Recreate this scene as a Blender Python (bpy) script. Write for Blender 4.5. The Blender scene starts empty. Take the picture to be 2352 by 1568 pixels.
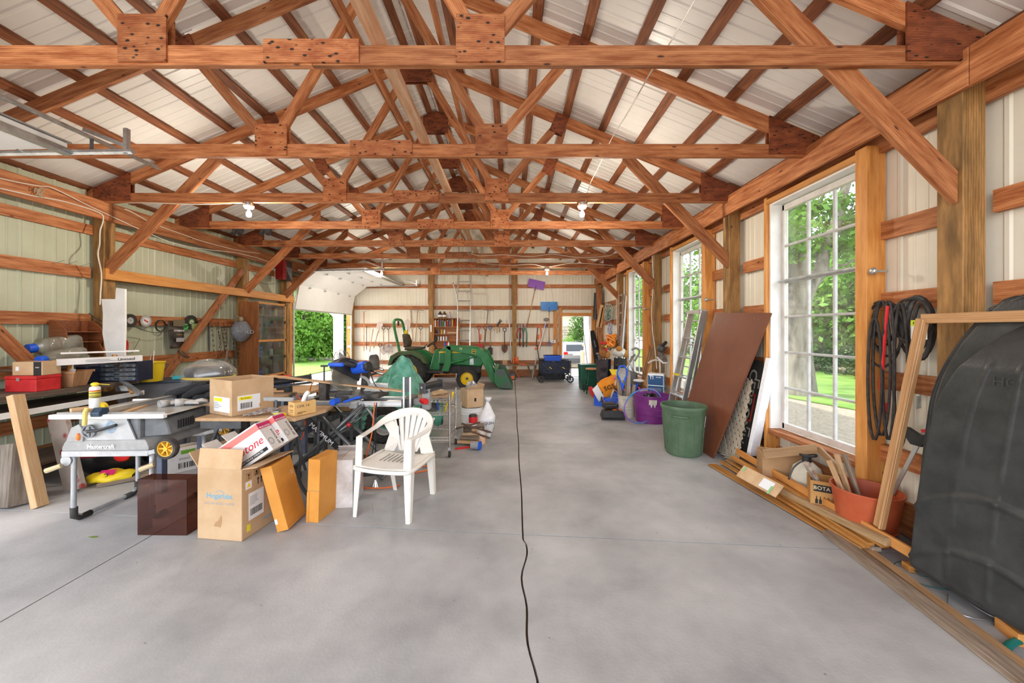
import bpy, math, random
from mathutils import Vector, Matrix, Euler
R = random.Random(7)
PI = math.pi
sc = bpy.context.scene
col = sc.collection
# ------------------------------------------------------------ camera, sky, sun, exposure
FPX, CX, CY, EYE = 850.0, 1177.0, 757.0, 1.53
cam = bpy.data.cameras.new('camera'); camo = bpy.data.objects.new('camera', cam); col.objects.link(camo)
camo.location = (0, 0, EYE); camo.rotation_euler = (PI/2, 0, 0)
cam.sensor_width = 36; cam.lens = FPX/2352*36; cam.shift_y = -(784-CY)/2352; cam.shift_x = 0
cam.clip_start = .05; cam.clip_end = 400
sc.camera = camo
w = bpy.data.worlds.new('sky'); sc.world = w; w.use_nodes = True
nt = w.node_tree; nt.nodes.clear()
sky = nt.nodes.new('ShaderNodeTexSky'); sky.sky_type = 'NISHITA'; sky.sun_disc = False
sky.sun_elevation = math.radians(55); sky.sun_rotation = math.radians(250); sky.dust_density = 2.5; sky.air_density = 1.0
hz = nt.nodes.new('ShaderNodeMix'); hz.data_type = 'RGBA'; hz.inputs[0].default_value = .6
hz.inputs[7].default_value = (6.2, 6.3, 6.5, 1)
bg = nt.nodes.new('ShaderNodeBackground'); bg.inputs[1].default_value = .36
wo = nt.nodes.new('ShaderNodeOutputWorld')
nt.links.new(sky.outputs[0], hz.inputs[6]); nt.links.new(hz.outputs[2], bg.inputs[0]); nt.links.new(bg.outputs[0], wo.inputs[0])
sun = bpy.data.lights.new('sun', 'SUN'); sun.energy = 3.4; sun.angle = math.radians(1.2); sun.color = (1, .94, .84)
suno = bpy.data.objects.new('sun', sun); col.objects.link(suno)
suno.rotation_euler = Vector((.76, -.26, -.86)).to_track_quat('-Z', 'Y').to_euler()
sc.view_settings.view_transform = 'Standard'; sc.view_settings.look = 'None'
sc.view_settings.exposure = 1.42; sc.view_settings.gamma = 1; sc.view_settings.use_curve_mapping = False
sc.cycles.max_bounces = 12; sc.cycles.diffuse_bounces = 6; sc.cycles.transparent_max_bounces = 24
sc.cycles.sample_clamp_indirect = 6; sc.cycles.caustics_reflective = False; sc.cycles.caustics_refractive = False

def at(px, py, d):                       # photo pixel + distance from the camera plane -> world point
    return Vector(((px-CX)/FPX*d, d, EYE-(py-CY)/FPX*d))
def fl(px, py, z=0):                     # photo pixel of a point at height z -> world point
    d = (EYE-z)*FPX/(py-CY); return at(px, py, d)
def onx(px, py, X):                      # photo pixel of a point on the plane x = X
    return at(px, py, X*FPX/(px-CX))

# ------------------------------------------------------------ materials
def srgb(h):
    if isinstance(h, str):
        c = [int(h[i:i+2], 16)/255 for i in (0, 2, 4)]
        return tuple((v/12.92 if v < .04045 else ((v+.055)/1.055)**2.4) for v in c)+(1,)
    return tuple(h)+(1,) if len(h) == 3 else tuple(h)
MATS = {}
def M(name, c, c2=None, scale=6, rough=.6, metal=0, bump=0, bscale=None, stretch=(1, 1, 1), rnd=0, spots=None, lo=.35, hi=.65,
      trans=0, alpha=1, ior=1.45, emit=0, coords='Object', wave=None, spot_scale=9, coat=0, detail=5, off=37):
    if name in MATS: return MATS[name]
    m = bpy.data.materials.new(name); m.use_nodes = True; t = m.node_tree; b = t.nodes['Principled BSDF']
    L = t.links.new; c = srgb(c)
    b.inputs['Base Color'].default_value = c; b.inputs['Roughness'].default_value = rough; b.inputs['Metallic'].default_value = metal
    b.inputs['IOR'].default_value = ior
    if trans: b.inputs['Transmission Weight'].default_value = trans
    if alpha < 1: b.inputs['Alpha'].default_value = alpha
    if coat: b.inputs['Coat Weight'].default_value = coat
    if emit: b.inputs['Emission Color'].default_value = c; b.inputs['Emission Strength'].default_value = emit
    if c2 or bump or rnd or spots or wave:
        tc = t.nodes.new('ShaderNodeTexCoord'); mp = t.nodes.new('ShaderNodeMapping')
        L(tc.outputs[coords], mp.inputs[0]); mp.inputs['Scale'].default_value = stretch
        oi = t.nodes.new('ShaderNodeObjectInfo')
        mu = t.nodes.new('ShaderNodeMath'); mu.operation = 'MULTIPLY'; mu.inputs[1].default_value = off if coords == 'Object' else 0
        L(oi.outputs['Random'], mu.inputs[0]); L(mu.outputs[0], mp.inputs['Location'])
        nz = t.nodes.new('ShaderNodeTexNoise'); nz.inputs['Scale'].default_value = scale; nz.inputs['Detail'].default_value = detail
        nz.inputs['Roughness'].default_value = .62
        L(mp.outputs[0], nz.inputs[0])
        out = None
        if c2:
            cr = t.nodes.new('ShaderNodeValToRGB'); cr.color_ramp.elements[0].position = lo; cr.color_ramp.elements[1].position = hi
            cr.color_ramp.elements[0].color = c; cr.color_ramp.elements[1].color = srgb(c2)
            L(nz.outputs[0], cr.inputs[0]); out = cr.outputs[0]
        else:
            rg = t.nodes.new('ShaderNodeRGB'); rg.outputs[0].default_value = c; out = rg.outputs[0]
        if wave:                                            # (scale, strength, axis) fine grain lines
            wv = t.nodes.new('ShaderNodeTexWave'); wv.bands_direction = wave[2]; wv.inputs['Scale'].default_value = wave[0]
            wv.inputs['Distortion'].default_value = wave[3] if len(wave) > 3 else 4; wv.inputs['Detail'].default_value = 2; wv.inputs['Detail Scale'].default_value = .6
            L(mp.outputs[0], wv.inputs[0])
            mx = t.nodes.new('ShaderNodeMix'); mx.data_type = 'RGBA'; mx.blend_type = 'MULTIPLY'; mx.inputs[0].default_value = wave[1]
            L(out, mx.inputs[6]); L(wv.outputs[0], mx.inputs[7]); out = mx.outputs[2]
        if spots:
            vo = t.nodes.new('ShaderNodeTexVoronoi'); vo.inputs['Scale'].default_value = spot_scale; vo.inputs['Randomness'].default_value = 1
            mp2 = t.nodes.new('ShaderNodeMapping'); L(tc.outputs[coords], mp2.inputs[0]); mp2.inputs['Scale'].default_value = spots[2] if len(spots) > 2 else (1, 1, 1)
            L(mu.outputs[0], mp2.inputs['Location']); L(mp2.outputs[0], vo.inputs[0])
            r2 = t.nodes.new('ShaderNodeValToRGB'); r2.color_ramp.elements[0].position = spots[1]; r2.color_ramp.elements[1].position = spots[1]*1.7
            r2.color_ramp.elements[0].color = (1, 1, 1, 1); r2.color_ramp.elements[1].color = (0, 0, 0, 1)
            L(vo.outputs[0], r2.inputs[0])
            mx = t.nodes.new('ShaderNodeMix'); mx.data_type = 'RGBA'; L(r2.outputs[0], mx.inputs[0]); L(out, mx.inputs[6])
            mx.inputs[7].default_value = srgb(spots[0]); out = mx.outputs[2]
        if rnd:
            hs = t.nodes.new('ShaderNodeHueSaturation'); mr = t.nodes.new('ShaderNodeMapRange')
            mr.inputs[3].default_value = 1-rnd; mr.inputs[4].default_value = 1+rnd
            L(oi.outputs['Random'], mr.inputs[0]); L(mr.outputs[0], hs.inputs['Value']); L(out, hs.inputs['Color']); out = hs.outputs[0]
        L(out, b.inputs['Base Color'])
        if bump:
            bn = t.nodes.new('ShaderNodeBump'); bn.inputs['Strength'].default_value = bump; bn.inputs['Distance'].default_value = .01
            if bscale:
                n2 = t.nodes.new('ShaderNodeTexNoise'); n2.inputs['Scale'].default_value = bscale; n2.inputs['Detail'].default_value = 3
                L(mp.outputs[0], n2.inputs[0]); L(n2.outputs[0], bn.inputs['Height'])
            elif wave: L(wv.outputs[0], bn.inputs['Height'])
            else: L(nz.outputs[0], bn.inputs['Height'])
            L(bn.outputs[0], b.inputs['Normal'])
    MATS[name] = m; return m
def glassmat(name, tint=(1, 1, 1), refl=.08, dirt=0.0, rough=0.02, dirtc=(.8, .8, .78)):
    if name in MATS: return MATS[name]
    m = bpy.data.materials.new(name); m.use_nodes = True; t = m.node_tree; t.nodes.clear(); L = t.links.new
    o = t.nodes.new('ShaderNodeOutputMaterial'); tr = t.nodes.new('ShaderNodeBsdfTransparent'); tr.inputs[0].default_value = srgb(tint)
    gl = t.nodes.new('ShaderNodeBsdfGlossy'); gl.inputs['Roughness'].default_value = rough
    mx = t.nodes.new('ShaderNodeMixShader'); mx.inputs[0].default_value = refl
    L(tr.outputs[0], mx.inputs[1]); L(gl.outputs[0], mx.inputs[2]); last = mx.outputs[0]
    if dirt:
        df = t.nodes.new('ShaderNodeBsdfDiffuse'); df.inputs[0].default_value = srgb(dirtc)
        tc = t.nodes.new('ShaderNodeTexCoord'); nz = t.nodes.new('ShaderNodeTexNoise'); nz.inputs['Scale'].default_value = 5; nz.inputs['Detail'].default_value = 5
        L(tc.outputs['Object'], nz.inputs[0]); mr = t.nodes.new('ShaderNodeMapRange'); mr.inputs[1].default_value = .4; mr.inputs[2].default_value = .75
        mr.inputs[3].default_value = dirt*.35; mr.inputs[4].default_value = dirt
        L(nz.outputs[0], mr.inputs[0]); m2 = t.nodes.new('ShaderNodeMixShader'); L(mr.outputs[0], m2.inputs[0]); L(last, m2.inputs[1]); L(df.outputs[0], m2.inputs[2]); last = m2.outputs[0]
    L(last, o.inputs[0]); MATS[name] = m; return m

WS = (1, 9, 9)
wood = M('truss_wood', (.31, .085, .021), (.62, .255, .10), 3.6, .62, rnd=.22, stretch=WS, wave=(3, .28, 'Z', 6), spots=((.07, .018, .008), .06, (.5, 1.6, 1.6)), spot_scale=7)
wood_dark = M('purlin_wood', (.16, .05, .02), (.34, .12, .045), 3, .7, rnd=.2, stretch=WS, wave=(3, .35, 'Z', 6))
wood_pale = M('pale_wood', (.62, .30, .14), (.80, .52, .34), 3, .6, rnd=.08, stretch=WS, wave=(3, .15, 'Z', 6))
ply = M('gusset_plywood', (.34, .085, .022), (.60, .23, .085), 7, .6, rnd=.2, stretch=(1, 1, 3), wave=(8, .3, 'Z', 8), spots=((.02, .007, .004), .16, (1, .3, 1.8)), spot_scale=16)
plyd = M('dark_gusset_plywood', (.15, .035, .012), (.33, .09, .03), 7, .6, rnd=.2, stretch=(1, 1, 3), wave=(8, .3, 'Z', 8), spots=((.012, .004, .003), .14, (.7, .3, 2)), spot_scale=18)
postw = M('treated_post_wood', (.23, .12, .035), (.50, .26, .085), 3, .65, rnd=.12, stretch=(1, 5, 5), wave=(4, .35, 'Z', 9), spots=((.10, .04, .012), .06, (.6, 1, 1)), spot_scale=6)
pine = M('jamb_pine', (.60, .23, .045), (.78, .36, .10), 3, .55, rnd=.08, stretch=WS, wave=(3, .2, 'Z', 5), spots=((.22, .07, .02), .03, (.5, 1.5, 1.5)), spot_scale=6)
oldw = M('old_grey_wood', (.20, .13, .08), (.42, .33, .25), 3, .8, rnd=.1, stretch=WS, wave=(4, .3, 'Z', 6))
trimw = M('stained_trim_wood', (.42, .17, .035), (.62, .30, .08), 3, .4, rnd=.12, stretch=WS, wave=(3, .3, 'Z', 5))
roofm = M('roof_metal', (.74, .71, .66), (.82, .79, .74), 1.2, .35, rnd=.02)
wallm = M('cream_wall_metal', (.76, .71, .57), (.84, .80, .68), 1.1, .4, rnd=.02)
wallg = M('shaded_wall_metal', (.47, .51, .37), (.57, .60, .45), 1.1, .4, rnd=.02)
whitep = M('white_paint', (.80, .79, .76), (.9, .9, .88), 5, .45)
whitedoor = M('white_door_panel', (.86, .85, .83), (.9, .9, .88), 2, .4)
muntm = M('muntin_paint', (.46, .45, .44), (.62, .61, .6), 9, .5)
galv = M('galvanised_steel', (.40, .42, .42), (.6, .62, .62), 14, .35, .8)
chrome = M('bright_chrome', (.75, .75, .74), None, rough=.2, metal=1)
alum = M('aluminium', (.62, .63, .62), (.75, .76, .75), 9, .32, .85)
blackp = M('black_plastic', (.018, .018, .02), (.035, .035, .037), 8, .45, bump=.05)
blackr = M('black_rubber', (.022, .021, .02), (.05, .047, .043), 20, .8, bump=.3)
dgrey = M('dark_grey_metal', (.055, .058, .062), (.10, .105, .11), 10, .45, .2)
cable = M('white_cable', (.75, .70, .60), None, rough=.5)
orangec = M('orange_cable', (.85, .16, .03), None, rough=.5)
redp = M('red_plastic', (.65, .02, .02), None, rough=.4)
bluep = M('blue_plastic', (.01, .09, .62), (.015, .12, .72), 5, .4)
yellowp = M('yellow_plastic', (.85, .62, .02), None, rough=.4)
blackink = M('black_ink', (.015, .015, .015), None, rough=.7)
white = M('plain_white', (.85, .85, .84), None, rough=.5)

# ------------------------------------------------------------ mesh building
class MB:
    def __init__(s): s.v = []; s.f = []
    def add(s, vs, fs, T=None):
        n = len(s.v)
        s.v += [tuple(T @ Vector(p)) if T else tuple(p) for p in vs]
        s.f += [tuple(i+n for i in f) for f in fs]; return s
    def box(s, c, d, T=None):
        x, y, z = d[0]/2, d[1]/2, d[2]/2
        vs = [(c[0]+i*x, c[1]+j*y, c[2]+k*z) for i in (-1, 1) for j in (-1, 1) for k in (-1, 1)]
        return s.add(vs, [(0, 1, 3, 2), (4, 6, 7, 5), (0, 4, 5, 1), (2, 3, 7, 6), (0, 2, 6, 4), (1, 5, 7, 3)], T)
    def b2(s, a, b, T=None):
        return s.box([(a[i]+b[i])/2 for i in range(3)], [abs(a[i]-b[i]) for i in range(3)], T)
    def board(s, a, b, wd, th, up=(0, 0, 1)):            # from a to b; wd along up, th across
        T, l = frame(a, b, up); return s.box((l/2, 0, 0), (l, th, wd), T)
    def cyl(s, a, b, r1, r2=None, n=12, caps=True):
        a = Vector(a); b = Vector(b); r2 = r1 if r2 is None else r2
        d = (b-a).normalized(); u = d.orthogonal().normalized(); v = d.cross(u)
        vs = []
        for p, r in ((a, r1), (b, r2)):
            for i in range(n):
                t = 2*PI*i/n; vs.append(p+u*math.cos(t)*r+v*math.sin(t)*r)
        fs = [(i, (i+1) % n, n+(i+1) % n, n+i) for i in range(n)]
        if caps: fs += [tuple(range(n))[::-1], tuple(range(n, 2*n))]
        return s.add(vs, fs)
    def tube(s, pts, r, n=8, closed=False, flat=None):
        pts = [Vector(p) for p in pts]; m = len(pts); vs = []; ref = None
        for i in range(m):
            if closed: d = pts[(i+1) % m]-pts[i-1]
            else: d = pts[min(i+1, m-1)]-pts[max(i-1, 0)]
            if d.length < 1e-9: d = Vector((0, 0, 1))
            d.normalize()
            if ref is None: ref = d.orthogonal().normalized()
            u = (ref-d*ref.dot(d))
            if u.length < 1e-6: u = d.orthogonal()
            u.normalize(); ref = u; v = d.cross(u); rr = r[i] if isinstance(r, (list, tuple)) else r
            for k in range(n):
                t = 2*PI*k/n; vs.append(pts[i]+u*math.cos(t)*rr+v*math.sin(t)*rr)
        fs = []
        for i in range(m if closed else m-1):
            j = (i+1) % m
            for k in range(n): fs.append((i*n+k, i*n+(k+1) % n, j*n+(k+1) % n, j*n+k))
        if not closed: fs += [tuple(range(n))[::-1], tuple(range((m-1)*n, m*n))]
        return s.add(vs, fs)
    def lathe(s, prof, n=24, T=None, cap0=False, cap1=False):
        vs = [(r*math.cos(2*PI*k/n), r*math.sin(2*PI*k/n), z) for r, z in prof for k in range(n)]
        fs = [(i*n+k, i*n+(k+1) % n, (i+1)*n+(k+1) % n, (i+1)*n+k) for i in range(len(prof)-1) for k in range(n)]
        if cap0: fs.append(tuple(range(n))[::-1])
        if cap1: fs.append(tuple(range((len(prof)-1)*n, len(prof)*n)))
        return s.add(vs, fs, T)
    def sph(s, c, r, n=12, m=8, T=None, jit=0):
        r = (r, r, r) if not isinstance(r, (tuple, list)) else r
        vs = []
        for i in range(1, m):
            for k in range(n):
                t = PI*i/m; q = 2*PI*k/n; j = 1+R.uniform(-jit, jit)
                vs.append((c[0]+r[0]*math.sin(t)*math.cos(q)*j, c[1]+r[1]*math.sin(t)*math.sin(q)*j, c[2]+r[2]*math.cos(t)*j))
        fs = [(i*n+k, i*n+(k+1) % n, (i+1)*n+(k+1) % n, (i+1)*n+k)[::-1] for i in range(m-2) for k in range(n)]
        vs += [(c[0], c[1], c[2]+r[2]), (c[0], c[1], c[2]-r[2])]; a = len(vs)-2
        fs += [(a, k, (k+1) % n) for k in range(n)]+[(a+1, (m-2)*n+(k+1) % n, (m-2)*n+k) for k in range(n)]
        return s.add(vs, fs, T)
    def prism(s, poly, h0, h1, T=None):                   # polygon in xy, extruded in z
        n = len(poly); vs = [(p[0], p[1], h0) for p in poly]+[(p[0], p[1], h1) for p in poly]
        return s.add(vs, [tuple(range(n))[::-1], tuple(range(n, 2*n))]+[(i, (i+1) % n, n+(i+1) % n, n+i) for i in range(n)], T)
    def sheet(s, fn, nu, nv, th=0, T=None):               # fn(u,v)->point ; optional thickness downwards in local z
        vs = [Vector(fn(i/nu, j/nv)) for i in range(nu+1) for j in range(nv+1)]; q = nv+1
        fs = [(i*q+j, (i+1)*q+j, (i+1)*q+j+1, i*q+j+1) for i in range(nu) for j in range(nv)]
        return s.add(vs, fs, T)
    def build(s, name, mat, parent=None, loc=(0, 0, 0), rot=None, smooth=False, bevel=0, T=None, solid=0, sub=0, **tags):
        me = bpy.data.meshes.new(name); me.from_pydata(s.v, [], s.f); me.update()
        if mat: me.materials.append(mat)
        if smooth:
            me.polygons.foreach_set('use_smooth', [True]*len(me.polygons))
            if smooth is not True: me.set_sharp_from_angle(angle=math.radians(smooth))
        o = link(name, me, parent, loc, rot, T)
        if solid: md = o.modifiers.new('s', 'SOLIDIFY'); md.thickness = solid; md.offset = 0
        if bevel: md = o.modifiers.new('b', 'BEVEL'); md.width = bevel; md.segments = 1; md.limit_method = 'ANGLE'
        if sub: md = o.modifiers.new('u', 'SUBSURF'); md.levels = sub; md.render_levels = sub
        tag(o, **tags); return o
def link(name, data, parent=None, loc=(0, 0, 0), rot=None, T=None):
    o = bpy.data.objects.new(name, data); col.objects.link(o)
    if T is not None: o.matrix_basis = T
    else:
        o.location = loc
        if rot: o.rotation_euler = rot
    if parent: o.parent = parent
    return o
def tag(o, label=None, cat=None, group=None, kind=None):
    if label: o['label'] = label
    if cat: o['category'] = cat
    if group: o['group'] = group
    if kind: o['kind'] = kind
    return o
def thing(name, label, cat, loc=(0, 0, 0), rz=0, group=None, rot=None, T=None):
    o = link(name, None, None, loc, rot or (0, 0, rz), T); o.empty_display_size = .1
    return tag(o, label, cat, group)
def struct(name, parent=None, loc=(0, 0, 0)):
    o = link(name, None, parent, loc); o['kind'] = 'structure'; return o
def frame(a, b, up=(0, 0, 1)):
    a = Vector(a); b = Vector(b); l = (b-a).length; x = (b-a)/l; z = Vector(up)
    z = z-x*z.dot(x)
    if z.length < 1e-5: z = x.orthogonal()
    z.normalize(); y = z.cross(x)
    return Matrix(((x[0], y[0], z[0], a[0]), (x[1], y[1], z[1], a[1]), (x[2], y[2], z[2], a[2]), (0, 0, 0, 1))), l
def board(name, a, b, wd, th, mat, parent=None, up=(0, 0, 1), bevel=.003, **tags):
    T, l = frame(a, b, up)                                # grain runs along local x
    return MB().box((l/2, 0, 0), (l, th, wd)).build(name, mat, parent, T=T, bevel=bevel, **tags)
def dup(o, loc=None, rz=None, label=None, parent=None, T=None):
    c = o.copy(); col.objects.link(c)
    if parent: c.parent = parent
    if T is not None: c.matrix_basis = T
    if loc is not None: c.location = loc
    if rz is not None: c.rotation_euler = (0, 0, rz)
    if label: c['label'] = label
    for ch in list(o.children): dup(ch, parent=c)
    return c
def text(name, s, size, mat, parent, T, ext=.0006, sx=1, align='CENTER', shear=0, bold=0, ls=1, **tags):
    cu = bpy.data.curves.new('t', 'FONT'); cu.body = s; cu.size = size; cu.extrude = ext; cu.align_x = align; cu.align_y = 'CENTER'
    cu.shear = shear; cu.offset = bold; cu.resolution_u = 2; cu.space_character = ls
    o = bpy.data.objects.new('t', cu); col.objects.link(o)
    me = bpy.data.meshes.new_from_object(o); bpy.data.objects.remove(o); bpy.data.curves.remove(cu)
    me.materials.clear(); me.materials.append(mat)
    return tag(link(name, me, parent, T=T @ Matrix.Diagonal((sx, 1, 1, 1))), **tags)
def face(p, right, up):                                   # plane matrix: text x along right, y along up
    r = Vector(right).normalized(); u = Vector(up).normalized(); n = r.cross(u)
    return Matrix(((r[0], u[0], n[0], p[0]), (r[1], u[1], n[1], p[1]), (r[2], u[2], n[2], p[2]), (0, 0, 0, 1)))
def smoothpts(pts, k=4, closed=False):                    # Catmull-Rom
    P = [Vector(p) for p in pts]; n = len(P); out = []
    for i in range(n if closed else n-1):
        g = (lambda j: P[j % n]) if closed else (lambda j: P[max(0, min(n-1, j))])
        p0, p1, p2, p3 = g(i-1), g(i), g(i+1), g(i+2)
        for q in range(k):
            t = q/k; out.append(.5*((2*p1)+(p2-p0)*t+(2*p0-5*p1+4*p2-p3)*t*t+(3*p1-p0-3*p2+p3)*t**3))
    if not closed: out.append(P[-1])
    return out
# ------------------------------------------------------------ the barn
XL, XR, YB, YF = -5.31, 2.94, 12.15, -2.4                 # wall sheets (inner faces); YF = the open near end
PKX, PKZ, SL = -1.2, EYE+3.45, .4167                      # roof ridge and pitch (top of the top chords)
def roofz(x): return PKZ-SL*abs(x-PKX)
TY = [2.22, 3.40, 4.62, 5.82, 7.06, 8.27, 9.49, 10.69]    # truss front faces
CB = EYE+1.588                                            # underside of the bottom chords
# floor: slabs with open joints between them
floor = struct('floor')
conc = M('concrete', (.27, .27, .27), (.50, .495, .485), 1.1, .5, coords='Object', bump=.08, bscale=60, spots=((.20, .17, .13), .022), spot_scale=6, detail=14, off=0, lo=.32, hi=.66)
dirt = M('joint_dirt', (.13, .085, .045), None, rough=.9)
MB().b2((XL-.3, YF-.3, -.2), (XR+.3, YB+.3, -.03)).build('slab_base', dirt, floor)
def ty(k, x): return (.45, 2.86, 5.0, 7.25, 9.6)[k]-.085*(x+1)*(1 if k < 2 else .35)
def wig(y): return .085+(.018*math.sin(y*5.1)+.012*math.sin(y*13) if y < 2.7 else .004*math.sin(y*4))
def edge_x(j, y): return (XL-.25, -2.68, wig(y), XR+.25)[j]
g = .006
for j in range(3):
    for k in range(6):
        def yl(kk, x): return YF-.25 if kk < 0 else (YB+.25 if kk > 4 else ty(kk, x))
        n = 40
        x0, x1 = (edge_x(j, 3), edge_x(j+1, 3))
        L0 = [(0, 0)]*0; left = []; right = []
        ya, yb = yl(k-1, x0), yl(k, x0); yc, yd = yl(k-1, x1), yl(k, x1)
        for i in range(n+1):
            y = ya+g+(yb-ya-2*g)*i/n; left.append((edge_x(j, y)+g, y))
            y = yc+g+(yd-yc-2*g)*i/n; right.append((edge_x(j+1, y)-g, y))
        vs = [(p[0], p[1], 0) for p in left]+[(p[0], p[1], 0) for p in right]
        fs = [(i, n+1+i, n+2+i, i+1) for i in range(n)]
        q = len(vs); vs += [(v[0], v[1], -.05) for v in vs]
        rim = list(range(n+1))+list(range(2*n+1, n, -1))
        fs += [(rim[i], rim[(i+1) % len(rim)], rim[(i+1) % len(rim)]+q, rim[i]+q) for i in range(len(rim))]
        MB().add(vs, fs).build('slab', conc, floor)

# corrugated sheets
def ribs(w, pitch=.305, h=.014):
    out = []; x = 0
    while x < w-1e-6:
        for a, b in ((0, 0), (.012, h), (.034, h), (.046, 0), (.13, 0), (.137, .004), (.147, .004), (.154, 0), (.215, 0), (.222, .004), (.232, .004), (.239, 0)):
            if x+a < w: out.append((x+a, b))
        x += pitch
    out.append((w, 0)); return out
def sheetpanel(name, mat, parent, O, U, V, N, w, h, rh=.014):      # origin, along, up, outward normal
    O, U, V, N = map(Vector, (O, U, V, N)); pr = ribs(w, h=rh)
    vs = [O+U*a-N*b+V*t for t in (0, h) for a, b in pr]; n = len(pr)
    return MB().add(vs, [(i, i+1, n+i+1, n+i) for i in range(n-1)]).build(name, mat, parent)
def wallrun(parent, mat, O, U, u0, u1, zf, z0=0, N=None):
    u = u0
    while u < u1-1e-4:
        w = min(.914, u1-u); o = Vector(O)+Vector(U)*u; h = zf(o+Vector(U)*w)-z0; h2 = zf(o)-z0
        sheetpanel('wall_panel', mat, parent, o+Vector((0, 0, z0)), U, (0, 0, 1), N, w, max(h, h2), .008); u += w
ceiling = struct('ceiling')
for sgn in (-1, 1):
    far = XL-.35 if sgn < 0 else XR+.35
    rz = PKZ+.045; rl = abs(far-PKX)*math.hypot(1, SL); V = Vector((sgn, 0, -SL)).normalized()
    y = YF
    while y < YB+.1:
        w = min(.914, YB+.15-y)
        n = Vector((sgn*SL, 0, 1)).normalized()
        sheetpanel('roof_panel', roofm, ceiling, (PKX, y, rz), (0, 1, 0), V, n, w, rl, .008)
        y += .914
    for o in [.10+.445*k for k in range(10)]:
        x = PKX+sgn*o; z = roofz(x)+.02; n = Vector((sgn*SL, 0, 1))
        board('purlin', (x, YF, z), (x, YB, z), .038, .089, wood_dark, ceiling, up=n, bevel=0)
MB().board((PKX, YF, PKZ+.06), (PKX, YB+.2, PKZ+.06), .02, .22).build('ridge_cap', dgrey, ceiling)
for sgn, x in ((-1, XL+.02), (1, XR-.02)):
    pass
# eave boards closing the gap at the wall heads
# left wall
wall_left = struct('wall_left')
D2a, D2b, D2z = 8.68, 11.85, 2.62                         # far overhead door opening
D1a, D1b = -.25, 2.95                                     # near overhead door opening (beside the camera)
zl = lambda p: roofz(XL)+.05
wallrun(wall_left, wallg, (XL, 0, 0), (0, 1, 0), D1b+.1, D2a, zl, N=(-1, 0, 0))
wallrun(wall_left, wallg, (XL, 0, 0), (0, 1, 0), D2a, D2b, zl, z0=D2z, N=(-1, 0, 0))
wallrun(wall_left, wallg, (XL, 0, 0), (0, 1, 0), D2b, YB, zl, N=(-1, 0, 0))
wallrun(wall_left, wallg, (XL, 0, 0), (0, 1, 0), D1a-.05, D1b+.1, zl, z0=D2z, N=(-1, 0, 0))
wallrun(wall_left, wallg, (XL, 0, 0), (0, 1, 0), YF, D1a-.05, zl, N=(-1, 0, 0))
def girt(par, a, b, h=.135, t=.04, m=None): return board('girt', a, b, h, t, m or wood, par, bevel=0)
gx = XL+.035
for z in (2.24, 1.66, 1.08, .5):
    girt(wall_left, (gx, D1b+.12, z), (gx, 4.62, z)); 
    girt(wall_left, (gx, 4.76, z), (gx, 7.0, z))
    girt(wall_left, (gx, 7.2, z), (gx, D2a-.1, z))
girt(wall_left, (XL+.02, D1b, 2.78), (XL+.02, YB, 2.78), .12)
girt(wall_left, (XL+.035, YF, .12), (XL+.035, D1a-.1, .12), .22); girt(wall_left, (XL+.035, D1b+.1, .12), (XL+.035, D2a-.05, .12), .22)
# right wall with three windows
wall_right = struct('wall_right')
WIN = [(3.04, 4.00), (5.47, 6.43), (7.93, 8.89)]
WZ0, WZ1 = .47, 2.87
zr = lambda p: roofz(XR)+.05
cuts = [YF]+[q for ab in WIN for q in (ab[0]-.04, ab[1]+.04)]+[YB]
for i in range(0, len(cuts), 2): wallrun(wall_right, wallm, (XR, 0, 0), (0, 1, 0), cuts[i], cuts[i+1], zr, N=(1, 0, 0))
for a, b in WIN:
    wallrun(wall_right, wallm, (XR, 0, 0), (0, 1, 0), a-.04, b+.04, lambda p: WZ0-.05, N=(1, 0, 0))
    wallrun(wall_right, wallm, (XR, 0, 0), (0, 1, 0), a-.04, b+.04, zr, z0=WZ1+.04, N=(1, 0, 0))
gx = XR-.035
segs = [(YF, 2.22), (2.40, 2.9), (4.12, 4.62), (4.80, 5.33), (6.53, 7.06), (7.24, 7.8), (8.99, 9.49), (9.67, 11.95)]
for z in (2.30, 1.75, 1.14, .57):
    for a, b in segs: girt(wall_right, (gx, a, z), (gx, b, z))
girt(wall_right, (gx, YF, .14), (gx, YB, .14), .24)
girt(wall_right, (XR-.05, YF, 2.98), (XR-.05, YB, 2.98), .14)
# back wall with a door opening
wall_back = struct('wall_back')
DX0, DX1, DZ = 1.64, 2.58, 1.99
zb = lambda p: roofz(p[0])+.06
wallrun(wall_back, wallm, (XL, YB, 0), (1, 0, 0), 0, DX0-XL, zb, N=(0, 1, 0))
wallrun(wall_back, wallm, (0, YB, 0), (1, 0, 0), DX0, DX1, zb, z0=DZ, N=(0, 1, 0))
wallrun(wall_back, wallm, (0, YB, 0), (1, 0, 0), DX1, XR, zb, N=(0, 1, 0))
gy = YB-.035
for z in (4.35, 3.65, 2.95, 2.25):
    hw = max(.2, (PKZ-z)/SL)
    girt(wall_back, (max(XL, PKX-hw), gy, z), (min(XR, PKX+hw), gy, z), .12)
for z in (1.67, 1.07, .47): girt(wall_back, (XL, gy, z), (DX0-.1, gy, z), .12)
girt(wall_back, (XL, gy-.01, .12), (DX0-.1, gy-.01, .12), .22)
for z in (2.03,): girt(wall_back, (DX0-.15, gy-.01, z), (DX1+.15, gy-.01, z), .1, m=pine)
board('girt', (DX0-.06, gy-.01, 0), (DX0-.06, gy-.01, 2.25), .09, .05, pine, wall_back, up=(1, 0, 0))
board('girt', (DX0-.22, gy-.01, 0), (DX0-.22, gy-.01, 2.2), .14, .05, pine, wall_back, up=(1, 0, 0))
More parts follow.
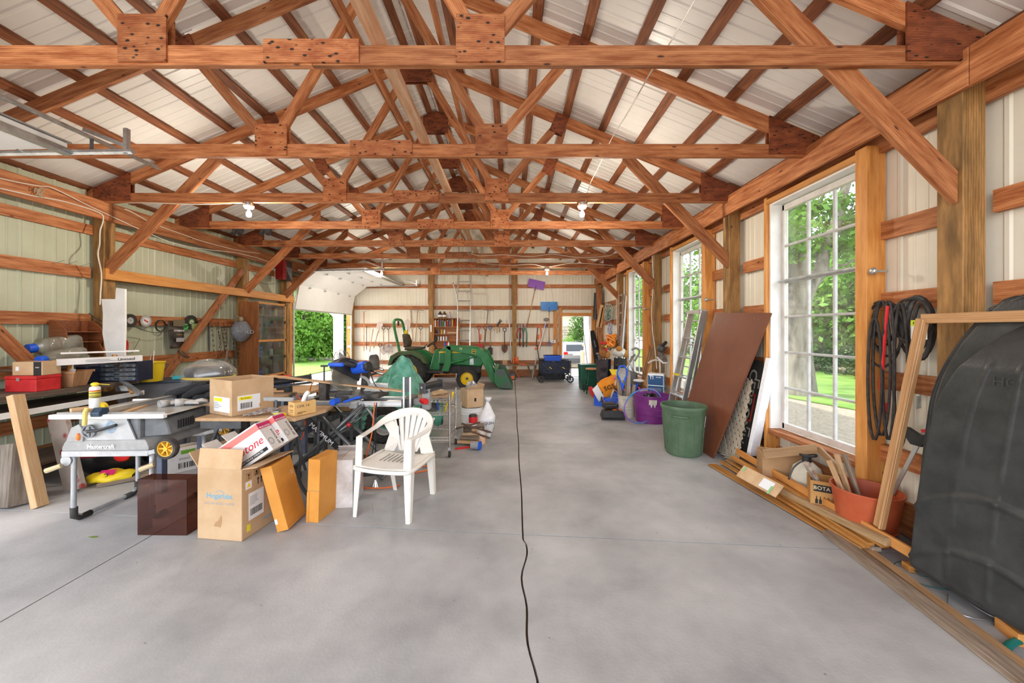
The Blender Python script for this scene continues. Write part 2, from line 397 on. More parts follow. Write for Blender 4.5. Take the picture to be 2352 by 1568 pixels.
board('girt', (DX1+.08, gy-.01, 0), (DX1+.08, gy-.01, 2.25), .12, .05, pine, wall_back, up=(1, 0, 0))

# posts
def post(x, y, z1, label, side, mat=postw):
    r = thing('wooden_post', label, 'post', (x, y, 0))
    T = Matrix.Rotation(-PI/2, 4, 'Y')
    MB().box((z1/2, 0, 0), (z1, .14, .14)).build('post_timber', mat, r, T=T, bevel=.004)
    return r
ordn = ['nearest the camera', 'second from the camera', 'third from the camera', 'fourth from the camera', 'in the far corner']
for i, y in enumerate((2.24, 4.65, 7.08, 9.51, 11.90)):
    post(2.73+.07, y+.07, 3.38, 'square knotty timber post of the right wall, '+ordn[i], 'r')
for y, lab in ((2.24, 'out of view beside the near overhead door'), (4.65, 'just left of the hanging saw blades'), (7.08, 'behind the mesh bag and glass cabinet'), (8.42, 'at the left jamb of the far overhead door'), (11.90, 'in the far left corner')):
    post(-5.13-.07, y+.07, EYE+1.55+.1, 'square timber post of the left wall, '+lab, 'l')
for k, (x, lab) in enumerate(((-2.61, 'square timber post of the back wall left of the aluminium ladder'), (.08, 'square timber post of the back wall between the red-handled shovels and the bolt cutters'))):
    p = post(x, YB-.19, roofz(x)-.15, lab, 'b')
    for s in (-1, 1): board('scab_board', (x-x+s*.085, 0, 2.35), (s*.085, 0, roofz(x)-.3), .1, .03, wood, p, up=(0, 1, 0), bevel=0)
# carrying beams bolted to the inner faces of the posts
def beam(x, z0, z1, label, ys):
    r = thing('carrying_beam', label, 'beam', (x, 0, 0))
    for a, b in zip(ys, ys[1:]): board('beam_plank', (0, a+.002, (z0+z1)/2), (0, b-.002, (z0+z1)/2), z1-z0, .04, wood, r, bevel=.003)
    return r
beam(2.71, 2.97, 3.20, 'long reddish beam along the head of the right wall over the windows', [YF, 2.18, 4.72, 9.58, 12.1])
beam(-5.11, 2.90, 3.135, 'long dark brown beam along the head of the left wall with white cables', [YF, 4.72, 9.58, 12.1])
# trusses
names = ['nearest the camera', 'second from the camera', 'third from the camera, carrying two lamp holders', 'fourth from the camera', 'fifth from the camera',
         'sixth from the camera', 'seventh from the camera', 'farthest from the camera']
tr = thing('roof_truss', 'orange wooden roof truss across the barn, '+names[0], 'roof truss', (PKX, TY[0], 0))
XH = 3.98                                                  # half span
def tb(name, a, b, wd, m=None, dy=.019, th=.038, bev=.003):
    return board(name, (a[0], dy, a[1]), (b[0], dy, b[1]), wd, th, m or wood, tr, up=(0, 0, 1), bevel=bev)
ct = CB+.12
for s in (-1, 1):
    tb('bottom_chord', (s*0.001, CB+.06), (s*(XH-.05), CB+.06), .12)
    tb('top_chord', (0, PKZ-.072), (s*(XH+.22), PKZ-.072-SL*(XH+.22)), .13)
    tb('web', (s*1.02, ct-.02), (s*.10, PKZ-.2), .09, dy=.020, th=.036)
    tb('web', (s*1.02, ct-.02), (s*1.76, PKZ-.16-SL*1.76), .09, dy=.020, th=.036)
    g2 = MB()
    for dy in (-.006, .038+.006): g2.box((s*1.01, dy, CB+.155), (.29, .012, .285))
    g2.build('gusset_plate', ply, tr)
    h = MB(); z0 = CB+.022
    for dy in (-.012, .038):
        x0 = s*3.56; x1 = s*4.02
        zt = PKZ-SL*3.56-.004
        poly = [(x0, z0), (x1, z0), (x1, PKZ-SL*4.02-.004), (x0, zt)]
        h.prism([(p[0], p[1]) for p in poly], -.006, .006, T=Matrix(((1, 0, 0, 0), (0, 0, -1, dy+.006), (0, 1, 0, 0), (0, 0, 0, 1))))
    h.build('heel_plate', plyd, tr)
    q = MB(); T = Matrix.Translation((s*1.80, 0, PKZ-.11-SL*1.8)) @ Matrix.Rotation(-s*math.radians(-22.6 if 0 else -22.6), 4, 'Y')
    for dy in (-.006, .044): q.box((0, dy, 0), (.17, .012, .24), Matrix.Translation((s*1.79, 0, PKZ-.13-SL*1.8)) @ Matrix.Rotation(s*math.radians(22.6), 4, 'Y'))
    q.build('node_plate', plyd, tr)
q = MB()
for dy in (-.006, .044): q.box((0, dy, CB+.078), (.57, .012, .14))
q.build('splice_plate', ply, tr)
q = MB()
for dy in (-.012, .038):
    poly = [(-.195, PKZ-.36), (.195, PKZ-.36), (.195, PKZ-.01-.195*SL), (0, PKZ-.01), (-.195, PKZ-.01-.195*SL)]
    q.prism(poly, -.006, .006, T=Matrix(((1, 0, 0, 0), (0, 0, -1, dy+.006), (0, 1, 0, 0), (0, 0, 0, 1))))
q.build('peak_plate', plyd, tr)
for i in range(1, 8): dup(tr, (PKX, TY[i], 0), label='orange wooden roof truss across the barn, '+names[i])
# knee braces from post to top chord
kb = 0
sides = {1: 'right', -1: 'left'}
for s, ys in ((1, (2.22, 4.62, 7.06, 9.49)), (-1, (2.22, 4.62, 7.06, 8.27))):
    for i, y in enumerate(ys):
        x0, z0 = (2.66, 2.47) if s > 0 else (-5.06, 2.34)
        L = 1.26 if s > 0 else 1.37
        a = Vector((x0, y+.062, z0)); b = Vector((x0-s*L, y+.062, z0+L*1.02))
        T, l = frame(a, b); xf = 2.728 if s > 0 else -5.128; c = .14*math.sqrt(2)/2; zc = z0+abs(xf-x0); yy = a[1]; Ti = T.inverted()
        poly = [(xf, zc-2*c*0-c-.07), (xf, zc+c-.07), (b[0], b[2]+c-.07), (b[0], b[2]-c-.07)]; poly = [(xf, z0-abs(xf-x0)*1.02-c), (xf, z0-abs(xf-x0)*1.02+c), (b[0], b[2]+c), (b[0], b[2]-c)]
        MB().add([Ti @ Vector((p[0], yy+d, p[1])) for d in (-.02, .02) for p in poly], [(0, 1, 2, 3), (7, 6, 5, 4), (0, 4, 5, 1), (1, 5, 6, 2), (2, 6, 7, 3), (3, 7, 4, 0)]).build('knee_brace', wood, None, T=T, bevel=.003, label='slanting wooden knee brace on the %s wall post %s' % (sides[s], ordn[i]), cat='brace')
# lengthwise brace lying on the bottom chords
board('lengthwise_brace', (-.80, YF, CB+.12+.02), (-.80, 11.9, CB+.12+.02), .04, .09, wood_pale, label='long pale board lying lengthwise across the truss bottom chords', cat='brace')
for x in (PKX-.28, PKX+.55):
    board('lengthwise_brace', (x, YF, roofz(x)-.55), (x, 11.9, roofz(x)-.55), .09, .04, wood, label='long board nailed high on the truss webs near the ridge, '+('left' if x < PKX else 'right')+' of the two', cat='brace')
# diagonal wall braces on the left wall
for (a, b, lab) in (((-5.10, 7.0, 2.66), (-5.10, 5.35, .75), 'diagonal brown brace on the left wall running down behind the chains'),
                    ((-5.10, 3.3, 1.98), (-5.10, 4.05, 1.0), 'diagonal brown brace at the left edge above the red box')):
    board('wall_brace', a, b, .12, .04, wood, up=(0, 0, 1), label=lab, cat='brace')
# horizontal shelf boards on the left wall
board('wall_rail', (-5.09, 4.62, 2.23), (-5.09, D2a-.05, 2.23), .14, .04, pine, label='long horizontal plank on the inner face of the left wall posts', cat='rail')

# ------------------------------------------------------------ windows
glass = glassmat('window_glass', (.96, .98, .97), .05, dirt=.10)
for i, (a, b) in enumerate(WIN):
    r = struct('window_%d' % (i+1), loc=(XR, 0, 0))
    # wooden studs and casing around the recess, white jambs, sash bars, 18 panes
    for y, w2 in ((a-.095, .10), (b+.06, .04)):
        board('jamb_stud', (-.09, y, .02), (-.09, y, WZ1+.1), w2, .15, pine, r, up=(0, 1, 0))
    board('head_casing', (-.09, a-.05, WZ1+.05), (-.09, b+.05, WZ1+.05), .05, .15, pine, r)
    board('sill_casing', (-.075, a-.05, WZ0-.04), (-.075, b+.05, WZ0-.04), .05, .14, wood, r)
    board('liner', (-.05, a-.03, WZ0-.01), (-.05, a-.03, WZ1+.03), .02, .16, whitep, r, up=(0, 1, 0), bevel=0)
    board('liner', (-.05, b+.03, WZ0-.01), (-.05, b+.03, WZ1+.03), .02, .16, whitep, r, up=(0, 1, 0), bevel=0)
    board('liner', (-.05, a-.03, WZ1+.02), (-.05, b+.03, WZ1+.02), .02, .16, whitep, r, bevel=0)
    fr = MB()
    fr.b2((-.02, a-.02, WZ0), (.025, a+.03, WZ1)); fr.b2((-.02, b-.03, WZ0), (.025, b+.02, WZ1))
    fr.b2((-.02, a, WZ0), (.025, b, WZ0+.06)); fr.b2((-.02, a, WZ1-.06), (.025, b, WZ1))
    fr.build('window_frame', M('frame_paint', (.60, .55, .50), (.74, .70, .66), 6, .5), r, bevel=.003)
    y0, y1, z0, z1 = a+.03, b-.03, WZ0+.06, WZ1-.06
    pw = (y1-y0)/3; ph = (z1-z0)/6
    for k in (1, 2): MB().b2((-.012, y0+pw*k-.012, z0), (.018, y0+pw*k+.012, z1)).build('muntin', muntm, r, bevel=.004)
    for k in range(1, 6):
        hh = .022 if k == 4 else .011
        MB().b2((-.016, y0, z0+ph*k-hh), (.018, y1, z0+ph*k+hh)).build('muntin', muntm, r, bevel=.004)
    MB().cyl((-.05, a, z0+ph*4), (-.05, b, z0+ph*4), .011).build('rod', galv, r, smooth=40)
    pane = None
    for u in range(3):
        for v in range(6):
            if pane is None: pane = MB().b2((.002, .0, .0), (.005, pw, ph)).build('pane', glass, r, loc=(0, y0, z0))
            else: link('pane', pane.data, r, (0, y0+pw*u, z0+ph*v))

# ------------------------------------------------------------ overhead doors on the left wall
def overhead(name, ya, yb):
    r = struct(name, loc=(0, ya, 0)); W = yb-ya
    prof = [(-5.13, 2.02), (-5.03, 2.60), (-4.62, 2.93), (-4.06, 2.955), (-3.48, 2.97)]
    for p, q in zip(prof, prof[1:]):
        board('door_section', (p[0], W/2, p[1]), (q[0], W/2, q[1]), W-.1, .045, whitedoor, r, up=(0, 1, 0), bevel=.006)
    for p in prof[1:4]:
        for k in (.15, .38, .62, .85):
            m = MB(); yy = W*k; m.box((p[0]+.02, yy, p[1]-.03), (.10, .03, .006)); m.box((p[0]+.045, yy, p[1]-.045), (.03, .05, .03)); m.build('hinge', galv, r)
    m = MB(); m.box((-3.50, W/2, 2.925), (.05, W-.06, .05)); m.box((-3.50, W/2, 3.0), (.06, W-.06, .01)); m.build('end_strut', galv, r)
    MB().box((-5.13, W/2, 2.01), (.05, W-.06, .03)).build('bottom_seal', galv, r)
    for y in (.02, W-.02):
        pts = [(-5.13, y, .05), (-5.13, y, 2.25), (-5.10, y, 2.55), (-5.0, y, 2.75), (-4.8, y, 2.88), (-4.5, y, 2.915), (-3.0, y, 2.94)]
        MB().tube(smoothpts(pts, 4), .022, 6).build('track', galv, r)
        for z in (.4, 1.0, 1.6, 2.1): MB().box((-5.19, y, z), (.12, .04, .07)).build('track_bracket', galv, r)
        MB().box((-3.05, y, 3.02), (.03, .03, .2)).build('track_hanger', galv, r)
        m = MB().board((-3.05, y, 2.98), (-3.4, y+.001, 3.12), .03, .004); m.build('hanger_brace', galv, r)
        for k in range(4):
            MB().cyl((-4.6+.37*k, y-.05, 2.94), (-4.6+.37*k, y+.05, 2.94), .008).build('roller_stem', chrome, r)
    for y, s in ((-.05, 1), (W+.05, -1)): board('door_jamb', (-5.22, y, 0), (-5.22, y, D2z), .1, .14, pine, r, up=(0, 1, 0))
    board('door_head', (-5.22, -.1, D2z+.07), (-5.22, W+.1, D2z+.07), .16, .14, wood, r)
    MB().cyl((-5.1, .1, 2.97), (-5.1, W-.1, 2.97), .03).build('torsion_spring', galv, r)
    return r
d1 = overhead('door_1', D1a, D1b)
d2 = overhead('door_2', D2a, D2b)
# perforated angle hangers at the near door
r = thing('perforated_angle', 'perforated grey steel angle bar hung under the trusses at upper left', 'angle bar', (-3.35, 2.95, 3.05))
m = MB()
for s in range(34):
    y = -.82+s*.041
    m.b2((-.018, y, 0), (-.006, y+.041, .003)); m.b2((.006, y, 0), (.018, y+.041, .003)); m.b2((-.006, y, 0), (.006, y+.022, .003))
m.b2((-.018, -.82, 0), (-.015, .574, .035)); m.build('angle_bar', galv, r)
MB().board((0, 0, 0), (.02, -.02, -.14), .03, .003, up=(1, 0, 0)).build('drop_strap', dgrey, r)
# printed mark on the near door section (blue lettering)
# ------------------------------------------------------------ outdoors
import numpy as np
rs = np.random.RandomState(5)
gravel = M('gravel', (.27, .235, .19), (.44, .40, .34), 30, .9, bump=.6, detail=8)
grass = M('lawn', (.07, .16, .015), (.17, .29, .04), 1.5, .9, bump=.5, bscale=60, detail=8)
leafA = M('leaves_mid', (.03, .10, .012), (.11, .24, .035), .8, .5, rnd=.1)
leafB = M('leaves_bright', (.07, .19, .02), (.20, .36, .06), .8, .5, rnd=.1)
leafC = M('leaves_dark', (.013, .04, .01), (.045, .11, .03), .8, .5, rnd=.1)
bark = M('bark', (.09, .075, .055), (.24, .21, .17), 7, .9, stretch=(1, 1, .25), bump=1)
def leafmat(m):
    t = m.node_tree; b = t.nodes['Principled BSDF']; b.inputs['Specular IOR Level'].default_value = .2
    o = [n for n in t.nodes if n.type == 'OUTPUT_MATERIAL'][0]; tl = t.nodes.new('ShaderNodeBsdfTranslucent'); mx = t.nodes.new('ShaderNodeMixShader'); mx.inputs[0].default_value = .35
    src = b.inputs['Base Color'].links[0].from_socket; t.links.new(src, tl.inputs[0])
    t.links.new(b.outputs[0], mx.inputs[1]); t.links.new(tl.outputs[0], mx.inputs[2]); t.links.new(mx.outputs[0], o.inputs[0])
for m in (leafA, leafB, leafC): leafmat(m)
ground = struct('ground')
def gz(x, y): return -.04-max(0, y-13)*.085 if x > -3 and y > 13 else -.04
def gsheet(name, x0, x1, y0, y1, mat, n=24, dz=0):
    MB().sheet(lambda u, v: (x0+(x1-x0)*u, y0+(y1-y0)*v, gz(x0+(x1-x0)*u, y0+(y1-y0)*v)+dz), n, n).build(name, mat, ground)
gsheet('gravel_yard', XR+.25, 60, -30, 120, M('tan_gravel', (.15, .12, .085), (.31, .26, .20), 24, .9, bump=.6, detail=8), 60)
gsheet('gravel_yard', -60, XL-.25, -30, 120, gravel, 60)
gsheet('gravel_yard', XL-.25, XR+.25, YB+.25, 120, gravel, 40)
gsheet('gravel_yard', XL-.25, XR+.25, -30, YF-.25, gravel, 10)
def lawn(poly, z): MB().prism(poly, z-.02, z).build('lawn', grass, ground)
lawn([(6.3, -6), (7.0, 6), (6.2, 9), (5.2, 13), (6.5, 30), (40, 30), (40, -6)], -.01)
lawn([(-7.1, 12.2), (-9.8, 12.6), (-30, 10), (-30, 28), (-9, 28), (-6.6, 20)], -.01)
def leaves(name, blobs, n, size, mat, parent, loc=(0, 0, 0), hollow=.55, flat=1.0):
    tot = sum(b[3]*b[4]*b[5] for b in blobs)**1.0; V = []; 
    for b in blobs:
        k = max(20, int(n*b[3]*b[4]*b[5]/tot))
        d = rs.normal(size=(k, 3)); d /= np.linalg.norm(d, axis=1)[:, None]
        r = hollow+(1.08-hollow)*rs.rand(k)**.6; lump = 1+.18*np.sin(d[:, 0]*7+b[0]*3)*np.cos(d[:, 2]*6+b[1])+.12*np.sin(d[:, 1]*13+b[2])
        c = np.array(b[:3])+d*np.array(b[3:6])*(r*lump)[:, None]
        u = rs.normal(size=(k, 3)); u /= np.linalg.norm(u, axis=1)[:, None]
        w_ = np.cross(u, rs.normal(size=(k, 3))); w_ /= np.linalg.norm(w_, axis=1)[:, None]
        s = size*(.6+.8*rs.rand(k))[:, None]
        V.append(np.stack([c-u*s, c+w_*s*.5, c+u*s, c-w_*s*.5], 1))
    V = np.concatenate(V).reshape(-1, 3); nq = len(V)//4
    me = bpy.data.meshes.new(name); me.vertices.add(nq*4); me.loops.add(nq*4); me.polygons.add(nq)
    me.vertices.foreach_set('co', V.ravel()); me.loops.foreach_set('vertex_index', np.arange(nq*4))
    me.polygons.foreach_set('loop_start', np.arange(nq)*4); me.polygons.foreach_set('loop_total', np.full(nq, 4)); me.update(); me.materials.append(mat)
    return link(name, me, parent, loc)
def limb(m, a, b, r0, r1, k=6, j=.12):
    a = Vector(a); b = Vector(b); L = (b-a).length
    pts = [a.lerp(b, i/k)+Vector((R.uniform(-j, j), R.uniform(-j, j), R.uniform(-j, j)))*(L*.25 if 0 < i < k else 0) for i in range(k+1)]
    m.tube(smoothpts(pts, 2), [r0+(r1-r0)*i/(2*k) for i in range(2*k+1)], 9); return pts
def tree(label, loc, h, cr, mat, n=9000, size=.16, trunk=.16, cat='tree', low=.15):
    r = thing('leafy_tree', label, cat, loc); m = MB(); limb(m, (0, 0, -.3), (.1, 0, h*.7), trunk, trunk*.4)
    for k in range(6):
        a = k*1.1; limb(m, (0.05, 0, h*(.25+.06*k)), (math.cos(a)*cr*.7, math.sin(a)*cr*.7, h*(.5+.07*k)), trunk*.4, .02, 4)
    m.build('trunk', bark, r, smooth=True)
    bl = [(math.cos(k*2.4)*cr*.45*(1 if k else 0), math.sin(k*2.4)*cr*.45*(1 if k else 0), h*(low+.12+(.72-low)*k/7), cr*(.75-.04*k), cr*(.75-.04*k), h*.22) for k in range(8)]
    leaves('foliage', bl, n, size, mat, r); return r
# big old tree beyond the nearest window
bt = thing('old_tree', 'large rough-barked forked tree standing just outside the nearest window', 'tree', (6.9, 8.9, -.04))
m = MB(); m.tube([(0, 0, -.3), (0, 0, .1), (0, 0, .8), (.02, .05, 1.8), (0, 0, 2.9), (-.12, 0, 4.2), (-.2, .1, 6), (-.1, 0, 8.5)], [.46, .36, .28, .26, .25, .2, .15, .08], 14)
a = limb(m, (.06, 0, 2.0), (1.15, .3, 4.1), .17, .12); limb(m, (1.15, .3, 4.1), (1.5, .2, 7.2), .12, .05)
for p, q, r0 in (((-.05, 0, 3.0), (-1.3, -.4, 4.1), .07), ((-.1, 0, 3.4), (-1.5, .5, 5.4), .06), ((1.1, .3, 3.9), (2.6, -.3, 4.6), .06), ((.6, .1, 3.0), (1.9, .4, 3.3), .05), ((1.2, .3, 4.4), (.3, -.5, 5.9), .05),
                 ((-.1, 0, 4.0), (.9, -.6, 5.2), .05), ((-.2, 0, 5), (-1.6, -.6, 6.4), .05), ((1.3, .2, 5.4), (2.7, .6, 6.6), .04), ((-.1, 0, 2.6), (-.9, .5, 3.4), .05)): limb(m, p, q, r0, .015, 5, .25)
m.build('trunk', bark, bt, smooth=True)
bl = [(R.uniform(-2.8, 3.4), R.uniform(-1.5, 2), R.uniform(3.3, 8.2), R.uniform(.5, .9), R.uniform(.5, .9), R.uniform(.18, .35)) for _ in range(60)]
leaves('foliage', bl, 15000, .085, leafB, bt, hollow=.0)
# belt of trees and bushes beyond the right-hand lawn
belt = [(13.5, 9, 5.0, 2.6, leafB), (15.5, 13, 6.5, 3.0, leafA), (12.5, 14.5, 4.2, 2.3, leafB), (17, 18, 8, 3.4, leafC), (13, 20, 6.5, 2.8, leafB), (16, 25, 8.5, 3.6, leafA), (11.5, 27, 6.5, 3.0, leafB),
        (13, 33, 8.5, 3.8, leafC), (9.5, 36, 7.5, 3.2, leafB), (18, 7, 6.5, 3.0, leafA), (19.5, 12, 8, 3.2, leafC)]
kinds = {leafB: 'bright green', leafA: 'mid green', leafC: 'dark green'}
for i, (x, y, h, cr, m_) in enumerate(belt):
    tree('%s leafy tree outside the right-hand windows, %s' % (kinds[m_], ('right behind the forked old tree', 'tall, far right of the nearest window', 'low, at the end of the low hedge', 'deep in the shade behind the hedge', 'seen through the second window', 'tall, behind the tree of the second window', 'seen through the farthest window', 'tall, farthest one to the rear', 'rear, behind the farthest window', 'off to the right side of the lawn', 'tall, farthest to the right')[i]), (x, y, -.05), h, cr, m_, 8000, .13, .14)
hd = thing('low_hedge', 'low dark green hedge along the far edge of the right-hand lawn', 'hedge', (11.6, 14, -.04))
leaves('foliage', [(k*.15*0-.02*k, -9+k*1.1, .45, .8, .8, .55) for k in range(18)], 9000, .07, leafC, hd)
MB().cyl((0, -9, .1), (0, 9, .2), .12).build('stem', bark, hd)
# left side: shrubs across the lawn, seen through the overhead door
for i, (x, y, h, cr, m_, lab) in enumerate(((-10.6, 18.6, 3.6, 2.0, leafB, 'bright green shrub seen at the left of the overhead doorway'), (-9.6, 21.2, 5.2, 2.3, leafA, 'tall mid green tree seen in the middle of the overhead doorway'),
        (-12.6, 20, 5.5, 2.6, leafA, 'mid green tree partly behind the left door track'), (-8.9, 23.5, 3.2, 1.5, leafB, 'small yellow-green shrub seen at the right of the overhead doorway'), (-11, 25.5, 8, 3.4, leafC, 'dark tree behind the shrubs in the overhead doorway'),
        (-15.5, 23, 7.5, 3.4, leafC, 'dark tree farthest left beyond the overhead doorway'), (-14, 28, 8, 3.4, leafC, 'tall dark tree far behind the lawn'))):
    tree(lab, (x, y, -.05), h, cr, m_, 11000, .085 if i in (0, 1, 3) else .11, .1, low=-.02)
stone = M('field_stone', (.28, .25, .21), (.50, .46, .40), 4, .9, rnd=.3)
r = thing('stone_border', 'low border of loose stones in front of the shrubs across the lawn', 'stone border', (-10, 17.6, 0))
for k in range(34): MB().sph((0, 0, .04), (R.uniform(.1, .2), R.uniform(.1, .16), R.uniform(.08, .15)), 8, 5, jit=.15).build('stone', stone, r, loc=(-4+k*.22, R.uniform(-.15, .15)+k*.05, 0))
# white side return just outside the far overhead door
r = thing('porch_post', 'white boxed post with a diagonal bracket just outside the overhead doorway', 'post', (-5.75, 12.25, 0))
MB().b2((-.12, -.1, -.04), (.12, .12, 3.0)).build('post_box', whitep, r); board('bracket', (0-.02, 0, 1.95), (-.9, 0, 2.75), .16, .12, whitep, r)
# behind the back door: house wall, hedge, tree, white estate car
r = thing('house_wall', 'cream and stone side of the house across the drive, behind the parked car', 'building', (5.6, 31, -1.6))
stoneh = M('stone_cladding', (.36, .31, .23), (.62, .56, .45), 5, .9)
m = MB().b2((-4, 0, 0), (4, .3, 3.4)); m.build('stone_base', stoneh, r)
for q in range(16):
    for k in range(24):
        if k*.34+(.17 if q % 2 else 0) > 7.8: continue
        MB().box((0, 0, 0), (.31+R.uniform(-.03, .02), .06, .18+R.uniform(-.02, .02))).build('stone', stoneh, r, loc=(-3.9+k*.34+(.17 if q % 2 else 0), -.02+R.uniform(-.01, .01), .11+q*.205)) if (6 < q and 1 < k < 14) else None
for k in range(6): MB().b2((-4, -.05, 3.4+k*.2), (4, .2, 3.4+k*.2+.19)).build('siding_board', M('cream_siding', (.66, .62, .48), (.72, .68, .55), 3, .6), r)
MB().b2((-4.2, -.9, 4.6), (4.2, .4, 4.75)).build('soffit', whitep, r)
hh = thing('round_shrub', 'clipped bright green shrub left of the white car', 'shrub', (4.05, 27.5, -1.25)); leaves('foliage', [(0, 0, 1.15, .8, .6, 1.0)], 5000, .05, leafB, hh); MB().cyl((0, 0, 0), (0, 0, .8), .06).build('stem', bark, hh)
tree('small tree in front of the stone house wall seen through the back door', (5.15, 28.6, -1.35), 4.4, .8, leafA, 2600, .07, .07, low=.3)
carm = M('silver_car_paint', (.26, .26, .27), None, rough=.25, metal=.35, coat=.6)
cg = M('car_glass', (.02, .025, .03), None, rough=.08); tail = M('tail_lamp_red', (.5, .01, .01), None, rough=.25)
cr_ = thing('estate_car', 'silver estate car with roof rails parked outside the back door', 'car', (4.22, 24.2, -.98), rz=math.radians(10))
# profile along y (rear at y=0 facing the camera), width 1.8
prof = [(0, .45), (-.02, .95), (.12, 1.08), (.38, 1.56), (.7, 1.66), (2.4, 1.68), (3.0, 1.55), (3.6, 1.08), (4.6, .92), (4.75, .5), (4.7, .28), (.05, .28)]
def loft(sections, caps=True):
    m = MB(); n = len(sections[0]); vs = [p for s in sections for p in s]
    fs = [(i*n+k, i*n+(k+1) % n, (i+1)*n+(k+1) % n, (i+1)*n+k) for i in range(len(sections)-1) for k in range(n)]
    if caps: fs += [tuple(range(n))[::-1], tuple(range((len(sections)-1)*n, len(sections)*n))]
    return m.add(vs, fs)
def carsec(x, top): return [(x*(1 if z < 1.1 else top), y, z) for y, z in prof]
loft([carsec(-.90, .80), carsec(-.84, .86), carsec(0, 1), carsec(.84, .86), carsec(.90, .80)]).build('body', carm, cr_, smooth=40, bevel=.03)
MB().add([(-.66, .13, 1.12), (.66, .13, 1.12), (.58, .36, 1.52), (-.58, .36, 1.52)], [(0, 1, 2, 3)]).build('rear_window', cg, cr_, loc=(0, -.012, .0))
for s in (-1, 1):
    for a, b in ((.55, 1.45), (1.52, 2.5), (2.56, 3.2)):
        MB().add([(s*.885, a-.1, 1.12), (s*.885, b+.08, 1.12), (s*.742, b-.05 if b < 3 else b-.35, 1.53), (s*.742, a+.02, 1.53)], [(0, 1, 2, 3)]).build('side_window', cg, cr_, loc=(s*.012, 0, 0))
    m = MB(); m.box((s*.74, -.005, .98), (.28, .06, .18)); m.build('tail_lamp', tail, cr_, bevel=.01); MB().box((s*.72, -.02, .56), (.12, .03, .12)).build('reflector', tail, cr_)
    MB().tube([(s*.68, .7, 1.68), (s*.68, .9, 1.76), (s*.68, 2.2, 1.76), (s*.68, 2.5, 1.69)], .02, 6).build('roof_rail', blackp, cr_)
    for y in (.85, 3.75):
        wl = MB().cyl((s*.72, y, .34), (s*.93, y, .34), .34, n=28).build('wheel', blackr, cr_, smooth=40); MB().cyl((s*.92, y, .34), (s*.945, y, .34), .22, n=20).build('hubcap', alum, wl)
    MB().box((s*1.0, 3.0, 1.14), (.14, .1, .13)).build('wing_mirror', carm, cr_, bevel=.02)
MB().b2((-.88, -.07, .38), (.88, .15, .66)).build('bumper', M('bumper_grey', (.07, .075, .08), None, rough=.6), cr_, bevel=.03)
MB().box((0, -.03, .9), (.5, .02, .13)).build('number_plate', white, cr_)
# pinkish stake outside the back door
t_ = thing('timber_stake', 'pale timber stake standing outside the back door beside the open door leaf', 'stake', at(1338, 858, 12.9)*1.0)
t_.location.z = -.04
MB().b2((-.05, -.05, 0), (.05, .05, .85)).build('stake_timber', M('pale_pink_wood', (.72, .50, .36), None, rough=.7), t_); MB().b2((-.07, -.02, .70), (.07, .02, .8)).build('stake_top', M('pale_pink_wood', (1, 1, 1)), t_)
# back door leaf, opened outwards, white with six raised panels
r = struct('door_3', loc=(DX1-.02, YB+.02, 0))
leaf = MB().b2((-.04, 0, .02), (0, .86, DZ-.01)).build('door_leaf', whitep, r, bevel=.004)
for k, (z0, z1) in enumerate(((.2, .75), (.85, 1.35), (1.45, 1.88))):
    for y in (.1, .48): MB().b2((-.052, y, z0), (-.038, y+.28, z1)).build('raised_panel', whitep, leaf, bevel=.005)
MB().sph((-.08, .79, .98), .03).build('door_knob', M('brass', (.55, .38, .12), None, rough=.3, metal=1), leaf, smooth=True)
board('door_frame', (-.93, .02, 0), (-.93, .02, DZ+.02), .05, .16, whitep, r, up=(1, 0, 0)); board('door_frame', (.03, .02, 0), (.03, .02, DZ+.02), .05, .16, whitep, r, up=(1, 0, 0))
board('door_frame', (-.95, .02, DZ), (.05, .02, DZ), .04, .16, whitep, r); MB().b2((-.92, -.1, -.01), (0, .16, .015)).build('threshold', alum, r)
# ------------------------------------------------------------ materials for the clutter
kraft = M('kraft_cardboard', (.50, .32, .17), (.60, .41, .24), 4, .8, rnd=.06)
kraftd = M('brown_cardboard', (.36, .20, .09), (.46, .28, .14), 4, .8)
orangeb = M('orange_cardboard', (.62, .25, .035), (.74, .33, .06), 3, .6)
whiteb = M('white_cardboard', (.62, .58, .54), (.78, .75, .72), 4, .6)
greyb = M('grey_printed_card', (.45, .46, .47), (.60, .60, .60), 4, .6)
pinkink = M('pink_ink', (.60, .015, .13), None, rough=.5); salmon = M('salmon_ink', (.80, .20, .17), None, rough=.5)
redink = M('red_ink', (.65, .01, .03), None, rough=.5); blueink = M('blue_ink', (.10, .35, .52), None, rough=.5); greyink = M('grey_ink', (.30, .30, .31), None, rough=.6)
yellowink = M('yellow_ink', (.85, .72, .02), None, rough=.5)
paper = M('label_paper', (.78, .78, .78), None, rough=.6)
resin = M('white_resin', (.80, .76, .68), (.86, .83, .77), 5, .4)
steelp = M('silver_paint_steel', (.38, .39, .40), (.50, .51, .52), 8, .4, .3)
sawgrey = M('grey_saw_plastic', (.14, .15, .16), (.22, .23, .24), 8, .55)
sawlight = M('light_grey_plastic', (.28, .28, .275), (.38, .38, .37), 8, .5)
cloth = M('black_cloth', (.012, .012, .014), (.03, .03, .033), 6, .95, bump=.3, bscale=40)
tan = M('tan_cloth', (.32, .20, .10), (.55, .40, .24), 9, .9)
clearf = glassmat('clear_film', (.93, .93, .92), .12, dirt=.25, rough=.15)
clearj = glassmat('clear_jug', (.80, .80, .72), .1, dirt=.45, rough=.1, dirtc=(.55, .54, .45))
smoke = glassmat('smoked_acrylic', (.60, .38, .32), .06, dirt=.22, rough=.05, dirtc=(.16, .06, .04))
dusty = M('dusty_black', (.05, .045, .04), (.13, .11, .09), 12, .8)
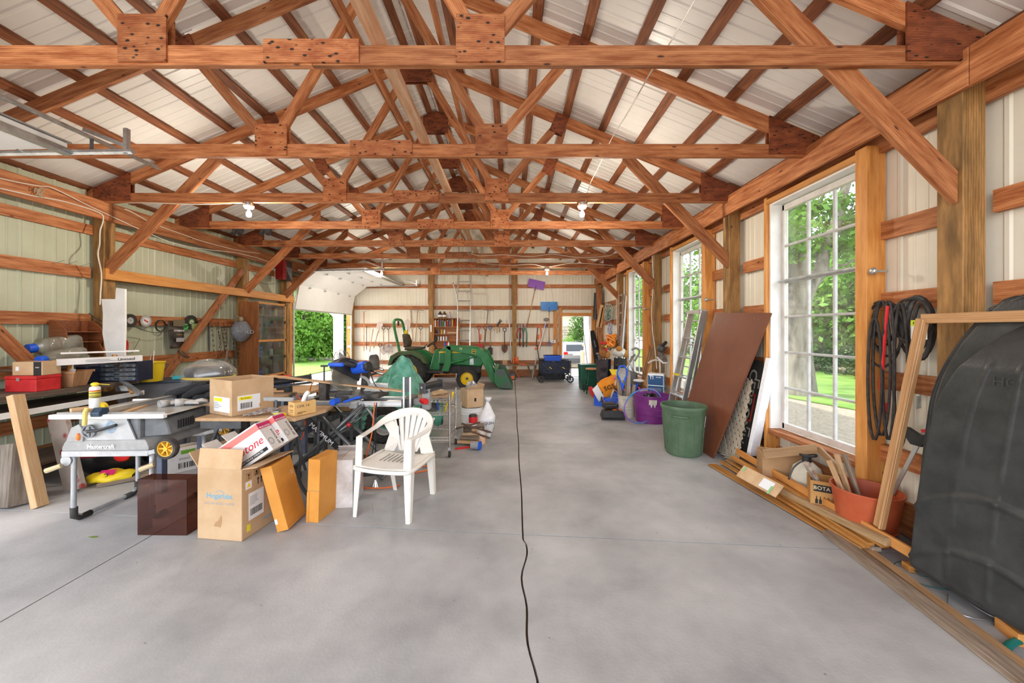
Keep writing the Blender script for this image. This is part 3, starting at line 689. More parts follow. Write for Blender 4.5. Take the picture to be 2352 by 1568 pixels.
bluegrey = M('blue_grey_paint', (.07, .085, .13), (.12, .14, .2), 5, .6)
mdf = M('worktop_board', (.46, .28, .14), (.62, .42, .24), 5, .7)

def lab(par, T, w, h, mat=None, name='label'):            # thin printed sheet on the plane T, centred
    return MB().box((0, 0, .0006), (w, h, .0012)).build(name, mat or paper, par, T=T)
def bars(par, T, w, h, n=14, mat=None):
    m = MB(); x = -w/2
    while x < w/2:
        b = R.choice((.012, .02, .03))*w; m.box((x+b/2, 0, .0014), (b, h, .0008)); x += b+R.choice((.015, .03))*w
    return m.build('barcode', mat or blackink, par)
def barcode(par, T, w, h):
    m = MB(); x = -w/2
    while x < w/2:
        b = R.choice((.02, .035, .05))*w; m.box((x+b/2, 0, .0016), (b, h, .0008)); x += b+R.choice((.025, .05))*w
    return m.build('barcode', blackink, par, T=T)
def lines(par, T, w, h, n, mat=None, name='small_print'):
    m = MB()
    for i in range(n): ww = w*R.uniform(.5, 1); m.box((-w/2+ww/2, h/2-h*(i+.5)/n, .0016), (ww, h/n*.38, .0008))
    return m.build(name, mat or greyink, par, T=T)
def carton(label, T, w, d, h, mat, open_=False, flaps=(), th=.006, tape=True, cat='box', name='cardboard_box', group=None):
    """box with its base centre at the origin of T; flaps: (side, height, angle) side in 'fblr', angle 0 = upright, + = outwards"""
    r = thing(name, label, cat, T=T, group=group); m = MB()
    if open_:
        for s in (-1, 1): m.box((0, s*(d/2-th/2), h/2), (w, th, h)); m.box((s*(w/2-th/2), 0, h/2), (th, d-2*th, h))
        m.box((0, 0, th/2), (w, d, th))
    else: m.box((0, 0, h/2), (w, d, h))
    b = m.build('box_body', mat, r, bevel=.002)
    if not open_:
        MB().box((0, 0, h+.0006), (.004, d*.98, .0012)).build('flap_seam', kraftd, b)
        if tape: MB().box((0, 0, h+.001), (.05, d, .001)).build('tape', M('tape', (.55, .42, .26), None, rough=.25), b)
    for sd, fh, an in flaps:
        a = math.radians(an)
        dirn = {'f': (0, -1), 'b': (0, 1), 'l': (-1, 0), 'r': (1, 0)}[sd]
        L = w if sd in 'fb' else d
        p = Vector((dirn[0]*w/2, dirn[1]*d/2, h)); e = p+Vector((dirn[0]*math.sin(a), dirn[1]*math.sin(a), math.cos(a)))*fh
        board('flap', p, e, L-.01, th, mat, r, up=(1, 0, 0) if sd in 'fb' else (0, 1, 0), bevel=0)
    return r
def TR(x, y, z, rz=0, rx=0, ry=0):
    return Matrix.Translation((x, y, z)) @ Euler((math.radians(rx), math.radians(ry), math.radians(rz)), 'XYZ').to_matrix().to_4x4()
def ff(w, d, h, side, x=0, z=0):                          # plane on a face of a w,d,h box; x,z offsets from the face centre
    if side == 'f': return face((x, -d/2, h/2+z), (1, 0, 0), (0, 0, 1))
    if side == 'r': return face((w/2, x, h/2+z), (0, 1, 0), (0, 0, 1))
    if side == 'l': return face((-w/2, x, h/2+z), (0, -1, 0), (0, 0, 1))
    return face((x, z, h), (1, 0, 0), (0, 1, 0))

# ------------------------------------------------------------ foreground boxes
b = carton('tall open kraft box with blue house logo, holding two white boxes', TR(-2.105, 2.88, 0, -7), .36, .38, .52, kraft, True, (('f', .14, -8), ('l', .13, 35), ('r', .12, 80)))
text('lettering', 'Hogarlabs', .052, blueink, b, ff(.36, .38, .52, 'f', .0, .06), bold=.0006)
MB().board((-.035, -.1905, .345), (0, -.1905, .362), .003, .001).board((0, -.1905, .362), (.045, -.1905, .345), .003, .001).build('house_logo', blueink, b)
text('lettering', 'LIVE IN IDEAL HOME', .027, greyink, b, ff(.36, .38, .52, 'f', .0, .005))
m = MB(); m.prism([(-.035, -.05), (.02, -.055), (.03, .0), (.025, .03), (.0, -.01), (-.02, -.02)], 0, .0016); m.build('torn_patch', kraftd, b, T=ff(.36, .38, .52, 'f', -.01, -.11))
lab(b, ff(.36, .38, .52, 'r', -.06, -.04), .14, .20); lines(b, ff(.36, .38, .52, 'r', -.08, .0), .08, .07, 6); barcode(b, ff(.36, .38, .52, 'r', -.06, -.085), .11, .05)
text('lettering', 'Hogarlabs', .032, blueink, b, ff(.36, .38, .52, 'r', .07, -.19)); lab(b, ff(.36, .38, .52, 'r', -.13, -.19), .03, .05, yellowink, 'yellow_sticker')
text('lettering', 'WHT', .05, blackink, b, ff(.36, .38, .52, 'r', .09, .09))
for k, (x, z) in enumerate(((-.13, .19), (-.06, .195), (-.13, .125))):
    T = ff(.36, .38, .52, 'r', x, z); lab(b, T, .055, .055, paper if k == 2 else kraftd, 'pictogram')
    m = MB()
    if k == 0: m.add([(-.012, .015, .002), (.012, .015, .002), (0, -.003, .002)], [(0, 2, 1)]); m.box((0, -.01, .002), (.004, .014, .001)); m.box((0, -.017, .002), (.014, .003, .001))
    elif k == 1: m.box((0, -.014, .002), (.03, .006, .001)); m.box((0, .004, .002), (.014, .02, .001))
    else: m.add([(-.018, -.015, .002), (.018, -.015, .002), (0, .018, .002)], [(0, 1, 2)])
    m.build('symbol', M('warn_yellow', (.9, .6, .02), None) if k == 2 else blackink, b, T=T)
m = MB()
for x in (-.015, .015): m.box((x, -.005, .002), (.006, .04, .001)); m.add([(x-.012, .012, .002), (x+.012, .012, .002), (x, .03, .002)], [(0, 1, 2)])
m.build('up_arrows', blackink, b, T=ff(.36, .38, .52, 'r', -.03, .125))
def whitebox(label, T, L, W, H, first):
    r = thing('cardboard_box', label, 'box', T=T)
    m = MB().box((0, 0, 0), (L, W, H)); m.build('box_body', whiteb, r, bevel=.002)
    fr = face((0, -W/2, 0), (1, 0, 0), (0, 0, 1)); en = face((L/2, 0, 0), (0, 1, 0), (0, 0, 1))
    lab(r, fr @ Matrix.Translation((0, H*.36, 0)), L, .045, salmon, 'stripe'); lab(r, en @ Matrix.Translation((0, H*.36, 0)), W, .045, pinkink, 'stripe')
    text('lettering', 'denotone', .085, redink, r, fr @ Matrix.Translation((-.0, -.01, .001)) , shear=.35)
    lab(r, fr @ Matrix.Translation((.03, -.085, .0)), L*.7, .026, blackink, 'name_bar'); text('lettering', 'CARTRIDGE D\'ENCRE', .02, paper, r, fr @ Matrix.Translation((.03, -.085, .002)))
    text('lettering', 'MICRO MOTION', .018, paper, r, en @ Matrix.Translation((0, H*.31, .002)))
    T2 = en @ Matrix.Rotation(0, 4, 'Z')
    m = MB(); m.tube([(math.cos(q*PI/8)*.026, math.sin(q*PI/8)*.026, .001) for q in range(16)], .003, 4, closed=True); m.build('round_mark', greyink, r, T=T2 @ Matrix.Translation((-.035, -.05, 0)))
    text('lettering', 'EST BOSCHE', .03, blackink, r, T2 @ Matrix.Translation((.04, -.03, .001)) @ Matrix.Rotation(PI/2, 4, 'Z'), sx=.8)
    MB().board((-L/2, 0, H/2), (-L/2-.02, 0, H/2+.09), W, .004, up=(0, 1, 0)).build('flap', whiteb, r)
    return r
def tilted(p, ux, uz):                                     # matrix with x along ux, z near uz
    x = Vector(ux).normalized(); z = Vector(uz); z = (z-x*z.dot(x)).normalized(); y = z.cross(x)
    return Matrix(((x[0], y[0], z[0], p[0]), (x[1], y[1], z[1], p[1]), (x[2], y[2], z[2], p[2]), (0, 0, 0, 1)))
ux, uz = Vector((.80, .06, .55)), Vector((-.5, 0, .85))
whitebox('white box with pink stripe and red script leaning in the open box, front', tilted((-2.02, 2.84, .62), ux, uz), .38, .15, .24, 1)
whitebox('white pink-striped box leaning in the open box, behind the other', tilted((-2.0, 3.0, .64), ux, uz), .38, .15, .24, 0)
# smoked dust cover
r = thing('dust_cover', 'smoked brown transparent acrylic cover standing on the floor', 'cover', (-2.605, 2.755, 0), rz=math.radians(-1))
wz, dz, hz_ = .374, .11, .415
MB().b2((-wz/2, 0, 0), (wz/2, .004, hz_)).b2((-wz/2, .004, 0), (-wz/2+.004, dz, hz_)).b2((wz/2-.004, .004, 0), (wz/2, dz, hz_)).b2((-wz/2+.004, .004, hz_-.004), (wz/2-.004, dz, hz_)).build('shell', smoke, r)
for x in (-.12, .12): MB().box((x, .012, hz_-.05), (.022, .014, .02)).build('foam_pad', M('foam_pad', (.75, .55, .35), None, rough=.9), r)
# the two orange boxes
r = carton('wide orange cardboard box leaning left beside the tall open kraft box', TR(-1.735, 2.925, .01, 2, 0, -15), .085, .26, .50, orangeb, tape=False)
MB().box((.044, 0, .0), (.002, .25, .003)).build('lid_edge', kraftd, r, T=Matrix.Translation((0, 0, .02))); lab(r, ff(.085, .26, .5, 'r', .09, .12), .03, .035, kraft, 'paper_tag'); lab(r, ff(.085, .26, .5, 'f', -.03, -.17), .018, .04, paper, 'sticker')
r = carton('narrow orange cardboard box standing upright beside the dirty white box', TR(-1.575, 3.06, 0, -6, 0, 2), .10, .24, .50, orangeb, tape=False)
MB().box((-.04, -.122, .12), (.02, .004, .24)).build('lid_tab', orangeb, r); MB().box((.0, -.1215, .25), (.1, .002, .004)).build('lid_edge', kraftd, r)
# dirty white box
b = carton('dirty white box with red square logo beside the white plastic chair', TR(-1.495, 3.33, 0, 6), .215, .31, .41, M('dirty_white_card', (.48, .42, .38), (.72, .68, .66), 6, .7), flaps=(('b', .07, -50),), tape=False)
lab(b, ff(.215, .31, .41, 'r', 0, 0), .30, .40, greyb, 'printed_side'); lab(b, ff(.215, .31, .41, 'r', .05, .13), .08, .09, redink, 'red_logo'); text('lettering', 'TM', .06, white, b, ff(.215, .31, .41, 'r', .05, .13) @ Matrix.Translation((0, 0, .002)), bold=.002)
m = MB()
for k in range(26): m.box((R.uniform(-.06, .06), -.12+k*.008, .0016), (R.uniform(.02, .07), .006, .0008))
m.build('engine_picture', blackink, b, T=ff(.215, .31, .41, 'r', -.02, -.05)); text('lettering', 'TONDEUSE', .04, redink, b, ff(.215, .31, .41, 'r', .11, -.05) @ Matrix.Translation((0, 0, .002)) @ Matrix.Rotation(PI/2, 4, 'Z'))

# ------------------------------------------------------------ white plastic armchair
ch = thing('plastic_chair', 'white moulded plastic garden armchair with a slatted fan back', 'chair', (-1.0, 3.2, 0), rz=math.radians(-13.5))
def seat(u, v):
    x = (u-.5)*2; y = -.24+v*.44; w_ = .235+.02*(1-v)
    return (x*w_, y, .425-.018*math.cos(x*1.5)-(.012*v)+(.0 if abs(x) < .97 else -.01))
s = MB().sheet(seat, 20, 14).build('seat', resin, ch, smooth=True, solid=.006)
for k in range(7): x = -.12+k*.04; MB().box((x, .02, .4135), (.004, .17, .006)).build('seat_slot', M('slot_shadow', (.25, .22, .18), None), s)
MB().tube(smoothpts([(-.255, .2, .405), (-.26, -.0, .402), (-.25, -.2, .40), (-.20, -.25, .40), (0, -.268, .398), (.20, -.25, .40), (.25, -.2, .40), (.26, 0, .402), (.255, .2, .405)], 4), .016, 8).build('seat_rim', resin, ch, smooth=True)
# back: a curved shell with fan slots made of separate vertical slats and a hoop
def bk(x, t):                                              # t height 0..1 ; shell leans back and wraps round
    return Vector((x, .20+.14*t-.9*x*x*(.6+.4*t), .42+.36*t))
for k in range(-3, 4):
    pts = [bk(k*(.026+.042*(t/6)**1.0), t/6*(.93-.012*k*k)) for t in range(7)]
    m = MB(); wv = []
    for i, p in enumerate(pts):
        hw = .0135+.014*i/6; wv.append((p[0]-hw, p[1], p[2])); wv.append((p[0]+hw, p[1]-.0, p[2]))
    m.add(wv, [(2*i, 2*i+1, 2*i+3, 2*i+2) for i in range(6)]).build('back_slat', resin, ch, smooth=True, solid=.006)
hoop = [(-.24, -.19, .645), (-.265, -.06, .645), (-.275, .08, .66), (-.262, .17, .70), (-.21, .24, .745), (-.12, .30, .78), (0, .33, .79), (.12, .30, .78), (.21, .24, .745), (.262, .17, .70), (.275, .08, .66), (.265, -.06, .645), (.24, -.19, .645)]
hp = smoothpts(hoop, 4)
m = MB(); vs = []
for i, p in enumerate(hp):
    t = min(1, max(0, (p[2]-.65)/.12)); q = i/(len(hp)-1)
    c = Vector((0, .05, .2)); inn = Vector((-p[0]*.18*t-(0.05 if p[0] > 0 else -.05)*(1-t), 0, -.075*t)); vs += [p, p+inn]
m.add(vs, [(2*i, 2*i+1, 2*i+3, 2*i+2) for i in range(len(hp)-1)]).build('arm_hoop', resin, ch, smooth=True, solid=.012, bevel=.002)
for s_ in (-1, 1):
    m = MB(); m.add([(s_*.255, .21, .40), (s_*.135, .19, .41), (s_*.10, .22, .50), (s_*.13, .26, .62), (s_*.19, .25, .68), (s_*.245, .19, .66), (s_*.20, .22, .56)], [(0, 1, 2, 6), (6, 2, 3, 5), (3, 4, 5)]).build('back_wing', resin, ch, solid=.007)
    for (x0, y0, z0, x1, y1, z1, ww, nm) in ((s_*.25, -.20, .645, s_*.255, -.235, 0, .05, 'front_leg'), (s_*.235, .2, .42, s_*.21, .30, 0, .05, 'rear_leg')):
        m = MB(); n = 10; vs = []
        for i in range(n+1):
            t = i/n; x = x0+(x1-x0)*t; y = y0+(y1-y0)*t; z = z0+(z1-z0)*t; wd = ww*(1.35-.55*abs(t-.35)-.35*t) if nm == 'front_leg' else ww*(1.1-.35*t)
            vs += [(x, y-(.0), z), (x-s_*wd, y, z), (x, y+wd, z)]
        m.add(vs, [(3*i, 3*i+1, 3*i+4, 3*i+3) for i in range(n)]+[(3*i, 3*i+2, 3*i+5, 3*i+3) for i in range(n)]).build('leg', resin, ch, solid=.008)

# ------------------------------------------------------------ table saw on its wheeled stand
ts = thing('table_saw', 'grey table saw on a silver wheeled folding stand', 'table saw', (-3.18, 2.95, 0), rz=math.radians(2))
# stand frames: two U-shaped tubes
for x in (-.30, .30):
    f = MB().tube(smoothpts([(x, 0, .54), (x, 0, .28), (x, .0, .10), (x, .03, .04), (x, .1, .025), (x, .42, .025), (x, .49, .04), (x, .52, .1), (x, .52, .54)], 3), .017, 10).build('leg_frame', steelp, ts, smooth=True)
    for y0, y1 in ((.0, .04), (.52, .48)): MB().tube([(x, y0, .12), (x, y0, .05), (x, y1, .022), (x, y1+(.08 if y0 < .1 else -.08), .022)], .023, 10).build('rubber_foot', blackr, f, smooth=True)
for y in (-.02, .54): MB().b2((-.36, y-.015, .53), (.30, y+.015, .575)).build('stand_rail', steelp, ts, bevel=.004)
for x, y in ((-.37, -.03), (.33, -.03), (-.37, .5)): MB().cyl((x+.03, y-.02, .47), (x-.05, y-.05, .44), .017, .020, 8).build('locking_knob', M('beige_knob', (.60, .48, .28), None, rough=.5), ts, smooth=40)
MB().cyl((-.33, -.03, .50), (-.33, .0, .50), .04, n=16).build('hinge_plate', steelp, ts, smooth=40)
tyre = M('wheel_tyre', (.03, .028, .026), (.07, .06, .055), 14, .8)
def small_wheel(name, par, c, axis, r, w, hubm, tm=None, spokes=7):
    c = Vector(c); ax = Vector(axis).normalized(); T = Matrix.Translation(c) @ ax.to_track_quat('Z', 'Y').to_matrix().to_4x4()
    wl = MB().lathe([(r*.72, -w/2), (r*.93, -w/2), (r, -w*.3), (r, w*.3), (r*.93, w/2), (r*.72, w/2), (r*.72, -w/2)], 28).build(name, tm or tyre, par, T=T, smooth=40)
    m = MB().lathe([(r*.66, -w*.4), (r*.74, -w*.45), (r*.74, w*.45), (r*.66, w*.4), (r*.66, -w*.4)], 24).lathe([(0, -w*.45), (r*.2, -w*.45), (r*.2, w*.45), (0, w*.45)], 12)
    for k in range(spokes): a = 2*PI*k/spokes; m.board((math.cos(a)*r*.15, math.sin(a)*r*.15, 0), (math.cos(a)*r*.7, math.sin(a)*r*.7, 0), w*.5, r*.12, up=(0, 0, 1))
    m.build('rim', hubm, wl); return wl
for y in (-.03, .52):
    board('wheel_arm', (.30, y, .555), (.47, y, .60), .035, .012, steelp, ts); small_wheel('wheel', ts, (.47, y+(-.03 if y < 0 else .03), .60), (0, 1, 0), .085, .045, M('wheel_yellow', (.80, .45, .03), None, rough=.45))
# base tray and body
loft([[(x*s_, y, z) for x, y in ((-.36, -.03), (.30, -.03), (.32, .55), (-.36, .55))] for z, s_ in ((.575, 1), (.60, 1), (.64, .95), (.66, .9))]).build('base_tray', sawlight, ts, bevel=.004)
text('lettering', 'Mastercraft', .045, white, ts, face((-.06, -.036, .61), (1, 0, 0), (0, 0, 1)), bold=.001, shear=.1)
body = MB().prism([(-.27, 0), (.20, 0), (.20, .50), (-.27, .50)], .65, .84).build('saw_body', sawgrey, ts, bevel=.01)
m = MB().prism([(-.28, .0), (-.17, .19), (.12, .19), (.20, .0)], 0, .012).build('front_plate', steelp, ts, T=face((-.0, -.012, .65), (1, 0, 0), (0, 0, 1)))
MB().prism([(-.32, 0), (-.28, .11), (-.22, .14), (-.19, .09), (-.19, 0)], 0, .04).build('side_cheek', sawlight, ts, T=face((-.0, -.0, .65), (1, 0, 0), (0, 0, 1)), bevel=.003)
hw = MB().lathe([(.042, -.008), (.052, -.008), (.052, .008), (.042, .008), (.042, -.008)], 24).box((0, 0, 0), (.09, .012, .01)).box((0, 0, 0), (.012, .09, .01)).cyl((0, 0, -.02), (0, 0, .03), .012).build('hand_wheel', sawgrey, ts, T=face((-.13, -.05, .735), (1, 0, 0), (0, 0, 1)), smooth=40)
MB().tube(smoothpts([(-.13, -.07, .74), (-.05, -.07, .745), (.02, -.06, .765), (.08, -.055, .785)], 4), .011, 8).build('crank_handle', blackp, ts, smooth=True)
MB().lathe([(0, 0), (.055, 0), (.05, .008), (0, .012)], 24).build('angle_dial', M('dial_blue', (.12, .22, .32), (.5, .55, .6), 20, .3), ts, T=face((-.0, -.018, .76), (1, 0, 0), (0, 0, 1)), smooth=40)
sw = MB().box((-.22, -.025, .69), (.05, .012, .075)).build('switch_plate', steelp, ts); MB().sph((-.22, -.04, .69), (.016, .02, .03), 10, 6).build('switch_paddle', M('switch_red', (.75, .06, .04), (.85, .35, .06), 30, .4), sw, smooth=True)
loft([[(.20, .04, .66), (.20, .5, .66), (.20, .5, .83), (.20, .04, .83)], [(.36, .10, .66), (.36, .5, .66), (.32, .5, .81), (.32, .10, .79)]]).build('motor_cover', sawgrey, ts, bevel=.008)
for k in range(7): MB().box((.355, .18+k*.025, .73), (.006, .008, .07)).build('vent_slot', blackp, ts)
MB().b2((-.36, -.04, .845), (.42, .56, .862)).build('saw_table', alum, ts, bevel=.002)
MB().b2((-.40, -.085, .838), (.46, -.045, .872)).build('front_rail', white, ts, bevel=.004); MB().b2((-.38, -.045, .872), (.44, -.03, .882)).build('rail_scale', sawlight, ts)
MB().b2((-.40, .57, .838), (.46, .6, .872)).build('rear_rail', white, ts, bevel=.004)
fb = MB().b2((-.05, -.03, .863), (-.005, .59, .91)).build('rip_fence', alum, ts, bevel=.002)
MB().prism([(-.03, 0), (.03, 0), (.045, .03), (.04, .06), (-.005, .065), (-.035, .03)], -.035, .035).build('fence_head', M('navy_plastic', (.015, .04, .075), None, rough=.4), fb, T=face((-.03, -.075, .86), (0, 1, 0), (0, 0, 1)), bevel=.004)
MB().tube([(-.09, -.10, .925), (-.09, -.115, .90), (-.09, -.12, .80)], .014, 8).build('fence_handle', M('handle_yellow', (.80, .58, .16), None, rough=.5), fb)
# things lying on the saw table
zt = .883
def sawp(x, y, z=.863): return ts.matrix_basis @ Vector((x, y, z))
r = thing('spray_can', 'white aerosol can with yellow straw cap on the table saw', 'spray can', T=Matrix.Translation(at(219, 935, 2.97)) )
r.location.z = .905
MB().lathe([(0, 0), (.031, 0), (.033, .004), (.033, .15), (.03, .165), (.02, .172), (.0, .173)], 24).build('can_body', white, r, smooth=40)
MB().lathe([(.0334, .08), (.0334, .135)], 24).build('printed_band', M('can_print', (.03, .03, .03), (.7, .6, .05), 60, .4, stretch=(.1, .1, 3)), r, smooth=40); MB().lathe([(.0335, .135), (.0335, .142)], 24).build('red_band', redp, r, smooth=40)
cap = MB().sph((0, 0, .188), (.028, .022, .016), 12, 8).build('cap', yellowp, r, smooth=True); MB().cyl((.01, 0, .192), (.13, -.01, .185), .0022, n=6).build('straw', yellowp, cap)
def scrap(name, label, a, b_, wd, th, mat, cat='wood piece', up=(0, 0, 1), bevel=.002, **k): return board(name, a, b_, wd, th, mat, None, up=up, bevel=bevel, label=label, cat=cat, **k)
lightw = M('fresh_pine', (.62, .36, .16), (.75, .50, .28), 4, .6, rnd=.1, stretch=WS, wave=(3, .2, 'Z', 5))
scrap('wood_offcut', 'short pale wood offcut under the spray can on the table saw', at(163, 943, 2.98), at(214, 937, 3.08), .03, .09, lightw)
scrap('wood_offcut', 'thin pale wood strip right of the saw fence', at(284, 949, 2.95), at(335, 931, 3.25), .02, .045, lightw)
r = thing('tape_measure', 'yellow and black tape measure on the table saw beside the gloves', 'tape measure', at(234, 931, 3.0)); r.location.z = .883
MB().prism([(-.035, 0), (.04, 0), (.045, .02), (.035, .045), (.01, .06), (-.02, .06), (-.035, .045)], -.02, .02).build('case', yellowp, r, T=face((0, 0, 0), (1, 0, 0), (0, 0, 1)), bevel=.006)
MB().prism([(-.048, 0), (-.02, 0), (-.02, .055), (-.045, .045)], -.022, .022).build('grip', blackp, r, T=face((0, 0, 0), (1, 0, 0), (0, 0, 1)), bevel=.004)
def glove(label, p, rz, mat, s=1.0):
    r = thing('work_glove', label, 'glove', p, rz); m = MB().sph((0, 0, .02*s), (.055*s, .045*s, .02*s), 12, 8); m.build('palm', mat, r, smooth=True)
    for k in range(4): MB().tube([(.035*s, (-.03+.02*k)*s, .022*s), (.08*s, (-.036+.024*k)*s, .03*s), (.12*s, (-.038+.025*k)*s, .018*s)], [.012*s, .0115*s, .008*s], 8).build('finger', mat, r, smooth=True)
    MB().tube([(.0, -.04*s, .02*s), (.04*s, -.07*s, .02*s), (.06*s, -.08*s, .015*s)], [.014*s, .012*s, .009*s], 8).build('thumb', mat, r, smooth=True)
    MB().lathe([(.03*s, 0), (.034*s, .06*s)], 12, T=Matrix.Translation((-.04*s, 0, .022*s)) @ Matrix.Rotation(-PI/2, 4, 'Y')).build('cuff', mat, r, smooth=True, solid=.003); return r
glovew = M('glove_white', (.45, .43, .40), (.60, .58, .55), 20, .9)
glove('left of the two pale work gloves on the table saw', (-3.0, 3.28, .865), 1.2, glovew); glove('right of the two pale work gloves on the table saw', (-2.87, 3.3, .865), .7, glovew)
# rumpled jacket
def rumple(name, label, cat, p, sx, sy, sz, mat, rz=0, seed=1, part='fabric', nu=40, amp=.35, thing_=True, parent=None):
    rr = random.Random(seed); ph = [rr.uniform(0, 6) for _ in range(8)]
    def f(u, v):
        a = 2*PI*u; t = v*PI/2; rad = math.sin(t+.001)
        k = 1+amp*(.35*math.sin(3*a+ph[0]+3*v)+.25*math.sin(5*a+ph[1]-4*v)+.18*math.sin(9*a+ph[2]+6*v))*(.4+.6*v)
        z = sz*max(0, math.cos(t))**.7*(1+amp*(.6*math.sin(4*a+ph[3]+5*v)+.4*math.sin(7*a+ph[4])))+.004
        return (sx*rad*math.cos(a)*k, sy*rad*math.sin(a)*k, max(.002, z))
    r = thing(name, label, cat, p, rz) if thing_ else parent
    MB().sheet(f, nu, 14).build(part, mat, r, smooth=True); return r
jk = rumple('jacket', 'crumpled black jacket lying on the bench behind the table saw', 'jacket', (-3.0, 3.66, .865), 0.27, .17, .11, cloth, seed=4, amp=.45)
for k, pts in enumerate((((-.28, -.05, .03), (-.30, -.10, .04), (-.2, -.12, .07), (-.1, -.1, .10), (-.02, -.02, .13)), ((.1, -.15, .02), (.2, -.1, .1), (.26, .0, .12), (.3, .08, .06)), ((-.1, -.17, .02), (.0, -.14, .08), (.12, -.10, .12), (.2, -.02, .14)))):
    MB().tube(smoothpts(pts, 4), [.035 if 0 < i < 4*(len(pts)-1) else .02 for i in range(4*(len(pts)-1)+1)], 10).build('sleeve' if k == 0 else 'fold', cloth, jk, smooth=True)
# long outfeed bench under the jacket
r = thing('plank_bench', 'rough timber outfeed table under the black jacket', 'table', (-2.93, 3.68, 0))
for k, y in enumerate((-.22, -.07, .08, .23)): board('plank', (-.42, y, .845), (.62, y, .845), .03, .145, oldw if k % 2 else mdf, r)
MB().b2((.3, -.24, .78), (.6, -.2, .86)).build('grey_edge', steelp, r)
for x in (-.36, .56):
    for y in (-.2, .24): board('leg', (x, y, 0), (x, y, .83), .06, .05, bluegrey, r, up=(0, 1, 0))
scrap('spirit_level', 'aluminium level bar lying at the back of the table saw', at(263, 940, 2.99), at(372, 918, 3.42), .05, .022, alum, 'level')
dkwood_ = M('weathered_beam', (.13, .10, .075), (.26, .22, .18), 4, .85, stretch=WS)
# leaning boards at the left edge
tk = M('sawn_pale_timber', (.70, .55, .42), (.80, .68, .55), 4, .7, stretch=WS)
scrap('leaning_board', 'clean pale sawn timber leaning at the left edge, frontmost', (-4.08, 3.20, .0), (-4.40, 3.28, .95), .09, .055, lightw, 'board', up=(0, -1, .3))
scrap('leaning_board', 'thin dirty white stick leaning just left of the clean timber', (-4.17, 3.28, .0), (-4.48, 3.36, .70), .055, .04, tk, 'board', up=(0, -1, .3))
rb = M('red_blotched_board', (.28, .22, .18), (.40, .34, .29), 3, .8, spots=((.30, .05, .045), .16, (1, 1, 1)), spot_scale=7)
scrap('leaning_board', 'grey board with red paint blotches leaning behind the clean timber', (-4.15, 3.52, .0), (-4.42, 3.60, .70), .20, .04, rb, 'board', up=(1, -.1, .3))
scrap('leaning_board', 'thick weathered grey beam end standing at the left edge', (-4.36, 3.22, .0), (-4.42, 3.3, .52), .22, .14, dkwood_, 'board', up=(1, -.2, .2))
scrap('leaning_board', 'broken grey board lying on the floor under the bench', (-4.05, 3.62, .02), (-3.75, 3.85, .03), .035, .12, oldw, 'board')
# goods under the bench
r = thing('sand_bag', 'black glossy plastic bag with red and white print under the left bench', 'bag', (-4.25, 3.95, 0), rz=.35)
MB().sheet(lambda u, v: ((v-.5)*.62*(1-.12*abs(math.cos(2*PI*u))), .17*math.cos(2*PI*u)*math.sin(PI*(.08+.84*v))**.4, .22+.22*math.sin(2*PI*u)*math.sin(PI*(.08+.84*v))**.4+.012*math.sin(17*v+9*u)), 26, 24).build('bag_body', M('black_film', (.012, .012, .013), None, rough=.25), r, smooth=True)
T = face((-.1, -.175, .27), (1, 0, 0), (0, -.25, 1)); lab(r, T, .22, .085, M('dark_red', (.35, .01, .01), None), 'printed_panel'); text('lettering', 'SUPER', .04, white, r, T @ Matrix.Translation((-.02, .022, .002)), bold=.001); text('lettering', 'SAND 5', .042, redp, r, T @ Matrix.Translation((-.0, -.02, .002)), bold=.001)
MB().sph((.15, -.165, .22), (.07, .02, .06), 14, 8).build('red_print', redp, r, smooth=True)
r = thing('seed_bag', 'yellow printed plastic bag slumped on the floor under the left bench', 'bag', (-4.02, 3.72, 0), rz=.3)
MB().sheet(lambda u, v: ((v-.5)*.36, .12*math.cos(2*PI*u)*math.sin(PI*(.04+.92*v))**.5, .06+.06*math.sin(2*PI*u)*math.sin(PI*(.04+.92*v))**.5+.01*math.sin(15*v+5*u)), 22, 16).build('bag_body', yellowp, r, smooth=True)
text('lettering', '75', .05, blackink, r, face((.0, -.09, .10), (1, 0, 0), (0, .7, .7))); lab(r, face((0, -.06, .118), (1, 0, 0), (0, .8, .6)), .12, .06, pinkink, 'pink_patch')
b = carton('white spring water carton with green print on the floor under the saw', TR(-3.62, 4.1, 0, -38), .26, .40, .24, whiteb, cat='box')
lab(b, ff(.26, .4, .24, 'f', 0, .05), .2, .1, M('print_green', (.18, .42, .03), None), 'green_print'); text('lettering', 'WATER', .04, blackink, b, ff(.26, .4, .24, 'f', 0, -.03))
lab(b, ff(.26, .4, .24, 'r', .02, -.02), .26, .14, whiteb); barcode(b, ff(.26, .4, .24, 'r', .02, -.05), .2, .06); text('lettering', 'SPRING WATER', .028, blackink, b, ff(.26, .4, .24, 'r', .02, .02) @ Matrix.Translation((0, 0, .001))); lab(b, ff(.26, .4, .24, 'r', 0, .09), .12, .04, M('print_green', (.18, .42, .03)), 'green_print')
for k in range(5):
    a = Vector((-4.35+.03*k, 3.75+.03*k, .48+.01*k)); MB().tube(smoothpts([a, a+Vector((.25, .22, .015)), a+Vector((.46, .38, 0)), a+Vector((.50, .37, -.06))], 4), .006, 6).build('metal_rod', galv, None, label='bent grey wire rod in the bundle under the left bench', cat='rod', group='bent wire rods under the left bench')
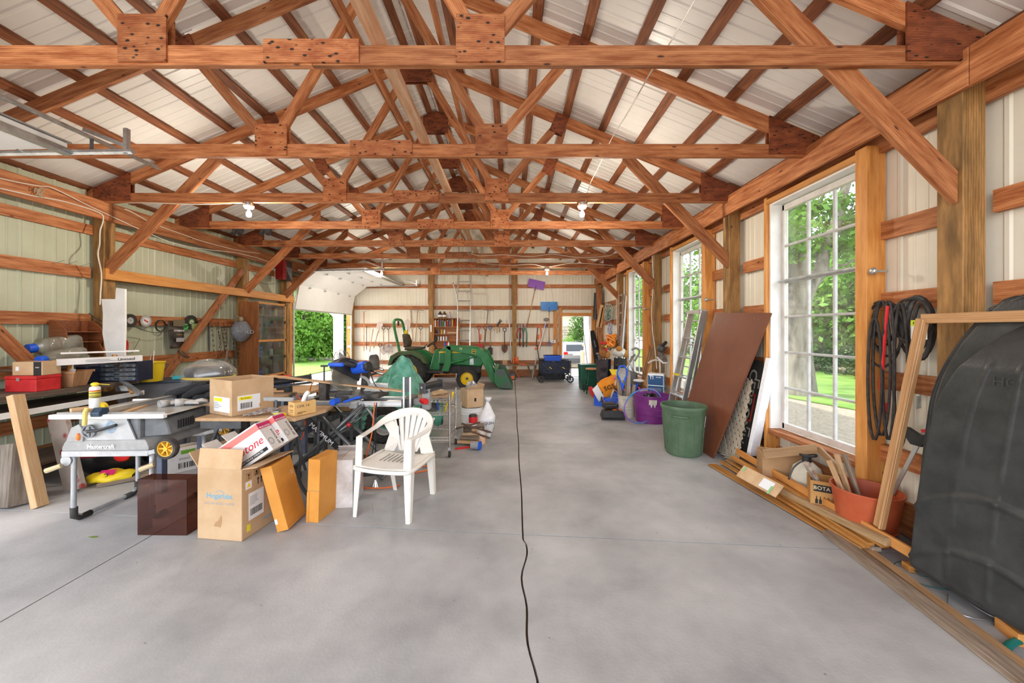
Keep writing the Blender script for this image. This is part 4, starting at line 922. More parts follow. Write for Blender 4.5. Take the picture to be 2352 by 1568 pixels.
# ------------------------------------------------------------ bench along the left wall
dkwood = M('dark_bench_wood', (.075, .05, .035), (.16, .11, .08), 4, .7, stretch=WS)
bn = thing('wall_workbench', 'long dark wooden workbench along the left wall under the red box', 'workbench', (-4.87, 3.7, 0))
board('bench_top', (-.0, -.75, .905), (-.0, .82, .905), .05, .64, dkwood, bn); board('shelf_board', (.03, -.75, .76), (.03, .82, .76), .03, .66, dkwood, bn); board('white_edge', (.375, -.75, .765), (.375, .82, .765), .055, .015, whitep, bn)
for y in (-.7, .75):
    for x in (-.27, .3): board('leg', (x, y, 0), (x, y, .74), .07, .05, dkwood, bn, up=(0, 1, 0))
board('low_shelf', (0, -.7, .22), (0, .8, .22), .03, .56, dkwood, bn)
BT = .931
def loc3(px, py, d, z): v = at(px, py, d); v.z = z; return v
red = M('worn_red_paint', (.42, .008, .012), (.62, .03, .03), 9, .45)
r = thing('red_box', 'worn red painted wooden box with a hinged lid on the left workbench', 'box', (-4.73, 3.66, BT), rz=0)
MB().box((0, 0, .06), (.30, .20, .12)).build('box_body', red, r, bevel=.004); MB().box((0, 0, .137), (.306, .206, .03)).build('lid', red, r, bevel=.004); MB().box((-.02, -.104, .12), (.03, .004, .03)).build('catch', galv, r)
b = carton('small open cardboard box with a black label lying on the red box', TR(-4.72, 3.68, BT+.155, 4), .27, .16, .13, kraft)
lab(b, ff(.27, .16, .13, 'f', .09, 0), .07, .13, blackink, 'black_label'); text('lettering', 'STAY', .016, paper, b, ff(.27, .16, .13, 'f', .09, .01) @ Matrix.Translation((0, 0, .002))); lab(b, ff(.27, .16, .13, 'f', -.09, 0), .03, .04); 
basketm = M('basket_veneer', (.42, .21, .09), (.55, .31, .16), 6, .7, stretch=(4, 4, .6))
r = thing('veneer_basket', 'square wooden veneer basket with slanting sides on the left workbench', 'basket', (-4.70, 3.93, BT), rz=.2)
loft([[(-.09, -.08, 0), (.09, -.08, 0), (.09, .08, 0), (-.09, .08, 0)], [(-.13, -.11, .16), (.13, -.11, .16), (.13, .11, .16), (-.13, .11, .16)], [(-.12, -.10, .16), (.12, -.10, .16), (.12, .10, .16), (-.12, .10, .16)], [(-.08, -.07, .01), (.08, -.07, .01), (.08, .07, .01), (-.08, .07, .01)]]).build('basket_body', basketm, r)
for s_ in (-1, 1): MB().box((0, s_*.113, .155), (.28, .006, .022)).build('rim_strip', basketm, r)
for k, (dx, c, lb) in enumerate(((-.05, 'c47a1e', 'wooden-handled tool standing in the veneer basket'), (.03, 'd9d9d6', 'grey sealant tube with a pointed nozzle standing in the veneer basket'))):
    t = thing('hand_tool' if k == 0 else 'sealant_tube', lb, 'tool' if k == 0 else 'tube', (-4.70+dx, 3.93, BT+.012)); MB().tube([(0, 0, 0), (.03, 0, .12), (.07, 0, .23)] if k == 0 else [(0, 0, 0), (0, 0, .17)], .016 if k == 0 else .024, 10).build('handle' if k == 0 else 'cartridge', M('t%d' % k, srgb(c)[:3], None), t, smooth=40)
    if k: MB().cyl((0, 0, .17), (.01, 0, .24), .01, .003).build('nozzle', M('t1', (1, 1, 1)), t, smooth=40)
r = thing('tool_box', 'dark blue plastic tool case standing behind the veneer basket', 'tool box', (-4.86, 4.18, BT), rz=.1)
navy = M('navy_case', (.008, .012, .035), (.02, .025, .06), 6, .4)
MB().box((0, 0, .10), (.30, .20, .20)).build('case_body', navy, r, bevel=.012); MB().box((0, -.005, .185), (.31, .21, .035)).build('lid', navy, r, bevel=.01); MB().tube(smoothpts([(-.07, 0, .20), (-.06, 0, .24), (.06, 0, .24), (.07, 0, .20)], 3), .01, 8).build('handle', navy, r, smooth=True)
r = thing('parts_organiser', 'navy parts organiser with four clear drawers on the left workbench', 'organiser', (-4.56, 4.36, BT), rz=.12)
MB().box((-.195, .02, .115), (.012, .22, .23)).box((.195, .02, .115), (.012, .22, .23)).box((0, .02, .224), (.39, .22, .012)).box((0, .125, .115), (.39, .01, .23)).box((0, .02, .006), (.39, .22, .012)).build('case_frame', navy, r, bevel=.003)
cl = glassmat('tray_plastic', (.75, .80, .85), .12, dirt=.4, dirtc=(.30, .36, .42))
for k in range(4):
    t = MB().box((0, -.0, .035+k*.051), (.37, .20, .042)).build('drawer', cl, r, bevel=.003); MB().box((0, -.105, .035+k*.051), (.05, .01, .014)).build('latch', blackp, t)
    for j in range(5): MB().box((-.14+j*.07, -.03, .028+k*.051), (.03, .06, .02)).build('small_parts', galv if j % 2 else M('mixed_parts', (.25, .2, .12), (.6, .6, .6), 30), t)
def jug(label, a, b_, rr, jm):
    T, L = frame(a, b_); r = thing('water_jug', label, 'jug', T=T)
    sec = lambda x, s_: [(x, math.copysign(abs(math.cos(q*PI/8))**.5, math.cos(q*PI/8))*rr*s_, math.copysign(abs(math.sin(q*PI/8))**.5, math.sin(q*PI/8))*rr*s_) for q in range(16)]
    loft([sec(.03, .38), sec(.05, .55), sec(.10, .95), sec(.15, 1), sec(L*.45, 1), sec(L*.5, .9), sec(L*.55, 1), sec(L-.02, 1), sec(L, .9)]).build('jug_body', jm, r, smooth=35)
    m = MB().cyl((-.03, 0, 0), (.035, 0, 0), rr*.52, n=20); m.build('cap', bluep, r, smooth=40, bevel=.006)
jug('upper clear water jug with blue cap lying above the left workbench', at(72, 800, 3.95), at(176, 786, 4.35), .095, clearj)
jug('lower clear water jug with blue cap lying above the left workbench', at(96, 826, 3.85), at(186, 812, 4.25), .08, clearj)
board('shelf_plank', (-5.02, 3.72, 1.115), (-4.92, 4.5, 1.115), .02, .34, dkwood, None, label='short dark plank under the two clear water jugs', cat='plank')
T, L = frame(at(130, 832, 3.75), at(327, 822, 4.25)); r = thing('long_carton', 'long narrow white carton lying across the goods on the left workbench', 'carton', T=T)
MB().box((L/2, 0, 0), (L, .09, .065)).build('carton_body', whiteb, r, bevel=.003); text('lettering', 'Linvosol', .04, blackink, r, face((L-.13, -.046, .0), (1, 0, 0), (0, 0, 1)), bold=.001); lines(r, face((L*.55, -.046, 0), (1, 0, 0), (0, 0, 1)), .3, .03, 2)
MB().box((-.01, 0, 0), (.03, .07, .05)).build('open_end', kraftd, r)
board('window_blind', at(140, 822, 3.9)+Vector((0, 0, .05)), at(320, 815, 4.35)+Vector((0, 0, .05)), .015, .12, whitep, None, label='flat white strip on top of the long white carton', cat='strip')
# white cut panel leaning above the bench
pts = [(222, 898), (300, 898), (288, 850), (281, 800), (277, 745), (270, 700), (268, 655), (243, 655), (247, 682), (215, 684), (219, 720), (226, 765), (240, 815), (262, 860), (285, 898)]
pp = [(222, 720), (226, 765), (240, 815), (262, 860), (283, 897), (303, 897), (288, 850), (281, 800), (277, 745), (272, 700), (268, 660), (246, 657), (247, 684), (215, 684)]
k_ = 4.42/850
MB().prism([((x-255)*k_, (897-y)*k_) for x, y in pp][::-1], 0, .022).build('cutout_sheet', whitep, None, T=face(loc3(255, 897, 4.42, .80), (1, 0, 0), (0, .10, 1)), bevel=.002, label='white painted cut-out panel with rough edges leaning above the workbench', cat='panel')
scrap('leaning_stick', 'orange-brown wooden handle leaning beside the white cut-out panel', at(305, 903, 4.3), at(262, 815, 4.42), .03, .03, M('handle_wood', (.50, .22, .06), (.62, .32, .12), 4, .5), 'stick')
scrap('leaning_stick', 'grey steel angle leaning under the bench end beside the white panel', at(325, 905, 4.15), at(278, 872, 4.3), .03, .04, galv, 'angle bar')
# little wall shelf with scrolled side
shw = M('shelf_brown', (.16, .045, .015), (.26, .085, .03), 4, .45, stretch=WS)
r = thing('wall_shelf', 'small brown hanging shelf with scrolled sides on the left wall', 'shelf', (-5.24, 4.20, 1.22))
side = [(0, 0), (.17, 0), (.19, .06), (.15, .13), (.20, .20), (.19, .30), (.13, .37), (.05, .42), (0, .42)]
for y in (0, .38): MB().prism(side, 0, .015).build('side_panel', shw, r, T=face((0, y, 0), (1, 0, 0), (0, 0, 1)))
for z, d in ((.02, .17), (.16, .15), (.28, .17)): MB().b2((0, .0, z), (d, .38, z+.012)).build('shelf', shw, r)
MB().b2((-.0, 0, 0), (.008, .38, .42)).build('back_panel', shw, r)
# totes, yellow bucket
tote = M('grey_tote', (.17, .17, .18), (.24, .24, .25), 5, .5); totel = M('tote_lid_blue', (.035, .05, .085), (.06, .08, .12), 5, .45)
def bin_(name, label, p, w, d, h, rz, m1, m2, cat='storage box', lid=True):
    r = thing(name, label, cat, p, rz); loft([[(-w*.46, -d*.44, 0), (w*.46, -d*.44, 0), (w*.46, d*.44, 0), (-w*.46, d*.44, 0)], [(-w/2, -d/2, h), (w/2, -d/2, h), (w/2, d/2, h), (-w/2, d/2, h)]]).build('tub', m1, r, bevel=.01)
    if lid: MB().box((0, 0, h+.012), (w*1.04, d*1.06, .03)).build('lid', m2, r, bevel=.008)
    return r
bin_('storage_tote', 'dark lower storage tote under the grey one by the left wall', (-4.72, 5.0, 0), .8, .44, .55, .45, tote, totel)
bin_('storage_tote', 'grey storage tote with blue lid carrying the yellow bucket', (-4.72, 5.0, .585), .8, .44, .25, .45, tote, totel)
def bucket(name, label, p, r0, r1, h, m_, rz=0, handle=True, ribs_=(), cat='bucket', hm=None, T=None, n=32):
    r = thing(name, label, cat, p, rz, T=T); prof = [(0, .004), (r0, 0), (r0+(r1-r0)*.5, h*.5)]
    for q in ribs_: prof += [(r0+(r1-r0)*q, h*q-.006), (r0+(r1-r0)*q+.008, h*q), (r0+(r1-r0)*q, h*q+.006)]
    prof = sorted(prof[:2], key=lambda t: t[1])+sorted(prof[2:], key=lambda t: t[1]) if ribs_ else prof
    if prof[0][0] > prof[1][0]: prof[0], prof[1] = prof[1], prof[0]
    prof += [(r1, h-.012), (r1+.008, h-.01), (r1+.008, h), (r1-.003, h), (r0-.004, .012), (0, .012)]
    MB().lathe(prof, n).build('bucket_body', m_, r, smooth=35)
    if handle: MB().tube(smoothpts([(-r1-.006, 0, h-.03), (-r1*.95, .01, h+.07), (-r1*.4, .02, h+.13), (r1*.4, .02, h+.13), (r1*.95, .01, h+.07), (r1+.006, 0, h-.03)], 4), .0035, 6).build('bail_handle', hm or white, r, smooth=True)
    return r
def wrap(par, s_, size, mat, R_, z, a0, a1=None, name='lettering', sx=1.0, taper=0):   # lettering bent round a cylinder, centred at angle a0
    cu = text('tmp', s_, size, mat, None, Matrix.Identity(4), 0, sx=1); me = cu.data; bpy.data.objects.remove(cu)
    for v in me.vertices:
        a = a0+v.co.x*sx/R_; rr = R_+.0015+taper*(v.co.y); v.co = (math.cos(a)*rr, math.sin(a)*rr, z+v.co.y)
    me.name = name; o = link(name, me, par); return o
yb = bucket('yellow_bucket', 'yellow detergent bucket with red lettering on the grey tote', (-4.66, 4.78, .868), .11, .135, .25, yellowp, rz=-.7)
wrap(yb, 'PREMIUM', .055, redink, .127, .155, -PI/2+.55, taper=.1, sx=.9); wrap(yb, 'FORMULA', .055, redink, .122, .105, -PI/2+.55, taper=.1, sx=.9); wrap(yb, '4.5 kg', .03, blackink, .131, .205, -PI/2+.55, taper=.1); wrap(yb, 'LAUNDRY DETERGENT', .018, M('print_green', (1, 1, 1)), .119, .065, -PI/2+.55, taper=.1)
b = carton('small turquoise paper box on the tote beside the yellow bucket', TR(-4.47, 4.98, .868, 25), .14, .08, .045, M('turquoise_card', (.05, .45, .55), None, rough=.5), tape=False)
carton('plain brown cardboard box behind the plastic-wrapped seat', TR(-4.45, 5.35, .80, 20), .26, .2, .22, kraftd)
board('low_bench', (-4.75, 5.5, .78), (-4.1, 5.25, .78), .03, .40, dkwood, None, label='dark plank shelf carrying the brown cardboard box by the left wall', cat='plank')
for q, (x, y) in enumerate(((-4.65, 5.4), (-4.2, 5.3))): carton('%s grey crate standing under the dark plank shelf' % ('left' if q == 0 else 'right'), TR(x, y, 0, 0), .4 if q else .36, .34, .75, tote, tape=False, name='crate')
# wrapped mower seat on a stand
st = thing('mower_seat', 'black seat with yellow rim wrapped in clear plastic film', 'seat', (-3.86, 4.72, .0), rz=.12)
MB().lathe([(.0, .0), (.18, .0), (.26, .05), (.27, .10), (.24, .15), (0, .17)], 32, T=Matrix.Translation((0, 0, .90)) @ Matrix.Diagonal((1, .75, 1, 1))).build('seat_shell', blackp, st, smooth=40)
MB().tube([(math.cos(q*PI/16)*.272, math.sin(q*PI/16)*.205, .925+.03*max(0, math.sin(q*PI/16))) for q in range(32)], .017, 8, closed=True).build('yellow_rim', yellowp, st, smooth=True)
MB().sheet(lambda u, v: (.30*math.cos(2*PI*u)*math.sin(v*1.9)*(1+.05*math.sin(9*u*2*PI)*v), .235*math.sin(2*PI*u)*math.sin(v*1.9)*(1+.05*math.sin(7*u*2*PI)), .93+.22*math.cos(v*1.75)+.012*math.sin(23*u+9*v)), 44, 12).build('film', clearf, st, smooth=True)
for x, y in ((-.14, -.1), (.14, -.1), (-.14, .1), (.14, .1)): MB().tube([(x, y, .9), (x*1.5, y*1.3, 0)], .014, 8).build('stand_leg', dgrey, st)
MB().box((0, 0, .70), (.44, .28, .02)).build('stand_shelf', mdf, st); MB().box((0, 0, .42), (.44, .28, .02)).build('stand_shelf', mdf, st)
for k in range(4):
    r = thing('glass_jar', 'clear jar in the row on the shelf below the wrapped seat', 'jar', st.location+Vector((-.15+.1*k, -.07, .711)), group='clear jars below the wrapped seat')
    MB().lathe([(0, 0), (.036, 0), (.038, .01), (.038, .09), (.028, .11), (.028, .12)], 14).build('jar_body', glassmat('jar_glass', (.8, .8, .8), .15, .5, dirtc=(.3, .28, .25)), r, smooth=40); MB().cyl((0, 0, .12), (0, 0, .14), .031, n=14).build('lid', galv, r)
r = thing('red_clamp', 'red plastic tool lying on the pile right of the black jacket', 'tool', (-3.42, 4.3, .80), rz=.2); MB().box((0, 0, .02), (.20, .06, .04)).box((.03, 0, .05), (.08, .05, .03)).build('tool_body', redp, r, bevel=.006)
board('pile_plank', (-3.85, 4.28, .78), (-3.1, 4.45, .78), .03, .2, mdf, None, label='short plank under the red tool behind the table saw', cat='plank')
carton('dark crate supporting the short plank behind the table saw', TR(-3.45, 4.38, 0, 10), .5, .2, .76, dusty, tape=False, name='crate')

# ------------------------------------------------------------ things hung on the left wall (plane x = WX)
WX = -5.23
def wallT(px, py, X=WX): p = onx(px, py, X); return face(p, (0, 1, 0), (0, 0, 1))     # z axis of T points into the room (+x)
def disc(name, label, px, py, r_, parts, cat, X=WX):
    r = thing(name, label, cat, T=wallT(px, py, X))
    for nm, r0, r1, z0, z1, m_ in parts: MB().lathe([(r0, z0), (r1, z0), (r1, z1), (r0, z1), (r0, z0)], 30).build(nm, m_, r, smooth=40)
    return r
dk = M('abrasive_black', (.03, .028, .026), (.06, .055, .05), 40, .9)
disc('grinding_disc', 'black rubber disc with grey hub, leftmost on the left wall', 298, 736, .09, (('disc', .045, .09, 0, .02, dk), ('hub', .006, .046, .005, .018, galv)), 'disc')
r = disc('circular_saw_disc', 'toothed circular saw blade with red and white label on the left wall', 336, 737, .08, (('blade', .012, .078, .0, .003, galv), ('paper_label', .012, .05, .003, .004, paper)), 'saw blade')
MB().box((0, 0, .005), (.07, .018, .001)).build('red_label', redink, r, T=Matrix.Rotation(-.5, 4, 'Z'))
MB().cyl((0, 0, -.03), (0, 0, .008), .006, n=6).build('nail', galv, r)
m = MB()
for k in range(30): a = k*PI/15; m.add([(math.cos(a)*.076, math.sin(a)*.076, 0), (math.cos(a+.1)*.088, math.sin(a+.1)*.088, 0), (math.cos(a+.2)*.076, math.sin(a+.2)*.076, 0), (math.cos(a)*.076, math.sin(a)*.076, .003), (math.cos(a+.1)*.088, math.sin(a+.1)*.088, .003), (math.cos(a+.2)*.076, math.sin(a+.2)*.076, .003)], [(0, 1, 4, 3), (1, 2, 5, 4), (0, 2, 1), (3, 4, 5)])
tag(m.build('teeth', galv, r), kind='stuff')
r = thing('wire_coil', 'small coil of black cable hung on the left wall beside the bag', 'coil', T=wallT(368, 748))
m = MB(); n = 60; m.tube([(math.cos(q*.5)*(.075+.004*math.sin(q)), math.sin(q*.5)*(.085+.003*math.cos(q*1.3)), .012+.01*math.sin(q*.37)) for q in range(n)], .004, 6).build('coil', blackp, r, smooth=True)
r = disc('grinding_stone', 'large dark grinding wheel with green and white centre on the left wall', 438, 740, .12, (('wheel', .012, .115, 0, .025, dk), ('paper_label', .012, .05, .025, .027, paper), ('green_ring', .034, .05, .027, .028, M('print_green', (1, 1, 1)))), 'grinding wheel')
tapg = M('green_tape', (.30, .40, .12), (.40, .50, .22), 5, .4)
disc('tape_roll', 'roll of green tape hung in front of the grinding wheel', 444, 751, .05, (('roll', .025, .06, .03, .07, tapg),), 'tape roll'); disc('tape_roll', 'thin roll of bright green tape left of the grinding wheel', 423, 750, .04, (('roll', .025, .05, .0, .03, M('bright_green_tape', (.1, .6, .15), None)),), 'tape roll')
r = thing('seed_sack', 'black printed bird-food bag hung on the left wall', 'bag', T=wallT(403, 737, -5.18))
MB().sheet(lambda u, v: ((u-.5)*.28*(1-.12*v)+.05*(1-v), .0-.42*(1-v)*1+.0, .035*math.sin(PI*u)*(1-v*.7)+.006*math.sin(9*v+7*u)), 12, 12).build('bag_body', M('print_bag', (.025, .022, .02), (.10, .08, .06), 9, .4), r, smooth=True, solid=.003)
lab(r, Matrix.Translation((.02, -.03, .045)), .20, .10, M('brown_band', (.16, .12, .07), None), 'top_panel'); text('lettering', "D'OISEAUX", .036, paper, r, Matrix.Translation((.02, -.15, .05)), bold=.001); text('lettering', 'Birdseed', .025, M('gold_ink', (.55, .38, .08), None), r, Matrix.Translation((.02, -.21, .05))); lab(r, Matrix.Translation((.04, -.29, .045)), .14, .06, M('grey_print', (.4, .4, .42), None), 'info_panel')
# black cable strung along the wall, kite-like wire frame
MB().tube(smoothpts([onx(205, 719, -5.2), onx(240, 740, -5.15), onx(300, 748, -5.15), onx(350, 763, -5.15), onx(385, 760, -5.16), onx(440, 744, -5.18), onx(478, 720, -5.2), onx(545, 640, -5.2)], 5), .004, 6).build('hanging_cable', blackp, None, smooth=True, label='thin black cable drooping along the left wall past the discs', cat='cable')
r = thing('wire_outline', 'kite-shaped black wire frame with a red band on the left wall', 'wire frame', T=wallT(295, 795))
MB().cyl((-.09, .13, 0), (-.09, .13, -.06), .004, n=6).build('nail', galv, r); MB().tube([(-.09, .13, 0), (.16, .10, 0), (.06, -.09, 0), (-.02, -.10, 0)], .003, 6).build('wire', blackp, r); MB().tube(smoothpts([(-.07, .11, .01), (-.02, .05, .01), (-.03, -.06, .01), (-.07, -.10, .01)], 4), .014, 8).build('red_band', redp, r, smooth=True)
rust = M('rusty_chain', (.07, .035, .02), (.17, .08, .04), 20, .7, .5)
def chainmesh(pts, rl=.016, rt=.004):
    m = MB(); P = smoothpts(pts, 6); out = []; acc = 0; last = P[0]
    for p in P[1:]:
        acc += (p-last).length
        if acc > rl*2.0: out.append((p, (p-last).normalized())); acc = 0
        last = p
    for i, (p, d) in enumerate(out):
        u = d.orthogonal().normalized(); u = (Matrix.Rotation(PI/2*(i % 2)+.4, 3, d) @ u)
        m.tube([p+d*math.cos(a)*rl*1.3+u*math.sin(a)*rl*.75 for a in [q*PI/3 for q in range(6)]], rt, 4, closed=True)
    return m
for k in range(9):
    px = 486+k*7.5; a = onx(px, 742+R.uniform(-8, 4), -5.12); n_ = R.uniform(.55, .95)
    pts = [a, a+Vector((R.uniform(-.02, .06), R.uniform(-.03, .05), -n_*.5)), a+Vector((R.uniform(0, .06), R.uniform(.0, .12), -n_))]
    if k % 3 == 1: pts += [a+Vector((.05, .22, -n_*.6)), a+Vector((0, .2, -.05))]
    c = chainmesh(pts).build('tyre_chain', rust, None, kind=None, label='rusty %s in the cluster hung on the left wall' % ('chain loop' if k % 3 == 1 else 'chain strand'), cat='chain', group='rusty chains on the left wall')
MB().cyl(onx(480, 732, -5.235), onx(481, 806, -5.235), .012, n=8).build('iron_bar', dgrey, None, label='black iron bar hanging left of the rusty chains', cat='bar')
scrap('wood_stake', 'weathered wooden stake leaning under the rusty chains', (-4.75, 6.0, 0), at(524, 806, 6.6), .06, .03, oldw, 'stake')
r = thing('mesh_bag', 'grey translucent drawstring bag hung beside the glass cabinet', 'bag', (-4.93, 6.74, 1.32))
MB().sheet(lambda u, v: (.0+.15*math.cos(2*PI*u)*math.sin(PI*min(1, v*1.15)*.55+.12)**.8*(1-.45*v**3), .24*math.sin(2*PI*u)*math.sin(PI*min(1, v*1.1)*.52+.35)**.9*(1-.7*v**2.5), .36*v+.006*math.sin(12*u+8*v)), 32, 14).build('bag_body', M('grey_mesh', (.13, .14, .16), (.22, .23, .26), 30, .6), r, smooth=True)
MB().sph((0, 0, .40), (.035, .04, .05), 10, 8).build('tied_neck', M('tan_rope', (.30, .25, .17), None), r, smooth=True); MB().tube(smoothpts([(0, 0, .40), (-.04, -.06, .46), (-.12, -.02, .47), (-.04, .05, .42)], 4), .008, 6).build('cord', M('tan_rope', (1, 1, 1)), r, smooth=True)
text('lettering', 'BOLD', .09, M('faint_print', (.35, .37, .41), None), r, face((.13, -.05, .17), (.65, .75, 0), (0, 0, 1)))
MB().tube(smoothpts([onx(410, 806, -5.1), onx(418, 815, -5.02), onx(432, 822, -5.0), onx(428, 812, -5.05), onx(412, 802, -5.1), onx(420, 812, -4.98), onx(436, 820, -5.0)], 4), .010, 6).build('rope_loop', M('brown_rope', (.16, .10, .06), None, rough=.9), None, smooth=True, label='brown rope loops hung on the diagonal wall brace', cat='rope')

# glass cabinet
cab = thing('glass_cabinet', 'brown wooden cabinet with glazed doors by the far overhead door', 'cabinet', (-5.10, 6.92, 0))
cw = M('cabinet_wood', (.20, .065, .018), (.30, .11, .035), 3, .5, stretch=(6, 6, 1)); W_, D_, z0, z1 = .82, .36, .62, 2.05
for y in (.0, W_): MB().b2((0, y-.012, .0), (D_, y+.012, z1)).build('side_panel', cw, cab)
for z in (z0, 1.0, 1.28, 1.56, 1.80, z1-.01): MB().b2((.01, .012, z), (D_-.03, W_-.012, z+.016)).build('shelf', cw, cab)
MB().b2((0, 0, z0), (.008, W_, z1)).build('back_panel', cw, cab)
for z in (z0, 1.30, z1-.03): MB().b2((D_-.02, 0, z), (D_+.01, W_, z+.04)).build('rail', pine, cab)
MB().b2((D_-.02, W_-.03, 0), (D_+.01, W_, z1)).build('front_stile', pine, cab); MB().b2((D_-.02, 0, .3), (D_+.01, W_, .34)).build('rail', pine, cab)
cgl = glassmat('cabinet_glass', (.85, .92, .90), .10, dirt=.10)
for z, zz in ((z0+.04, 1.30), (1.34, z1-.03)):
    for y in (.02, .41):
        d = MB().b2((D_-.006 if y < .1 else D_+.004, y, z), (D_-.001 if y < .1 else D_+.009, y+.39, zz)).build('glass_door', cgl, cab); MB().box((D_+.014, y+(.36 if y < .1 else .37), (z+zz)/2), (.02, .02, .06)).build('pull', blackp, d)
ct_ = [('blue_bin', 'blue stacking bin in the glazed cabinet', bluep), ('blue_bin', '', bluep)]
for k, (y, z, s_) in enumerate(((.10, 1.017, 1), (.10, 1.09, 1), (.10, 1.165, 1), (.09, .637, 1), (.09, .71, 1))):
    r = thing('parts_bin', 'small blue parts bin stacked in the glazed cabinet', 'bin', cab.location+Vector((.22, y+.03, z)), group='blue parts bins in the glazed cabinet')
    MB().box((0, 0, .004), (.16, .12, .006)).box((0, -.058, .03), (.16, .006, .06)).box((0, .058, .03), (.16, .006, .06)).box((-.078, 0, .03), (.006, .12, .06)).box((.078, 0, .02), (.006, .12, .04)).build('bin_body', bluep, r)
rr_ = random.Random(3); 
for k in range(9):
    z = (1.0, 1.28, 1.56, 1.80, z0)[k % 5]+.017; y = rr_.uniform(.32, .75); h = rr_.uniform(.08, .16); c, cn = (('b8b8b0', 'pale grey'), ('8a2f20', 'rust red'), ('2f4f7a', 'slate blue'), ('c9a13b', 'mustard yellow'), ('3f6b3a', 'leaf green'))[k % 5]
    r = thing('storage_can', '%s can behind the cabinet glass, %s of its colour' % (cn, 'near one' if k < 5 else 'far one'), 'can', cab.location+Vector((.12+.05*(k % 3), .30+.055*k, z)), group='cans behind the cabinet glass'); MB().lathe([(0, 0), (.032, 0), (.032, h), (.022, h+.01), (0, h+.01)], 12).build('can_body', M('can_'+c, srgb(c)[:3], None), r, smooth=40)
# charger box high on the left wall
r = thing('wall_charger', 'red and black charger box mounted high by the overhead door', 'charger', T=wallT(657, 622, -5.02))
MB().box((-.16, 0, .0), (.12, .42, .18)).build('red_side', M('dark_red_metal', (.30, .01, .012), None, rough=.4), r, bevel=.01); MB().box((.0, 0, .0), (.22, .44, .17)).build('black_case', blackp, r, bevel=.012)
MB().tube(smoothpts([onx(655, 650, -5.0), onx(643, 675, -5.0), onx(640, 700, -4.98), onx(637, 690, -5.0), onx(648, 655, -5.0)], 4), .004, 6).build('power_lead', M('pink_lead', (.6, .35, .3), None), r) if False else None
MB().tube(smoothpts([onx(585, 630, -5.05), onx(597, 646, -5.05), onx(612, 652, -5.05), onx(632, 651, -5.05)], 4), .005, 6).build('wall_cable', blackp, None, label='short black cable drooping beside the charger box', cat='cable')

for k, (x, y) in enumerate(((122, 606), (152, 608), (184, 612))): p = onx(x, y, -5.25); MB().cyl(p, p+Vector((.10, .03, .05)), .003, n=5).build('long_nail', galv, None, label='bent nail sticking out of the upper left girt, %s of three' % ('left', 'middle', 'right')[k], cat='nail')
# ------------------------------------------------------------ folding bench with plywood top, box and small tools
wb = thing('folding_bench', 'low folding bench with plywood top and dark grey metal legs', 'work bench', (-2.28, 3.32, 0))
MB().prism([(-.42, -.17), (.44, -.18), (.53, .16), (.50, .36), (-.42, .36)], .75, .778).build('plywood_top', mdf, wb, bevel=.003)
MB().b2((-.40, -.14, .68), (-.05, -.09, .745)).build('channel', dgrey, wb); MB().b2((.12, -.16, .67), (.47, -.10, .745)).build('channel', dgrey, wb); MB().b2((-.40, .26, .69), (.47, .31, .745)).build('channel', dgrey, wb)
for x in (-.30, .40):
    MB().tube(smoothpts([(x, -.11, .70), (x+.03, -.08, .45), (x-.02, -.02, .2), (x+.05, .02, 0.012)], 4), .014, 8).build('leg', dgrey, wb, smooth=True)
    MB().tube(smoothpts([(x+.05, -.13, .70), (x-.06, -.12, .4), (x-.10, -.14, .02)], 4), .013, 8).build('leg', dgrey, wb, smooth=True)
    MB().tube([(x, .28, .70), (x-.05, .34, .012)], .014, 8).build('leg', dgrey, wb, smooth=True)
for x in (.44, .50): MB().sph((x, -.17, .69), .028, 10, 6).build('clamp_knob', blackp, wb, smooth=True)
b = carton('open brown cardboard wine box with yellow label on the folding bench', TR(-2.49, 3.42, .779, -25), .34, .36, .31, kraft, True)
lab(b, ff(.34, .36, .31, 'f', .02, -.06), .24, .13, paper); lab(b, ff(.34, .36, .31, 'f', -.03, -.02) @ Matrix.Translation((0, 0, .001)), .12, .03, yellowink, 'yellow_band'); lines(b, ff(.34, .36, .31, 'f', -.04, -.07), .12, .06, 4); text('lettering', '6 x 1.5 L   13.5 kg', .032, greyink, b, ff(.34, .36, .31, 'f', 0, -.135))
lab(b, ff(.34, .36, .31, 'r', -.04, -.05), .19, .13, paper); lab(b, ff(.34, .36, .31, 'r', -.07, -.01) @ Matrix.Translation((0, 0, .001)), .11, .028, yellowink, 'yellow_band'); text('lettering', 'Bordeaux', .02, blackink, b, ff(.34, .36, .31, 'r', -.07, -.01) @ Matrix.Translation((0, 0, .002))); barcode(b, ff(.34, .36, .31, 'r', -.06, -.075), .10, .05)
b = carton('small yellow-brown open box of tools at the right of the folding bench', TR(-1.87, 3.30, .779, -32), .105, .19, .12, M('ochre_card', (.62, .36, .12), (.72, .45, .18), 5, .7), True)
for t_, x, z, s_ in (('OFR', 0, .025, .032), ('THE POWER', 0, -.01, .011), ('OF GLUE', 0, -.025, .011)): text('lettering', t_, s_, blackink, b, ff(.105, .19, .12, 'f', x, z))
text('lettering', 'OFR 14', .034, blackink, b, ff(.105, .19, .12, 'r', -.02, .02)); lines(b, ff(.105, .19, .12, 'r', -.03, -.035), .08, .02, 2, blackink)
r = thing('trowel', 'white plastic trowel handle sticking out of the ochre box', 'trowel', (-1.87, 3.33, .80)); MB().tube(smoothpts([(0, 0, 0), (-.005, 0, .09), (.02, .0, .15), (.045, 0, .17)], 3), [.02]*9+[.012], 8).build('blade', white, r, smooth=True); MB().tube([(.0, .02, .09), (.07, .04, .12)], .012, 8).build('handle', sawlight, r)
